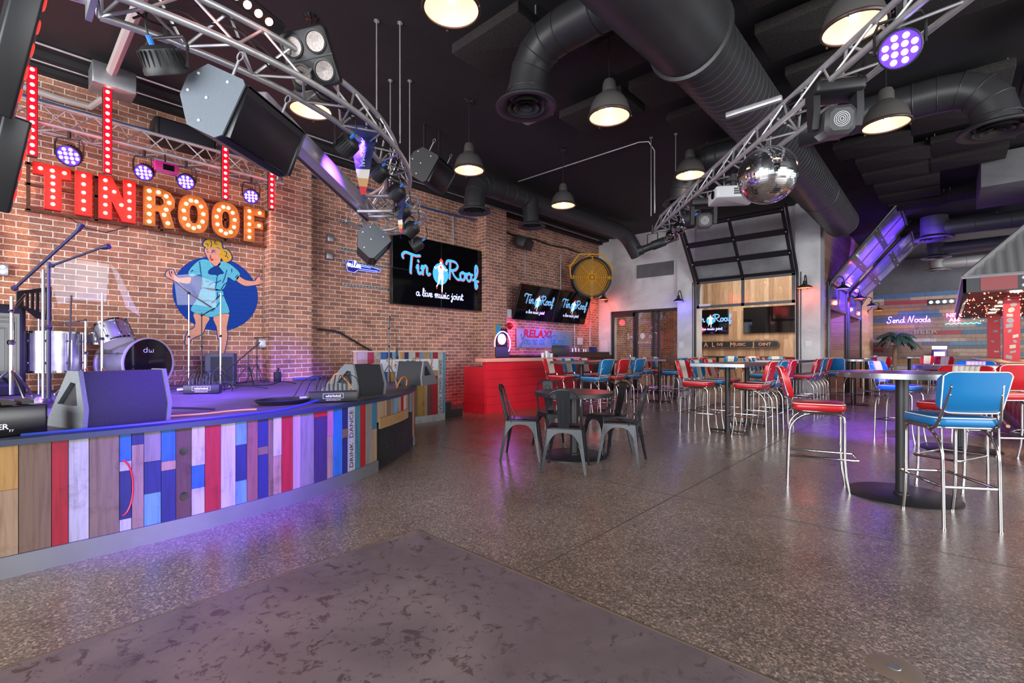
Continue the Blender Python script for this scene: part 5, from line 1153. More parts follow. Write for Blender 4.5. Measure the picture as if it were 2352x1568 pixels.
# conduits
def conduit(label, pts, r=.012, m=M_alu, name='conduit'):
    mb = MB(); mb.tube(pts, r, 8); return tag(mb.build(name, m), label, 'conduit')
conduit('thin white conduit crossing the black ceiling and dropping to the straight truss', [(-6.6, 7.4, 4.78), (-3.85, 7.4, 4.78), (-3.7, 7.45, 4.76), (-3.62, 7.5, 4.6), (-3.62, 7.5, 3.55)], .012, M_alu)
conduit('thick pale conduit running from the curved truss to the grey pull box', [(-4.0, .96, 4.66), (-7.5, .97, 4.64)], .055, P('pale_conduit', (.45, .42, .40), .5))
mb = MB(); mb.rbox((-7.68, 1.0, 4.58), (.36, .42, .26), .01, .005); tag(mb.build('pull_box', M_galv), 'grey metal pull box under the ceiling at the end of the thick conduit', 'junction box')
conduit('pale conduit bending along the top of the brick wall at the far left', [(-8.28, -.6, 4.5), (-8.28, .55, 4.42), (-8.2, .85, 4.4), (-7.9, .95, 4.45)], .04, MC['pale_conduit'])
conduit('thin grey pipe along the wall head above the brick', [(-8.1, -1, 4.74), (-8.1, 12.9, 4.74)], .014)
conduit('thin grey pipe on the ceiling beside the brick wall', [(-7.75, -1, 4.79), (-7.75, 6.0, 4.79)], .014)
def sag(y0, y1, z, n): return [(-8.31, y0 + (y1 - y0) * k / n, z - .04 * abs(sin(pi * k / n * 3))) for k in range(n + 1)]
conduit('blue cable bundle looping along the top of the brick wall', sag(-.5, 7.8, 4.38, 24), .02, P('blue_bundle', (.02, .09, .28), .5), 'cable_bundle')
conduit('black cable bundle looping along the top of the brick wall beyond the second pier', sag(8.6, 12.9, 4.30, 12), .022, M_blkp, 'cable_bundle')
conduit('slim conduit running down the brick above the video wall', [(-8.33, 7.1, 4.35), (-8.33, 7.1, 3.6)], .016)
conduit('conduit running down the brick left of the two tilted screens to a small box', [(-8.33, 8.85, 4.35), (-8.33, 8.85, 2.3)], .016)
conduit('conduit on the brick bending right above the two tilted screens', [(-8.33, 9.6, 4.3), (-8.33, 9.6, 3.3), (-8.33, 9.7, 3.2), (-8.33, 11.6, 3.16)], .014)
conduit('conduit running down to the top of the tilted screens', [(-8.33, 11.2, 4.1), (-8.33, 11.2, 2.9)], .014)
conduit('conduit up the brick at the corner with the grey wall', [(-8.33, 12.75, 4.4), (-8.33, 12.75, 1.4)], .014)
conduit('conduit down the brick right of the painted sign', [(-8.33, 11.9, 2.1), (-8.33, 11.9, 1.2)], .014)
conduit('conduit rising from the marquee letters and down the left pier to the outlet', [(-8.3, 2.8, 3.02), (-8.3, 2.96, 2.98), (-8.3, 3.0, 2.9), (-8.3, 3.0, 1.42)], .010, P('rust_conduit', (.3, .18, .12), .5))
conduit('tall conduit on the brick at the left edge', [(-8.3, -.12, 4.3), (-8.3, -.12, SZ)], .03)
conduit('second tall conduit on the brick at the left edge', [(-8.3, .02, 3.2), (-8.3, .02, 2.28)], .014)
mb = MB(); mb.rbox((-8.27, 8.87, 2.2), (.12, .16, .22), .01, .005); tag(mb.build('junction_box', M_white), 'pale box on the brick wall between pier and tilted screens', 'junction box')
for y, z, lb in ((4.15, 3.3, 'upper small grey square box on the brick right of the pier'), (4.13, 2.98, 'lower small grey square box on the brick right of the pier')):
    mb = MB(); mb.rbox((-8.31, y, z), (.06, .12, .13), .008, .004); tag(mb.build('junction_box', M_galv), lb, 'junction box', 'small square boxes on the brick')
for a, b, z, lb in ((4.31, 5.2, 3.64, 'top'), (4.33, 5.3, 3.15, 'second'), (4.38, 5.36, 2.92, 'third'), (4.39, 5.36, 2.49, 'bottom')):
    t = thing('mounting_rail', f'slotted steel rail on the brick left of the video wall, {lb} of four', 'rail', (-8.33, (a + b) / 2, z), 0, 'slotted rails on the brick'); mb = MB(); mb.box((0, 0, 0), (.03, b - a, .045)); mb.build('channel', M_galv, t)
    mb = MB()
    for k in range(14): mb.box((.0155, (k - 6.5) * (b - a) / 14.5, 0), (.002, .035, .016))
    mb.build('slots', M_blk, t)
for k, (y, z) in enumerate(((3.9, 1.1),)): pass
t = thing('wall_loudspeaker', 'long black loudspeaker high on the brick above the wall truss', 'loudspeaker', (-8.12, 1.85, 4.30), 0); mb = MB(); mb.rbox((0, 0, 0), (.34, .74, .3), .03, .01); mb.build('cabinet', M_blkp, t); mb = MB(); mb.rbox((.172, 0, 0), (.01, .66, .26), .02, .003); mb.build('grille', M_grl, t)
t = thing('wall_loudspeaker', 'small black loudspeaker on the brick under the second round diffuser', 'loudspeaker', (-8.1, 9.3, 4.05), radians(20)); mb = MB(); mb.rbox((0, 0, 0), (.3, .6, .26), .03, .01, R=Matrix.Rotation(radians(20), 3, 'Y')); mb.build('cabinet', M_blkp, t); mb = MB(); mb.box((-.17, 0, .0), (.12, .06, .06)); mb.build('bracket', M_blk, t)
# ================================================================ SCREENS
M_scr = P('screen_black', (.003, .003, .004), .05, spec=.5)
E_blu = EM('logo_blue', (.05, .30, .56), .9); E_wht = EM('logo_white', (.9, .8, .82), .8); E_red = EM('logo_red', (.8, .05, .06), 1.0); E_pnk = EM('logo_shadow', (.62, .10, .2), .5); E_pale = EM('logo_pale', (.5, .55, .85), .7)
def logo(f, W, par):
    # W: width of the whole mark, f(u, v, w) on the screen, origin at the centre of the disc
    k = W / 2.3
    for off, m, w in (((.016, -.014), E_pnk, .0), ((0, 0), E_blu, .002)):
        mb = MB()
        for word, cx, sz in (('Tin', -.64, .40), ('Roof', .62, .39)): script_mb(mb, word, sz * k, lambda u, v, q: f(cx * k + u + off[0] * k, -.09 * k + v + off[1] * k, q + w), .025 * k, tube=False)
        mb.build('script_lettering', m, par)
    mb = MB(); mb.poly([(.215 * k * cos(a * pi / 16), -.02 * k + .235 * k * sin(a * pi / 16)) for a in range(32)], .001, f); mb.build('disc', E_blu, par)
    mb = MB()
    for p in ([(-.05, .2), (.06, .22), (.11, .12), (.08, 0), (.1, -.14), (-.08, -.16), (-.06, 0), (-.1, .1)], [(-.09, .16), (-.16, .08), (-.22, .12), (-.21, .15), (-.16, .12), (-.06, .2)], [(.08, .19), (.16, .1), (.24, .13), (.23, .1), (.16, .06), (.1, .12)], [(-.07, -.15), (.0, -.15), (-.06, -.28), (-.13, -.38), (-.15, -.36), (-.1, -.28)], [(.02, -.15), (.09, -.14), (.07, -.3), (.06, -.48), (.03, -.5), (.03, -.3)], [(-.03, .23), (.04, .23), (.05, .32), (-.02, .33)]):
        mb.poly([(a * k * .84, b * k * .84) for a, b in p], .001, lambda u, v, q: f(u, v, q + .002))
    mb.build('dancer', E_wht, par)
    mb = MB()
    for p in ([(-.05, .3), (.0, .38), (.07, .34), (.09, .24), (.05, .28)], [(.0, .2), (.04, .15), (.0, .1), (-.03, .15)], [(-.15, -.36), (-.13, -.44), (-.11, -.37)], [(.03, -.48), (.06, -.56), (.065, -.48)]): mb.poly([(a * k * .84, b * k * .84) for a, b in p], .001, lambda u, v, q: f(u, v, q + .004))
    mb.build('red_accents', E_red, par)
    mb = MB(); script_mb(mb, 'a live music joint', .175 * k, lambda u, v, q: f(u, v - .55 * k, q), .011 * k, tube=False); mb.build('tagline', E_pale, par)
t = thing('video_wall', 'large four-panel video wall on the brick above the stage end showing the logo', 'screen', (0, 0, 0))
Yc, Zc_, WW, HH = 6.62, 2.905, 2.49, 1.44
for sy in (-1, 1):
    for sz in (-1, 1):
        mb = MB(); mb.rbox((0, 0, 0), (.10, WW / 2 - .006, HH / 2 - .006), .008, .004, R=None); o = mb.build('display_panel', M_blk, t, loc=(-8.22, Yc + sy * WW / 4, Zc_ + sz * HH / 4))
        mb = MB(); mb.box((.0505, 0, 0), (.002, WW / 2 - .022, HH / 2 - .022)); s_ = mb.build('screen', M_scr, o)
logo(wall_f(-8.165, Yc - .02, Zc_ + .04), 2.3, t)
for yc, lb in ((9.72, 'left tilted screen on the brick above the painted sign'), (11.34, 'right tilted screen beside the yellow fan')):
    t = thing('tilted_screen', lb, 'screen', (-8.02, yc, 2.5), 0, 'tilted screens above the painted sign', rot=(0, radians(18), 0))
    mb = MB(); mb.rbox((0, 0, 0), (.05, 1.6, .93), .01, .006); mb.build('housing', M_blk, t); mb = MB(); mb.box((.026, 0, 0), (.002, 1.575, .905)); mb.build('screen', M_scr, t)
    mb = MB(); mb.box((-.12, 0, 0), (.2, .3, .2)); mb.build('wall_bracket', M_blk, t)
    logo(lambda u, v, w: Vector((.029 + w * 1.5, u, .05 + v)), 1.34, t)
for (x0, x1, lit, lb) in ((-6.46, -5.5, True, 'lit screen on the pine boards seen through the roll-up door opening'), (-5.02, -3.5, False, 'dark screen on the pine boards seen through the roll-up door opening')):
    t = thing('patio_screen', lb, 'screen', ((x0 + x1) / 2, 16.95, 2.27), 0, 'screens on the pine boards'); mb = MB(); mb.rbox((0, 0, 0), (x1 - x0, .05, .86), .01, .006); mb.build('housing', M_blk, t)
    mb = MB(); mb.box((0, -.026, 0), (x1 - x0 - .03, .002, .83)); mb.build('screen', M_scr, t)
    if lit: logo(lambda u, v, w: Vector((-.12 + u, -.03 - w, .06 + v)), 1.45, t)
t = thing('board_sign', 'long dark sign with rounded end reading A Live Music Joint on the pine boards', 'sign', (-5.2, 16.95, 1.47))
mb = MB(); mb.poly([(-1.3, -.12), (1.14, -.12)] + [(1.14 + .12 * cos(radians(a)), .12 * sin(radians(a))) for a in range(-75, 90, 15)] + [(1.14, .12), (-1.3, .12)], .03, lambda u, v, w: Vector((u, -w, v))); mb.build('board', P('sign_black', (.02, .02, .022), .5), t)
mb = MB(); mb.tube([(-1.28, -.034, -.1), (1.14, -.034, -.1)] + [(1.14 + .1 * cos(radians(a)), -.034, .1 * sin(radians(a))) for a in range(-75, 90, 15)] + [(1.14, -.034, .1), (-1.28, -.034, .1)], .005, 5, closed=True); mb.build('rim_line', P('copper_line', (.5, .27, .15), .4), t)
mb = MB(); cx = -1.12
for wd in ('A', 'Live', 'Music', 'Joint'):
    text_mb(mb, wd[0], .21, lambda u, v, w: Vector((cx + u, -.035, v - .005)), 0, align='LEFT', bold=.006); cx += .17
    if wd[1:]: text_mb(mb, wd[1:].upper(), .135, lambda u, v, w: Vector((cx + u, -.035, v)), 0, align='LEFT', bold=.004, sx=1.15); cx += len(wd[1:]) * .112
    cx += .1
mb.build('lettering', P('copper_letters', (.62, .33, .18), .4), t)
# ================================================================ MARQUEE SIGN
t = thing('marquee_sign', 'marquee sign of seven bulb-lit letters, three red and four gold, on the brick', 'sign', (0, 0, 0))
M_rust = P('rusty_frame', (.12, .05, .03), .6, .4, noise=.3, ns=20); M_redf = P('red_letter_face_glow', (.7, .01, .01), .4, emis=(1, .0, .0), es=.5); M_gold = P('gold_letter_face', (.30, .13, .022), .42, .35, noise=.25, ns=14); M_rr = P('red_letter_edge', (.45, .01, .01), .4); M_gr = P('gold_letter_edge', (.32, .13, .06), .35, .7)  # red faces emit faintly: the bulbs' light put into the face material
mb = MB()
for z in (2.935, 3.25, 3.50): mb.box((-8.2, 1.68, z), (.05, 2.86, .03))
for y in (.28, .9, 1.6, 2.4, 3.06): mb.box((-8.2, y, 3.22), (.05, .035, .58)); mb.box((-8.27, y, 3.0), (.12, .03, .03)); mb.box((-8.27, y, 3.45), (.12, .03, .03))
mb.build('backing_frame', M_rust, t)
def q(y, z): return (y * .985, 1.22 + (z - 1.22) * .985)
def oval(cy, cz, hy, hz, pw=2.6, n=28): return [(cy + hy * (abs(cos(2 * pi * k / n)) ** (2 / pw)) * (1 if cos(2 * pi * k / n) > 0 else -1), cz + hz * (abs(sin(2 * pi * k / n)) ** (2 / pw)) * (1 if sin(2 * pi * k / n) > 0 else -1)) for k in range(n)]
LT = {
 'T': ([[(.32, 3.54), (.66, 3.54), (.66, 3.40), (.57, 3.39), (.57, 2.99), (.42, 2.99), (.42, 3.40), (.32, 3.40)]], [(.385, 3.475), (.49, 3.475), (.60, 3.475)] + [(.495, 3.40 - .085 * k) for k in range(5)], 0),
 'I': ([[(.70, 3.54), (.86, 3.54), (.86, 2.98), (.70, 2.98)]], [(.78, 3.49 - .108 * k) for k in range(5)], 0),
 'N': ([[(.93, 3.55), (1.06, 3.55), (1.18, 3.28), (1.18, 3.55), (1.31, 3.55), (1.31, 2.98), (1.17, 2.98), (1.06, 3.24), (1.06, 2.98), (.93, 2.98)]], [(.995, 3.49 - .108 * k) for k in range(5)] + [(1.245, 3.49 - .108 * k) for k in range(5)] + [(1.085, 3.36), (1.16, 3.2)], 0),
 'R': ([[(1.40, 3.53), (1.62, 3.53), (1.71, 3.49), (1.755, 3.41), (1.755, 3.30), (1.70, 3.22), (1.76, 2.99), (1.64, 2.98), (1.58, 3.2), (1.53, 3.2), (1.53, 2.98), (1.40, 2.98)], [(1.53, 3.42), (1.60, 3.42), (1.635, 3.38), (1.635, 3.33), (1.60, 3.29), (1.53, 3.29)]], [(1.465, 3.47 - .107 * k) for k in range(5)] + [(1.57, 3.475), (1.66, 3.44), (1.695, 3.355), (1.66, 3.25), (1.635, 3.17), (1.68, 3.06)], 1),
 'O': ([oval(1.995, 3.255, .19, .275), oval(1.995, 3.255, .055, .135)], [(1.995 + .125 * cos(2 * pi * (k + .25) / 11), 3.255 + .205 * sin(2 * pi * (k + .25) / 11)) for k in range(11)], 1),
 'OO': ([oval(2.42, 3.255, .19, .275), oval(2.42, 3.255, .055, .135)], [(2.42 + .125 * cos(2 * pi * (k + .25) / 11), 3.255 + .205 * sin(2 * pi * (k + .25) / 11)) for k in range(11)], 1),
 'F': ([[(2.68, 3.53), (2.99, 3.53), (2.99, 3.41), (2.83, 3.41), (2.83, 3.32), (2.96, 3.32), (2.96, 3.21), (2.83, 3.21), (2.83, 2.98), (2.68, 2.98)]], [(2.755, 3.47 - .105 * k) for k in range(5)] + [(2.91, 3.47), (2.90, 3.265)], 1)}
M_slv = P('bulb_collar', (.5, .35, .2), .3, .6)
for nm, (loops, bl, gd) in LT.items():
    LP = [[q(*p) for p in l] for l in loops]
    mb = MB(); mb.poly(LP, .075, lambda u, v, w: Vector((-8.17 + w, u, v)), 0, 1)
    o = mb.build('letter', [M_gold if gd else M_redf, M_gr if gd else M_rr], t)
    mb = MB()
    for l in LP: mb.tube([(-8.09, a, b) for a, b in l], .006, 5, closed=True)
    mb.build('raised_edge', M_gr if gd else M_rr, o)
    for p in bl:
        a, b = q(*p); mb = MB(); mb.ball((-8.078, a, b), .020, 10, sc=(.9, 1, 1)); mb.lathe([(.02, 0), (.028, .004), (.03, .0)], (-8.095, a, b), 12, 1, R=rot_to((1, 0, 0))); mb.build('bulb', [M_bulbw, M_slv if gd else M_rr], o)
light('AREA', 'marquee_glow', (-7.95, 1.7, 3.25), 5, (1, .35, .2), 2.6, (-8.3, 1.7, 3.2), sy=.5)
conduit('thin cable hanging in a loop below the red letters', [(-8.18, .6, 2.94), (-8.2, .8, 2.82), (-8.2, 1.0, 2.80), (-8.2, 1.25, 2.93)], .006, M_blkp, 'sign_cable')
# ================================================================ PAINTED MURAL
t = thing('wall_mural', 'mural of a dancing woman in a light blue dress before a dark blue circle', 'mural', (0, 0, 0))
MU = dict(circle=[(2.345 + .585 * cos(a * pi / 24), 2.12 + .575 * sin(a * pi / 24)) for a in range(48)],
hair=[(2.15,2.86),(2.18,2.92),(2.25,2.96),(2.32,2.96),(2.39,2.93),(2.4,2.88),(2.42,2.83),(2.47,2.83),(2.52,2.78),(2.54,2.7),(2.49,2.64),(2.43,2.63),(2.4,2.68),(2.36,2.71),(2.39,2.81),(2.34,2.84),(2.25,2.82),(2.17,2.82)],
face=[(2.18,2.81),(2.25,2.83),(2.36,2.83),(2.41,2.79),(2.4,2.72),(2.38,2.64),(2.38,2.58),(2.33,2.54),(2.28,2.57),(2.24,2.61),(2.21,2.66),(2.19,2.71),(2.17,2.75)],
dress=[(2.21,2.63),(2.09,2.6),(1.96,2.42),(2.0,2.35),(2.11,2.39),(2.13,2.24),(2.15,2.19),(2.39,2.18),(2.47,2.31),(2.49,2.4),(2.59,2.35),(2.66,2.47),(2.54,2.59),(2.44,2.63),(2.39,2.63),(2.32,2.54),(2.27,2.57)],
skirt=[(2.15,2.195),(2.39,2.185),(2.43,2.11),(2.45,2.11),(2.43,2.09),(2.51,1.85),(2.39,1.81),(2.28,1.76),(2.17,1.77),(1.99,1.84),(2.05,1.98),(2.09,2.07)],
arm_l=[(1.98,2.34),(1.85,2.31),(1.8,2.34),(1.77,2.42),(1.72,2.41),(1.68,2.36),(1.69,2.31),(1.75,2.28),(1.83,2.25),(1.96,2.24),(1.99,2.29)],
arm_r=[(2.64,2.43),(2.74,2.38),(2.88,2.38),(2.92,2.44),(2.96,2.46),(3.02,2.44),(3.04,2.38),(2.99,2.35),(2.83,2.3),(2.72,2.29),(2.61,2.36)],
leg_l=[(2.03,1.8),(2.23,1.75),(2.19,1.64),(2.14,1.5),(2.05,1.45),(1.99,1.4),(1.94,1.32),(1.92,1.35),(1.93,1.45),(1.97,1.54),(2.03,1.58),(2.05,1.67)],
leg_r=[(2.29,1.76),(2.49,1.83),(2.49,1.72),(2.47,1.6),(2.48,1.47),(2.45,1.28),(2.4,1.12),(2.36,1.16),(2.38,1.36),(2.35,1.45),(2.33,1.61)],
bow=[(2.33,2.56),(2.4,2.5),(2.43,2.45),(2.36,2.42),(2.34,2.38),(2.32,2.41),(2.23,2.41),(2.22,2.47)], mouth=[(2.24,2.65),(2.27,2.66),(2.29,2.64),(2.26,2.62)])
C_ = dict(circle=(.008, .055, .36), out=(.006, .05, .27), hair=(.72, .42, .03), skin=(.80, .38, .26), dress=(.12, .55, .72), mouth=(.6, .04, .05))
def paint(nm, col, pts, w, grow=0, smooth=True, part=True):
    if smooth and nm != 'circle': pts = [(p.x, p.y) for p in catmull([(a, b, 0) for a, b in pts], 3, True)]
    if grow:
        cx = sum(p[0] for p in pts) / len(pts); n = len(pts); ar = sum(pts[i - 1][0] * pts[i][1] - pts[i][0] * pts[i - 1][1] for i in range(n)); sg = 1 if ar > 0 else -1; o = []
        for i in range(n):
            a, b = Vector(pts[i - 1]), Vector(pts[(i + 1) % n]); d = (b - a); d = d.normalized() if d.length > 1e-6 else Vector((1, 0)); o.append((pts[i][0] + sg * d.y * grow, pts[i][1] - sg * d.x * grow))
        pts = o
    mb = MB(); mb.poly(pts, 0, lambda u, v, q: Vector((-8.349 + w, u, v))); return mb.build(nm, mural('-'.join('%.2f' % c for c in col), col), t, smooth=False)
paint('circle', C_['circle'], MU['circle'], .0008)
for k in ('arm_l', 'arm_r', 'leg_l', 'leg_r', 'hair', 'face', 'dress', 'skirt'): paint('outline', C_['out'], MU[k], .0016, .011 if k != 'hair' else .018)
for k, nm, c in (('arm_l', 'arm', 'skin'), ('arm_r', 'arm', 'skin'), ('leg_l', 'leg', 'skin'), ('leg_r', 'leg', 'skin'), ('skirt', 'skirt', 'dress'), ('dress', 'blouse', 'dress'), ('face', 'face', 'skin'), ('hair', 'hair', 'hair'), ('bow', 'bow', 'out'), ('mouth', 'mouth', 'mouth')): paint(nm, C_[c], MU[k], .0030 if k not in ('bow', 'mouth', 'hair') else .0042)
LN = [[(2.15,1.99),(2.2,2.01),(2.25,2.0),(2.31,1.99)],[(2.37,1.99),(2.32,1.91),(2.26,1.84)],[(2.18,2.3),(2.21,2.3),(2.23,2.3)],[(2.22,2.24),(2.28,2.29),(2.34,2.3),(2.39,2.34)],[(2.15,2.2),(2.25,2.17),(2.39,2.18)],[(2.1,2.59),(2.12,2.41),(2.14,2.24)],[(2.33,2.38),(2.33,2.29),(2.3,2.18)],[(2.34,2.15),(2.34,2.04)],[(2.2,2.76),(2.22,2.74)],[(2.26,2.74),(2.28,2.77),(2.31,2.76)],[(2.19,2.79),(2.21,2.79)],[(2.24,2.71),(2.25,2.68),(2.23,2.66)],[(2.26,2.78),(2.31,2.79)],[(2.47,2.51),(2.44,2.38),(2.41,2.3)],[(2.54,2.54),(2.54,2.48)],[(2.59,2.4),(2.63,2.45)],[(1.99,2.42),(2.02,2.45)],[(1.72,2.4),(1.73,2.35),(1.75,2.32)],[(1.75,2.4),(1.75,2.36)],[(2.97,2.45),(2.98,2.4)],[(2.99,2.44),(3.01,2.4)],[(2.25,2.93),(2.26,2.88),(2.25,2.83)],[(2.32,2.95),(2.3,2.9),(2.34,2.89)],[(2.18,2.87),(2.21,2.87),(2.21,2.84)],[(2.43,2.79),(2.47,2.78),(2.45,2.71)],[(2.47,2.73),(2.49,2.69)],[(2.39,2.19),(2.43,2.27),(2.47,2.31)],[(2.4,2.09),(2.45,2.12)]]
mb = MB()
for l in LN:
    p = catmull([(a, b, 0) for a, b in l], 4); A = []; B = []
    for i, x in enumerate(p):
        d = (p[min(i + 1, len(p) - 1)] - p[max(i - 1, 0)]).normalized(); n_ = Vector((-d.y, d.x, 0)) * .0055; A.append(mb.av((-8.3436, x.x + n_.x, x.y + n_.y))); B.append(mb.av((-8.3436, x.x - n_.x, x.y - n_.y)))
    for i in range(len(p) - 1): mb.af((A[i], A[i + 1], B[i + 1], B[i]))
mb.build('ink_lines', mural('ink', C_['out']), t, smooth=False)
# ================================================================ RED COUNTER AND ITS THINGS
t = thing('red_counter', 'bright red board-clad counter with pale top beside the brick wall', 'counter', (0, 0, 0))
mb = MB()
for k in range(6):
    z0 = k * .17; mb.box((-6.70, 8.05, z0 + .084), (.1, 3.08, .166))
mb.build('front_boards', M_redp, t)
mb = MB(); mb.box((-6.98, 6.55, .46), (.6, .1, .92))
for k in range(5): mb.box((-6.98, 6.497, k * .18 + .09), (.6, .006, .174))
mb.build('end_boards', M_redp, t)
mb = MB(); mb.rbox((-6.78, 8.1, 1.055), (.32, 3.24, .07), .01, .006); mb.build('top', P('pale_red_top', (.72, .42, .34), .4), t)
mb = MB(); mb.rbox((-7.05, 8.1, .91), (.36, 3.1, .03), .005, .003); mb.build('worktop', M_darkwood, t)
t = thing('back_counter', 'dark board-clad back counter along the brick under the painted sign', 'counter', (0, 0, 0))
mb = MB(); mb.box((-7.8, 10.68, .55), (.5, 4.15, 1.1)); mb.box((-7.5, 11.0, 1.14), (.04, 3.0, .16)); mb.build('body', M_darkwood, t); mb = MB(); mb.rbox((-7.8, 10.68, 1.12), (.54, 4.15, .04), .01, .005); mb.build('top', M_topd, t)
light('AREA', 'counter_purple', (-7.3, 10.0, 1.9), 18, (.5, .08, 1), .5, (-7.9, 10.2, .8), sy=2)
light('POINT', 'sign_red_glow', (-8.0, 12.6, 2.2), 5, (1, .05, .08), .1)
light('AREA', 'counter_pink', (-8.0, 9.0, 1.7), 3, (1, .1, .5), .3, (-8.3, 9.0, 1.5), sy=.8)
t = thing('chalkboard', 'tall chalkboard in yellow frame lettered BAR on the second pier', 'chalkboard', (-8.0, 8.3, 1.42))
mb = MB(); mb.box((0, -.19, 0), (.03, .04, .98)); mb.build('frame', P('yellow_wood', (.6, .3, .05), .5), t); mb = MB(); mb.box((0, .04, -.06), (.02, .42, .86)); mb.build('slate', M_blkp, t)
mb = MB(); f = wall_f(.012, .04, .02); text_mb(mb, 'BAR', .15, lambda u, v, w: f(u, v, w), 0); mb.build('chalk_lettering', P('chalk_red', (.7, .18, .12), .8), t)
mb = MB(); 
for dy, dz in ((-.1, -.16), (.0, -.14), (.12, -.16)): mb.tube([(.013, dy, dz), (.013, dy - .02, dz - .06)], .006, 5)
script_mb(mb, 'some', .10, lambda u, v, w: Vector((.013, .02 + u, .2 + v)), .004); mb.build('chalk_marks', P('chalk_pink', (.6, .25, .35), .8), t)
mb = MB(); mb.poly([(-.17, .40), (.0, .40), (.0, .16), (-.17, .12)], .012, lambda u, v, w: Vector((.01 + w, u, v + .05))); mb.build('blue_card', P('card_blue', (.05, .35, .55), .5), t)
mb = MB(); 
for k, (r_, a_) in enumerate(((.09, 0), (.07, .6), (.05, 1.2))): mb.lathe([(0, .03 * k), (r_, .02 + .03 * k), (r_ * .9, .05 + .03 * k)], (-7.96, 8.58, 1.86), 9, R=rot_to((1, -.3, .1)))
tag(mb.build('paper_flower', P('flower_red', (.75, .02, .03), .5)), 'big red paper flower on the corner of the chalkboard', 'flower')
t = thing('neon_sign', 'purple neon ring sign with a white blank face standing on the red counter', 'neon sign', (-7.2, 7.55, 1.12), radians(-20))
mb = MB(); mb.tube([(0, .19 * cos(radians(a)), .28 + .27 * sin(radians(a))) for a in range(-38, 200, 8)], .011, 8); mb.build('neon_tube', EM('neon_purple', (.55, .12, 1), 9), t)
mb = MB(); mb.poly([(.10 * cos(a * pi / 10) - .01, .38 + .12 * sin(a * pi / 10)) for a in range(20)], .01, lambda u, v, w: Vector((-.01 - w, u, v))); mb.build('pale_panel', EM('neon_panel', (.7, .6, .85), .8), t)
mb = MB(); mb.box((-.02, 0, .1), (.03, .34, .22)); mb.build('base_plate', P('smoked_plate', (.02, .01, .06), .15), t); light('POINT', 'neon_glow', (-7.0, 7.5, 1.45), 5, (.55, .12, 1), .1)
t = thing('painted_sign', 'pale blue painted board reading RELAX! in red on the brick above the back counter', 'sign', (-8.3, 10.48, 1.585))
mb = MB(); mb.rbox((0, 0, 0), (.03, 2.5, .5), .005, .003); mb.build('board', P('pale_blue_board', (.22, .34, .42), .5, noise=.1, ns=3), t)
mb = MB(); text_mb(mb, 'RELAX!', .29, lambda u, v, w: Vector((.017, -.38 + u + v * .2, .12 + v)), 0, bold=.012, sx=1.3); mb.build('red_lettering', P('sign_red', (.5, .015, .03), .5), t)
mb = MB(); script_mb(mb, "You're at", .27, lambda u, v, w: Vector((.018, -.62 + u + v * .2, -.16 + v)), .013); script_mb(mb, 'The', .25, lambda u, v, w: Vector((.018, .16 + u + v * .2, -.15 + v)), .012); script_mb(mb, 'Roof', .25, lambda u, v, w: Vector((.018, .52 + u + v * .2, -.15 + v)), .012); mb.build('blue_lettering', P('sign_blue', (.02, .25, .45), .5), t)
t = thing('monitor', 'black point-of-sale monitor on the back counter seen from behind', 'monitor', (-6.95, 9.35, 1.09), radians(-30)); mb = MB(); mb.rbox((0, 0, .16), (.03, .46, .26), .01, .005); mb.build('screen_back', M_blkp, t); mb = MB(); mb.box((-.03, 0, .02), (.12, .2, .03)); mb.build('foot', M_blkp, t)
for k, (x, y, h) in enumerate(((-6.85, 8.52, .11), (-6.82, 8.62, .15), (-6.85, 8.72, .12), (-6.82, 8.8, .10))): mb = MB(); mb.lathe([(0, 0), (.035, 0), (.042, h), (.038, h), (.03, .01)], (x, y, 1.09), 16); tag(mb.build('paper_cup', M_white), 'white cup in the group standing on the red counter top', 'cup', 'white cups on the red counter')
for k, (y, h) in enumerate(((10.9, .12), (11.05, .14), (11.2, .12), (11.45, .1), (11.55, .1))): mb = MB(); mb.cyl((-7.7, y, 1.14), (-7.7, y, 1.14 + h + .06), .035, n=14); tag(mb.build('steel_canister', M_galv), 'small steel canister in the row on the back counter', 'canister', 'canisters on the back counter')
t = thing('tablet', 'small tilted tablet on the back counter', 'tablet', (-7.7, 11.95, 1.16), radians(-30)); mb = MB(); mb.rbox((0, 0, .11), (.015, .26, .2), .005, .003, R=Matrix.Rotation(radians(-15), 3, 'Y')); mb.build('screen', P('tablet_blue', (.03, .04, .12), .2), t)
mb = MB(); mb.rings([[(-8.1 + dx + .0, 6.2 + .32 * cos(a * pi / 8) * k2, .0 + z) for a, dx in ((a, .16 * sin(a * pi / 8) * k2) for a in range(16))] for z, k2 in ((.0, 1), (.07, 1.05), (.13, .85), (.17, .5))]); tag(mb.build('duffel_bag', P('black_cloth', (.012, .012, .013), .8)), 'black bag slumped on the floor against the brick beside the red counter', 'bag')
mb = MB(); mb.rbox((-8.33, 12.2, 1.55), (.02, .28, .22), .005, .003); tag(mb.build('wall_notice', M_white), 'pale notice on the brick right of the painted sign', 'sign')
mb = MB(); mb.rbox((-8.15, 13.275, 1.3), (.28, .02, .62), .005, .003); tag(mb.build('wall_panel', M_white), 'white narrow panel on the grey wall left of the glazed entrance', 'panel')
t = thing('wall_neon', 'small blue guitar-shaped neon sign on the brick left of the video wall', 'neon sign', (-8.28, 4.8, 2.84)); f = wall_f(0, 0, 0); NB = EM('neon_blue', (.12, .16, 1), 3)
mb = MB(); mb.poly([(-.33, -.1), (-.36, 0), (-.3, .1), (-.18, .1), (-.12, .05), (.2, .03), (.36, -.0), (.36, -.04), (.2, -.06), (-.12, -.06), (-.2, -.12)], .01, f); mb.build('backing', P('navy_acrylic', (.02, .02, .25), .3), t)
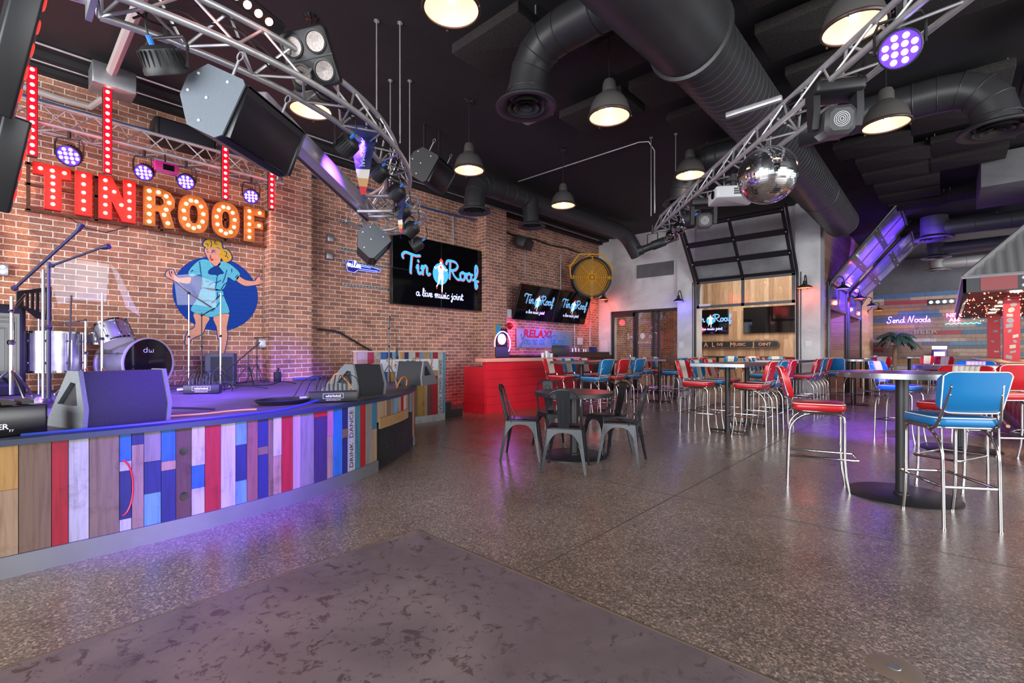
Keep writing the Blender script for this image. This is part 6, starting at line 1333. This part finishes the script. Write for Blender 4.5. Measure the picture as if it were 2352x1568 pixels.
mb = MB(); script_mb(mb, 'miles', .13, lambda u, v, w: f(u - .2, v - .02, .015), .006); mb.build('neon_script', EM('neon_white_blue', (.55, .6, 1), 6), t)
mb = MB(); mb.tube([f(a, b, .015) for a, b in ((-.33, -.1), (-.36, 0), (-.3, .1), (-.18, .1), (-.12, .05), (.2, .03), (.36, -.0), (.36, -.04), (.2, -.06), (-.12, -.06), (-.2, -.12))], .005, 5, closed=True); mb.tube([f(-.08, .02, .015), f(.15, .01, .015)], .006, 5); mb.tube([f(-.08, -.03, .015), f(.3, -.03, .015)], .006, 5); mb.build('neon_outline', NB, t)
# yellow fan
fc = Vector((-7.35, 11.3, 3.3)); fn = Vector((.74, -.67, -.06)).normalized(); R = rot_to(fn)
t = thing('drum_fan', 'yellow and black drum fan hung high in the corner by the grey wall', 'fan', fc)
mb = MB(); mb.lathe([(.60, -.16), (.66, -.16), (.68, -.12), (.66, -.08), (.66, .08), (.68, .12), (.66, .15), (.60, .16), (.59, .0)], n=48, R=R, loop=True); mb.build('drum', M_blkp, t)
YL = P('fan_yellow', (.78, .38, .02), .45)
mb = MB()
for k in range(9): ring(mb, R @ Vector((0, 0, .13)), fn, .06 + k * .066, .006, 40)
for k in range(8): a = 2 * pi * k / 8; mb.tube([R @ Vector((0, 0, .14)), R @ Vector((.59 * cos(a), .59 * sin(a), .14))], .008, 6)
for k in range(72): a = 2 * pi * k / 72; mb.tube([R @ Vector((.1 * cos(a), .1 * sin(a), .135)), R @ Vector((.59 * cos(a), .59 * sin(a), .135))], .0035, 4)
mb.ball(R @ Vector((0, 0, .15)), .05, 12); mb.build('grille', YL, t); t.scale = (.84,) * 3
mb = MB(); mb.lathe([(0, -.02), (.58, -.02)], n=40, R=R)
tag(mb.build('rear_guard', P('fan_amber', (.30, .14, .012), .6), t), 'dense yellow rear guard')
mb = MB(); sx = R @ Vector((0, 1, 0)); sd = fn.cross(Vector((0, 0, 1))).normalized(); mb.tube([sd * .68, sd * .72 + Vector((0, 0, .35)), sd * .4 + Vector((0, 0, .78)), -sd * .4 + Vector((0, 0, .78)), -sd * .72 + Vector((0, 0, .35)), -sd * .68], .028, 8); mb.tube([Vector((0, 0, .78)), Vector((-.5, .0, .6)), Vector((-.95, 0, .5))], .03, 8); mb.build('yoke', YL, t)
for k in range(4): a = pi / 2 * k; p = R @ Vector((.63 * cos(a), .63 * sin(a), .1)); mb = MB(); mb.box(p, (.1, .1, .12)); mb.build('clamp', YL, t)
# gooseneck lamps
def goose(label, base, out, col, cup_r=.14, L=.35):
    b = Vector(base); o = Vector(out).normalized(); t = thing('gooseneck_lamp', label, 'wall lamp', b, 0, 'gooseneck wall lamps')
    mb = MB(); mb.lathe([(0, .02), (.05, .02), (.055, 0)], n=20, R=rot_to(o)); mb.build('wall_plate', M_blk, t)
    mb = MB(); mb.tube(catmull([(0, 0, 0), o * .08 + Vector((0, 0, .06)), o * L * .65 + Vector((0, 0, .30)), o * L + Vector((0, 0, .26)), o * L + Vector((0, 0, .12))], 6), .012, 8); mb.build('neck', M_blk, t)
    mb = MB(); mb.lathe([(cup_r, 0), (cup_r * .95, .03), (.06, .085), (.04, .1), (.035, .17), (0, .18)], o * L, 28); mb.build('shade', M_blk, t)
    mb = MB(); mb.lathe([(0, .015), (cup_r * .96, .006)], o * L, 28); tag(mb.build('glowing_disc', EM('glow_%.1f%.1f' % col[:2], col, 2.2), t), 'coloured glowing underside')
    light('POINT', 'gooseneck_glow', b + o * L + Vector((0, 0, -.08)), 2.5, col, .06)
RD, VI = (1, .12, .04), (.15, .1, 1)
goose('gooseneck lamp glowing violet on the pier between glazed door and roll-up door', (-5.5, 13.2, 2.62), (0, -1, 0), VI)
goose('gooseneck lamp glowing red on the corner pier right of the roll-up door', (-2.46, 13.2, 2.72), (0, -1, 0), RD, .16)
goose('gooseneck lamp glowing red at the brick corner right of the tilted screens', (-8.05, 13.25, 2.86), (.3, -1, 0), RD)
for (x, y, z), c, lb in (((-2.2, 14.0, 2.75), VI, 'violet gooseneck lamp, nearest of four along the wing wall'), ((-2.2, 16.9, 2.75), RD, 'red gooseneck lamp, second of four along the wing wall'), ((-2.2, 19.9, 2.75), VI, 'violet gooseneck lamp, third of four along the wing wall'), ((-2.2, 22.2, 2.75), RD, 'red gooseneck lamp, farthest of four along the wing wall')): goose(lb, (x, y, z), (1, -.2, 0), c)
# ================================================================ ROLL-UP DOORS
def rollup(label, o, ux, up, W_, z0, z1, top, fcol, glass, nsec=3, post=True):
    # o: floor point of one jamb; ux: along the opening; up: horizontal way the track bends; top: end of the slanted track
    o = Vector(o); ux = Vector(ux); up = Vector(up); t = thing('rollup_door', label, 'door', (0, 0, 0), 0, 'glazed roll-up doors')
    A = lambda u, r, z: o + ux * u + up * r + Vector((0, 0, z))
    def strip(mb, p, q_, w, th, nrm): 
        d = (q_ - p).normalized(); n = Vector(nrm).normalized(); s = d.cross(n).normalized() * w / 2; n = n * th / 2
        mb.rings([[p - s - n, p + s - n, p + s + n, p - s + n], [q_ - s - n, q_ + s - n, q_ + s + n, q_ - s + n]])
    secs = [(A(0, .03, z0), A(0, .03, z1))]; B0 = Vector((0, 0, z1)); R0, R1 = .05, top[0]; 
    for k in range(nsec): f0, f1 = k / nsec, (k + 1) / nsec; secs.append((A(0, R0 + (R1 - R0) * f0, z1 + (top[1] - z1) * f0), A(0, R0 + (R1 - R0) * f1, z1 + (top[1] - z1) * f1)))
    for i, (a, b) in enumerate(secs):
        d = (b - a).normalized(); n = ux.cross(d); mb = MB(); g = .035
        for u in (.035, W_ / 2, W_ - .035): strip(mb, a + ux * u, b + ux * u, .07, .045, n)
        for e in (a + d * g, b - d * g): strip(mb, e + ux * 0, e + ux * W_, .07, .045, n)
        pt = mb.build('door_section', fcol[0] if i == 0 else fcol[1], t)
        for u0, u1 in ((.05, W_ / 2 - .03), (W_ / 2 + .03, W_ - .05)):
            mb = MB(); p = [a + ux * u0 + d * .05, a + ux * u1 + d * .05, b + ux * u1 - d * .05, b + ux * u0 - d * .05]; mb.rings([[v - n * .004 for v in p], [v + n * .004 for v in p]]); mb.build('pane', glass, pt)
        mb = MB()
        for u in (.035, W_ / 2, W_ - .035): mb.ball(b + ux * u - n * .03, .022, 6); mb.ball(b + ux * u + n * .03, .022, 6)
        mb.build('hinges', M_galv, pt)
    for u in (-.05, W_ + .05):
        mb = MB(); pts = [A(u, .03, 0), A(u, .03, z1 - .15), A(u, .07, z1)] + [A(u, R0 + (R1 - R0) * f, z1 + (top[1] - z1) * f) for f in (.12, 1.06)]; 
        mb.tube(pts, .032, 6); mb.build('track', M_blk if fcol[1] == M_blk else M_gun, t)
        mb = MB(); mb.tube([A(u * 1.0 + (-.07 if u < 0 else .07), .02, 0), A(u + (-.07 if u < 0 else .07), .02, z1)], .02, 6); mb.build('jamb_tube', M_gun, t)
    mb = MB(); mb.tube([A(0, R1, top[1]), A(W_, R1, top[1])], .045, 6); mb.build('top_bar', M_blk, t)
    return t
M_pane = P('film_pane', (.9, .92, .93), .03, trans=1)
M_dgr = P('door_grey', (.11, .12, .13), .4, .5)
rollup('half-raised black framed glazed roll-up door in the grey wall', (-5.11, 13.2, 0), (1, 0, 0), (0, -1, 0), 2.39, 2.42, 3.16, (1.12, 4.46), (M_dgr, M_blk), M_pane)
mb = MB(); mb.box((-4.88, 13.12, 2.5), (.3, .004, .06)); tag(mb.build('door_label', M_white), 'white printed label on the bottom rail of the half-raised door', 'sign')
M_vp = P('violet_reflection_pane', (.7, .62, .95), .06, trans=.6, spec=.6)  # purple reflection on the glass is put into the pane's tint
rollup('glazed roll-up door raised in violet light, nearest in the wing wall', (-2.18, 14.0, 0), (0, 1, 0), (1, 0, 0), 2.6, 2.3, 2.95, (1.38, 4.66), (M_gun, M_gun), M_vp)
rollup('glazed roll-up door raised in violet light, second in the wing wall', (-2.18, 17.2, 0), (0, 1, 0), (1, 0, 0), 2.6, 2.3, 2.95, (1.45, 4.6), (M_gun, M_gun), M_vp)
# patio furniture glimpsed through the opening
t = thing('patio_bar', 'dark narrow high counter in front of the pine boards beyond the opening', 'counter', (-4.6, 15.9, 0)); mb = MB(); mb.rbox((0, 0, 1.06), (2.6, .4, .05), .01, .005); mb.build('top', M_topd, t)
for s in (-1, 1): mb = MB(); mb.cyl((s * .9, 0, 0), (s * .9, 0, 1.04), .04, n=16); mb.build('leg', M_blk, t)
G4 = 'diner stools beyond the roll-up door opening'
for x, y, a, c, lb in ((-5.9, 15.2, 80, 'blue', 'blue diner stool beyond the opening, left end of the patio counter'), (-4.95, 15.15, -95, 'blue', 'blue and cream diner stool beyond the opening, facing us, left'), (-4.3, 15.15, -85, 'red', 'red and cream diner stool beyond the opening, facing us'), (-3.7, 15.2, -90, 'blue', 'blue and cream diner stool beyond the opening, facing us, right'), (-3.1, 14.9, 95, 'red', 'red diner stool beyond the opening, right side, back to us')): stool(c, x, y, a, lb, G4)
# ================================================================ TIN-ROOFED BAR AND THE WING
t = thing('bar_island', 'red tufted bar with worn metal counter top under the tin roof', 'bar', (0, 0, 0))
mb = MB()
for k in range(14):
    for j in range(3):
        y = 9.4 + k * .7 + (.35 if j % 2 else 0); z = .36 + j * .23; mb.rings([[(.80 - .0, y - .35, z), (.80, y, z - .23), (.80, y + .35, z), (.80, y, z + .23)], [(.765, y - .24, z), (.765, y, z - .15), (.765, y + .24, z), (.765, y, z + .15)], [(.755, y - .08, z), (.755, y, z - .05), (.755, y + .08, z), (.755, y, z + .05)]])
mb.box((.9, 14.2, .55), (.2, 9.8, .98)); mb.build('tufted_front', M_red, t)
mb = MB(); mb.box((.86, 14.2, .06), (.12, 9.8, .12)); mb.build('kick_board', M_blk, t)
mb = MB(); mb.rbox((1.0, 14.2, 1.045), (1.0, 10.0, .05), .05, .01); mb.build('counter_top', P('worn_metal_top', (.34, .24, .2), .3, .6, noise=.3, ns=3), t)
mb = MB(); mb.tube([(.62, 9.4, .2), (.62, 19, .2)], .022, 10); mb.build('foot_rail', P('brass_rail', (.6, .35, .15), .25, 1), t)
t = thing('tin_canopy', 'corrugated tin roof canopy over the bar with dark fascia', 'canopy', (0, 0, 0))
M_tin = P('corrugated_tin', (.34, .34, .345), .42, .35, noise=.08, ns=2)
mb = MB(); x0, x1, y0, y1, z0, z1, I = .2, 4.6, 11.0, 20.0, 2.47, 4.25, 1.58
def slope(mb, a, b, c, d, n):   # a-b eave, d-c ridge; corrugations run up the slope
    a, b, c, d = map(Vector, (a, b, c, d)); nr = (b - a).cross(d - a).normalized(); lo, hi = [], []
    for k in range(n * 4 + 1):
        f = k / (n * 4); w = .016 * sin(2 * pi * k / 4); lo.append(a.lerp(b, f) + nr * w)
        p = a.lerp(b, f); 
        # clip to hip lines
        e = (b - a).normalized(); s = (p - a).dot(e); L = (b - a).length; g = (d - a); run = g.dot(e); h = min(1, s / run if run > 0 else 1); run2 = (c - b).dot(-e); h = min(h, (L - s) / run2 if run2 > 0 else 1)
        up_ = (d - a) - e * run; hi.append(p + up_ * max(h, .001) + nr * w)
    mb.rings([lo, hi], closed=False, caps=False)
slope(mb, (x0, y0, z0), (x1, y0, z0), (x1 - I, y0 + I, z1), (x0 + I, y0 + I, z1), 34)
slope(mb, (x0, y1, z0), (x0, y0, z0), (x0 + I, y0 + I, z1), (x0 + I, y1 - I, z1), 66)
mb.build('corrugated_sheets', M_tin, t, ang=80)
mb = MB(); mb.tube([(x0, y0, z0 + .01), (x0 + I, y0 + I, z1 + .01)], .035, 6); mb.tube([(x1, y0, z0 + .0), (x0, y0, z0 + .0), (x0, y1, z0 + .0)], .03, 6); mb.build('edge_flashing', P('tin_flashing', (.55, .55, .56), .35, .5), t)
mb = MB(); mb.box((2.4, y0 + .02, 2.33), (4.4, .04, .24)); mb.box((x0 + .02, 15.5, 2.33), (.04, 9, .24)); mb.build('fascia', P('fascia_dark', (.05, .055, .06), .5), t)
mb = MB(); mb.box((.62, y0 - .005, 2.34), (.42, .01, .22)); mb.build('red_fascia_panel', P('faded_red', (.34, .07, .07), .5), t)
mb = MB()
for z in (2.28, 2.40):
    for x in (.9, 1.1, 1.3): mb.lathe([(0, .012), (.02, .01), (.028, 0)], (x, y0 - .002, z), 12, R=rot_to((0, -1, 0)))
mb.build('round_studs', M_white, t)
mb = MB(); mb.box((2.4, 15.5, 2.25), (4.2, 8.8, .03)); mb.build('red_soffit', P('soffit_red', (.28, .03, .02), .5), t)
M_tiny = EM('string_bulb', (1, .55, .25), 6); M_tinyr = EM('string_bulb_red', (1, .08, .05), 6)
rnd = random.Random(4); mb = MB(); mb2 = MB(); mw = MB()
for k in range(170):
    x, y = rnd.uniform(.25, 1.6), 11.1 + 8.4 * rnd.random() ** 1.3; (mb if rnd.random() < .6 else mb2).ball((x, y, rnd.uniform(2.12, 2.23)), .009, 6)
for k in range(14): mw.tube([(rnd.uniform(.25, 1.6), 11.1 + k * .6 + rnd.uniform(0, .4), 2.2 + rnd.uniform(-.03, .02)) for _ in range(5)], .003, 4)
o = thing('string_lights', 'tangle of tiny string lights under the tin canopy', 'string lights', (0, 0, 0)); tag(mb.build('warm_bulbs', M_tiny, o), kind='stuff'); tag(mb2.build('red_bulbs', M_tinyr, o), kind='stuff'); mw.build('wires', M_blkp, o)
for k in range(6): mb = MB(); mb.lathe([(0, 0), (.07, 0), (.075, .012)], (.85, 11.5 + k * 1.15, 2.215), 16); tag(mb.build('recessed_light', EM('soffit_lamp', (1, .8, .55), 16)), 'round recessed light in the red soffit, in a row running away', 'ceiling light', 'soffit lights over the bar')
light('AREA', 'soffit_glow', (1.2, 13.5, 2.1), 26, (1, .62, .36), 1.2, (1.2, 13.5, 0), sy=5)
light('SPOT', 'bar_warm_pool', (.9, 8.4, 3.2), 160, (1, .62, .40), .15, (.75, 7.6, 0), 55, .8)
def sticker_post(name, label, c, w, h, nst, seed):
    t = thing(name, label, 'post', c, 0, 'red posts on the bar'); mb = MB(); mb.box((0, 0, h / 2), (w, w, h)); mb.build('post', M_redp, t); rn = random.Random(seed)
    for k in range(nst):
        z = h * (k + .6) / (nst + .4); u = rn.uniform(-.05, .05); a = rn.uniform(.02, .05); b = rn.uniform(.02, .04); mb = MB()
        n_ = rn.choice((4, 4, 12)); rt = rn.uniform(-.4, .4); pts = [(u + a * 1.3 * cos(2 * pi * i / n_ + pi / n_) * cos(rt), z + b * 1.3 * sin(2 * pi * i / n_ + pi / n_) + a * sin(rt) * cos(2 * pi * i / n_ + pi / n_)) for i in range(n_)]
        mb.poly(pts, .002, lambda p, q_, w_: Vector((p, -w / 2 - w_, q_))); mb.build('sticker', P('sticker_%d' % rn.randint(0, 3), rn.choice(((.6, .55, .5), (.35, .3, .28), (.55, .4, .3), (.3, .35, .38))), .5), t)
sticker_post('bar_post', 'red post covered in stickers rising from the bar, nearer one', (.87, 12.6, 1.07), .21, 1.18, 12, 1)
sticker_post('bar_post', 'red post with three stickers on the bar, farther one', (.92, 18.0, 1.07), .24, 1.18, 4, 2)
mb = MB(); mb.rbox((1.5, 12.9, 4.47), (2.1, 1.8, .58), .01, .005); tag(mb.build('extract_hood', concrete('hood_grey', (.17, .17, .175))), 'big plain grey box hanging under the ceiling above the tin canopy', 'hood')
M_np = EM('neon_violet', (.45, .2, 1), 5); M_pk = EM('neon_pink', (1, .12, .5), 8); M_cy = EM('neon_cyan', (.05, .7, 1), 7)
t = thing('wall_script_neon', 'violet script neon reading Send Noods on the far board wall', 'neon sign', (-1.1, 23.95, 2.36)); mb = MB(); script_mb(mb, 'Send Noods', .245, lambda u, v, w: Vector((u, -.03, v)), .011); mb.build('neon_tube', M_np, t); light('POINT', 'noods_glow', (-1.1, 23.5, 2.4), 12, (.35, .15, 1), .2)
t = thing('wall_word_neon', 'pink and cyan neon reading NEW AM on the far board wall', 'neon sign', (.45, 23.95, 2.4)); mb = MB()
text_mb(mb, 'NEW', .19, lambda u, v, w: Vector((u - .25, -.04, v + .17)), 0, bold=.004); text_mb(mb, 'AM', .19, lambda u, v, w: Vector((u - .25, -.04, v + .0)), 0, bold=.004); mb.build('pink_letters', M_pk, t); mb = MB(); mb.tube([(-.5 + .05 * k, -.04, -.16 + .02 * (k % 3)) for k in range(20)], .012, 6); mb.build('cyan_script', M_cy, t)
mb = MB()
text_mb(mb, 'BEER', .2, lambda u, v, w: Vector((-.6 + u, 23.93, 1.98 + v)), 0, sx=1.6); tag(mb.build('wall_lettering', P('faded_letters', (.25, .22, .2), .6)), 'faded block letters across the far boards below the violet neon', 'lettering')
t = thing('palm_tree', 'decorative palm with a short trunk before the far board wall', 'palm', (-1.5, 23.0, 0)); mb = MB(); mb.tube([(0, 0, 0), (.03, 0, .8), (.1, 0, 1.9)], [.1, .08, .07], 10); mb.build('trunk', P('palm_trunk', (.2, .12, .07), .8), t)
mb = MB(); rnd = random.Random(8)
for k in range(26):
    a = 2 * pi * k / 26 + rnd.uniform(-.2, .2); L = rnd.uniform(.5, .72); el = rnd.uniform(-.1, .7); pts = []
    for j in range(7): f = j / 6; pts.append(Vector((.1 + L * f * cos(a), L * f * sin(a), 1.9 + L * (el * f - .75 * f * f))))
    for j in range(6):
        p, q_ = pts[j], pts[j + 1]; sd = (q_ - p).cross(Vector((0, 0, 1))).normalized()
        for sg in (-1, 1):
            w = .16 * (1 - abs(j - 2) / 6); a0 = mb.av(p); a1 = mb.av(q_); a2 = mb.av(q_ + sd * sg * w + (q_ - p) * .5 - Vector((0, 0, w * .6))); a3 = mb.av(p + sd * sg * w + (q_ - p) * .5 - Vector((0, 0, w * .6))); mb.af((a0, a1, a2, a3))
mb.build('fronds', P('palm_fronds', (.015, .05, .045), .6), t, smooth=False)
t = thing('small_flag', 'small American flag leaning out of the palm', 'flag', (-1.55, 22.7, 1.56), 0); mb = MB()
for k in range(7): mb.box((.13 + .02 * sin(k), 0, .12 - k * .034), (.26, .006, .018))
mb.build('red_stripes', P('flag_red', (.5, .03, .08), .7), t); mb = MB()
for k in range(6): mb.box((.13, 0, .103 - k * .034), (.26, .006, .018))
mb.build('white_stripes', M_white, t); mb = MB(); mb.box((.05, -.004, .07), (.11, .006, .12)); mb.build('blue_canton', P('flag_blue', (.02, .03, .2), .7), t); mb = MB(); mb.cyl((-.02, 0, .18), (-.1, 0, -.2), .006, n=6); mb.build('stick', M_alu, t)
t = thing('cash_machine', 'cash machine with glowing violet top before the far board wall', 'cash machine', (-.2, 23.5, 0)); mb = MB(); mb.rbox((0, 0, .65), (.42, .4, 1.3), .03, .01); mb.build('cabinet', P('atm_body', (.03, .02, .12), .4), t)
mb = MB(); mb.box((0, -.205, 1.38), (.40, .03, .1)); mb.build('lit_header', EM('atm_white', (.75, .7, 1), 7), t); mb = MB(); mb.box((0, -.205, 1.15), (.3, .02, .16)); mb.build('lit_screen', EM('atm_violet', (.25, .15, .9), 3), t)
t = thing('ceiling_projector', 'small black multi-lens fixture before the far board wall', 'stage light', (-.15, 22.8, 3.0)); mb = MB(); mb.rbox((0, 0, 0), (.75, .15, .2), .03, .01); mb.build('housing', M_blk, t)
for k in range(4): mb = MB(); mb.cyl((-.27 + k * .18, -.07, 0), (-.27 + k * .18, -.1, 0), .06, n=14); mb.build('lens', M_galv, t)
mb = MB(); mb.lathe([(0, -.03), (.11, -.02), (.12, 0)], (-1.05, 10.2, CZ), 24); tag(mb.build('ceiling_disc', M_white), 'small white disc on the black ceiling near the end of the spiral duct', 'smoke detector')
mb = MB(); mb.rbox((-4.4, 5.35, 4.66), (.5, .14, .09), .02, .01); mb.cyl((-4.4, 5.35, 4.7), (-4.4, 5.35, CZ), .02, n=8); tag(mb.build('ceiling_batten', M_galv), 'short pale metal fitting under the ceiling below the first round diffuser', 'light fitting')
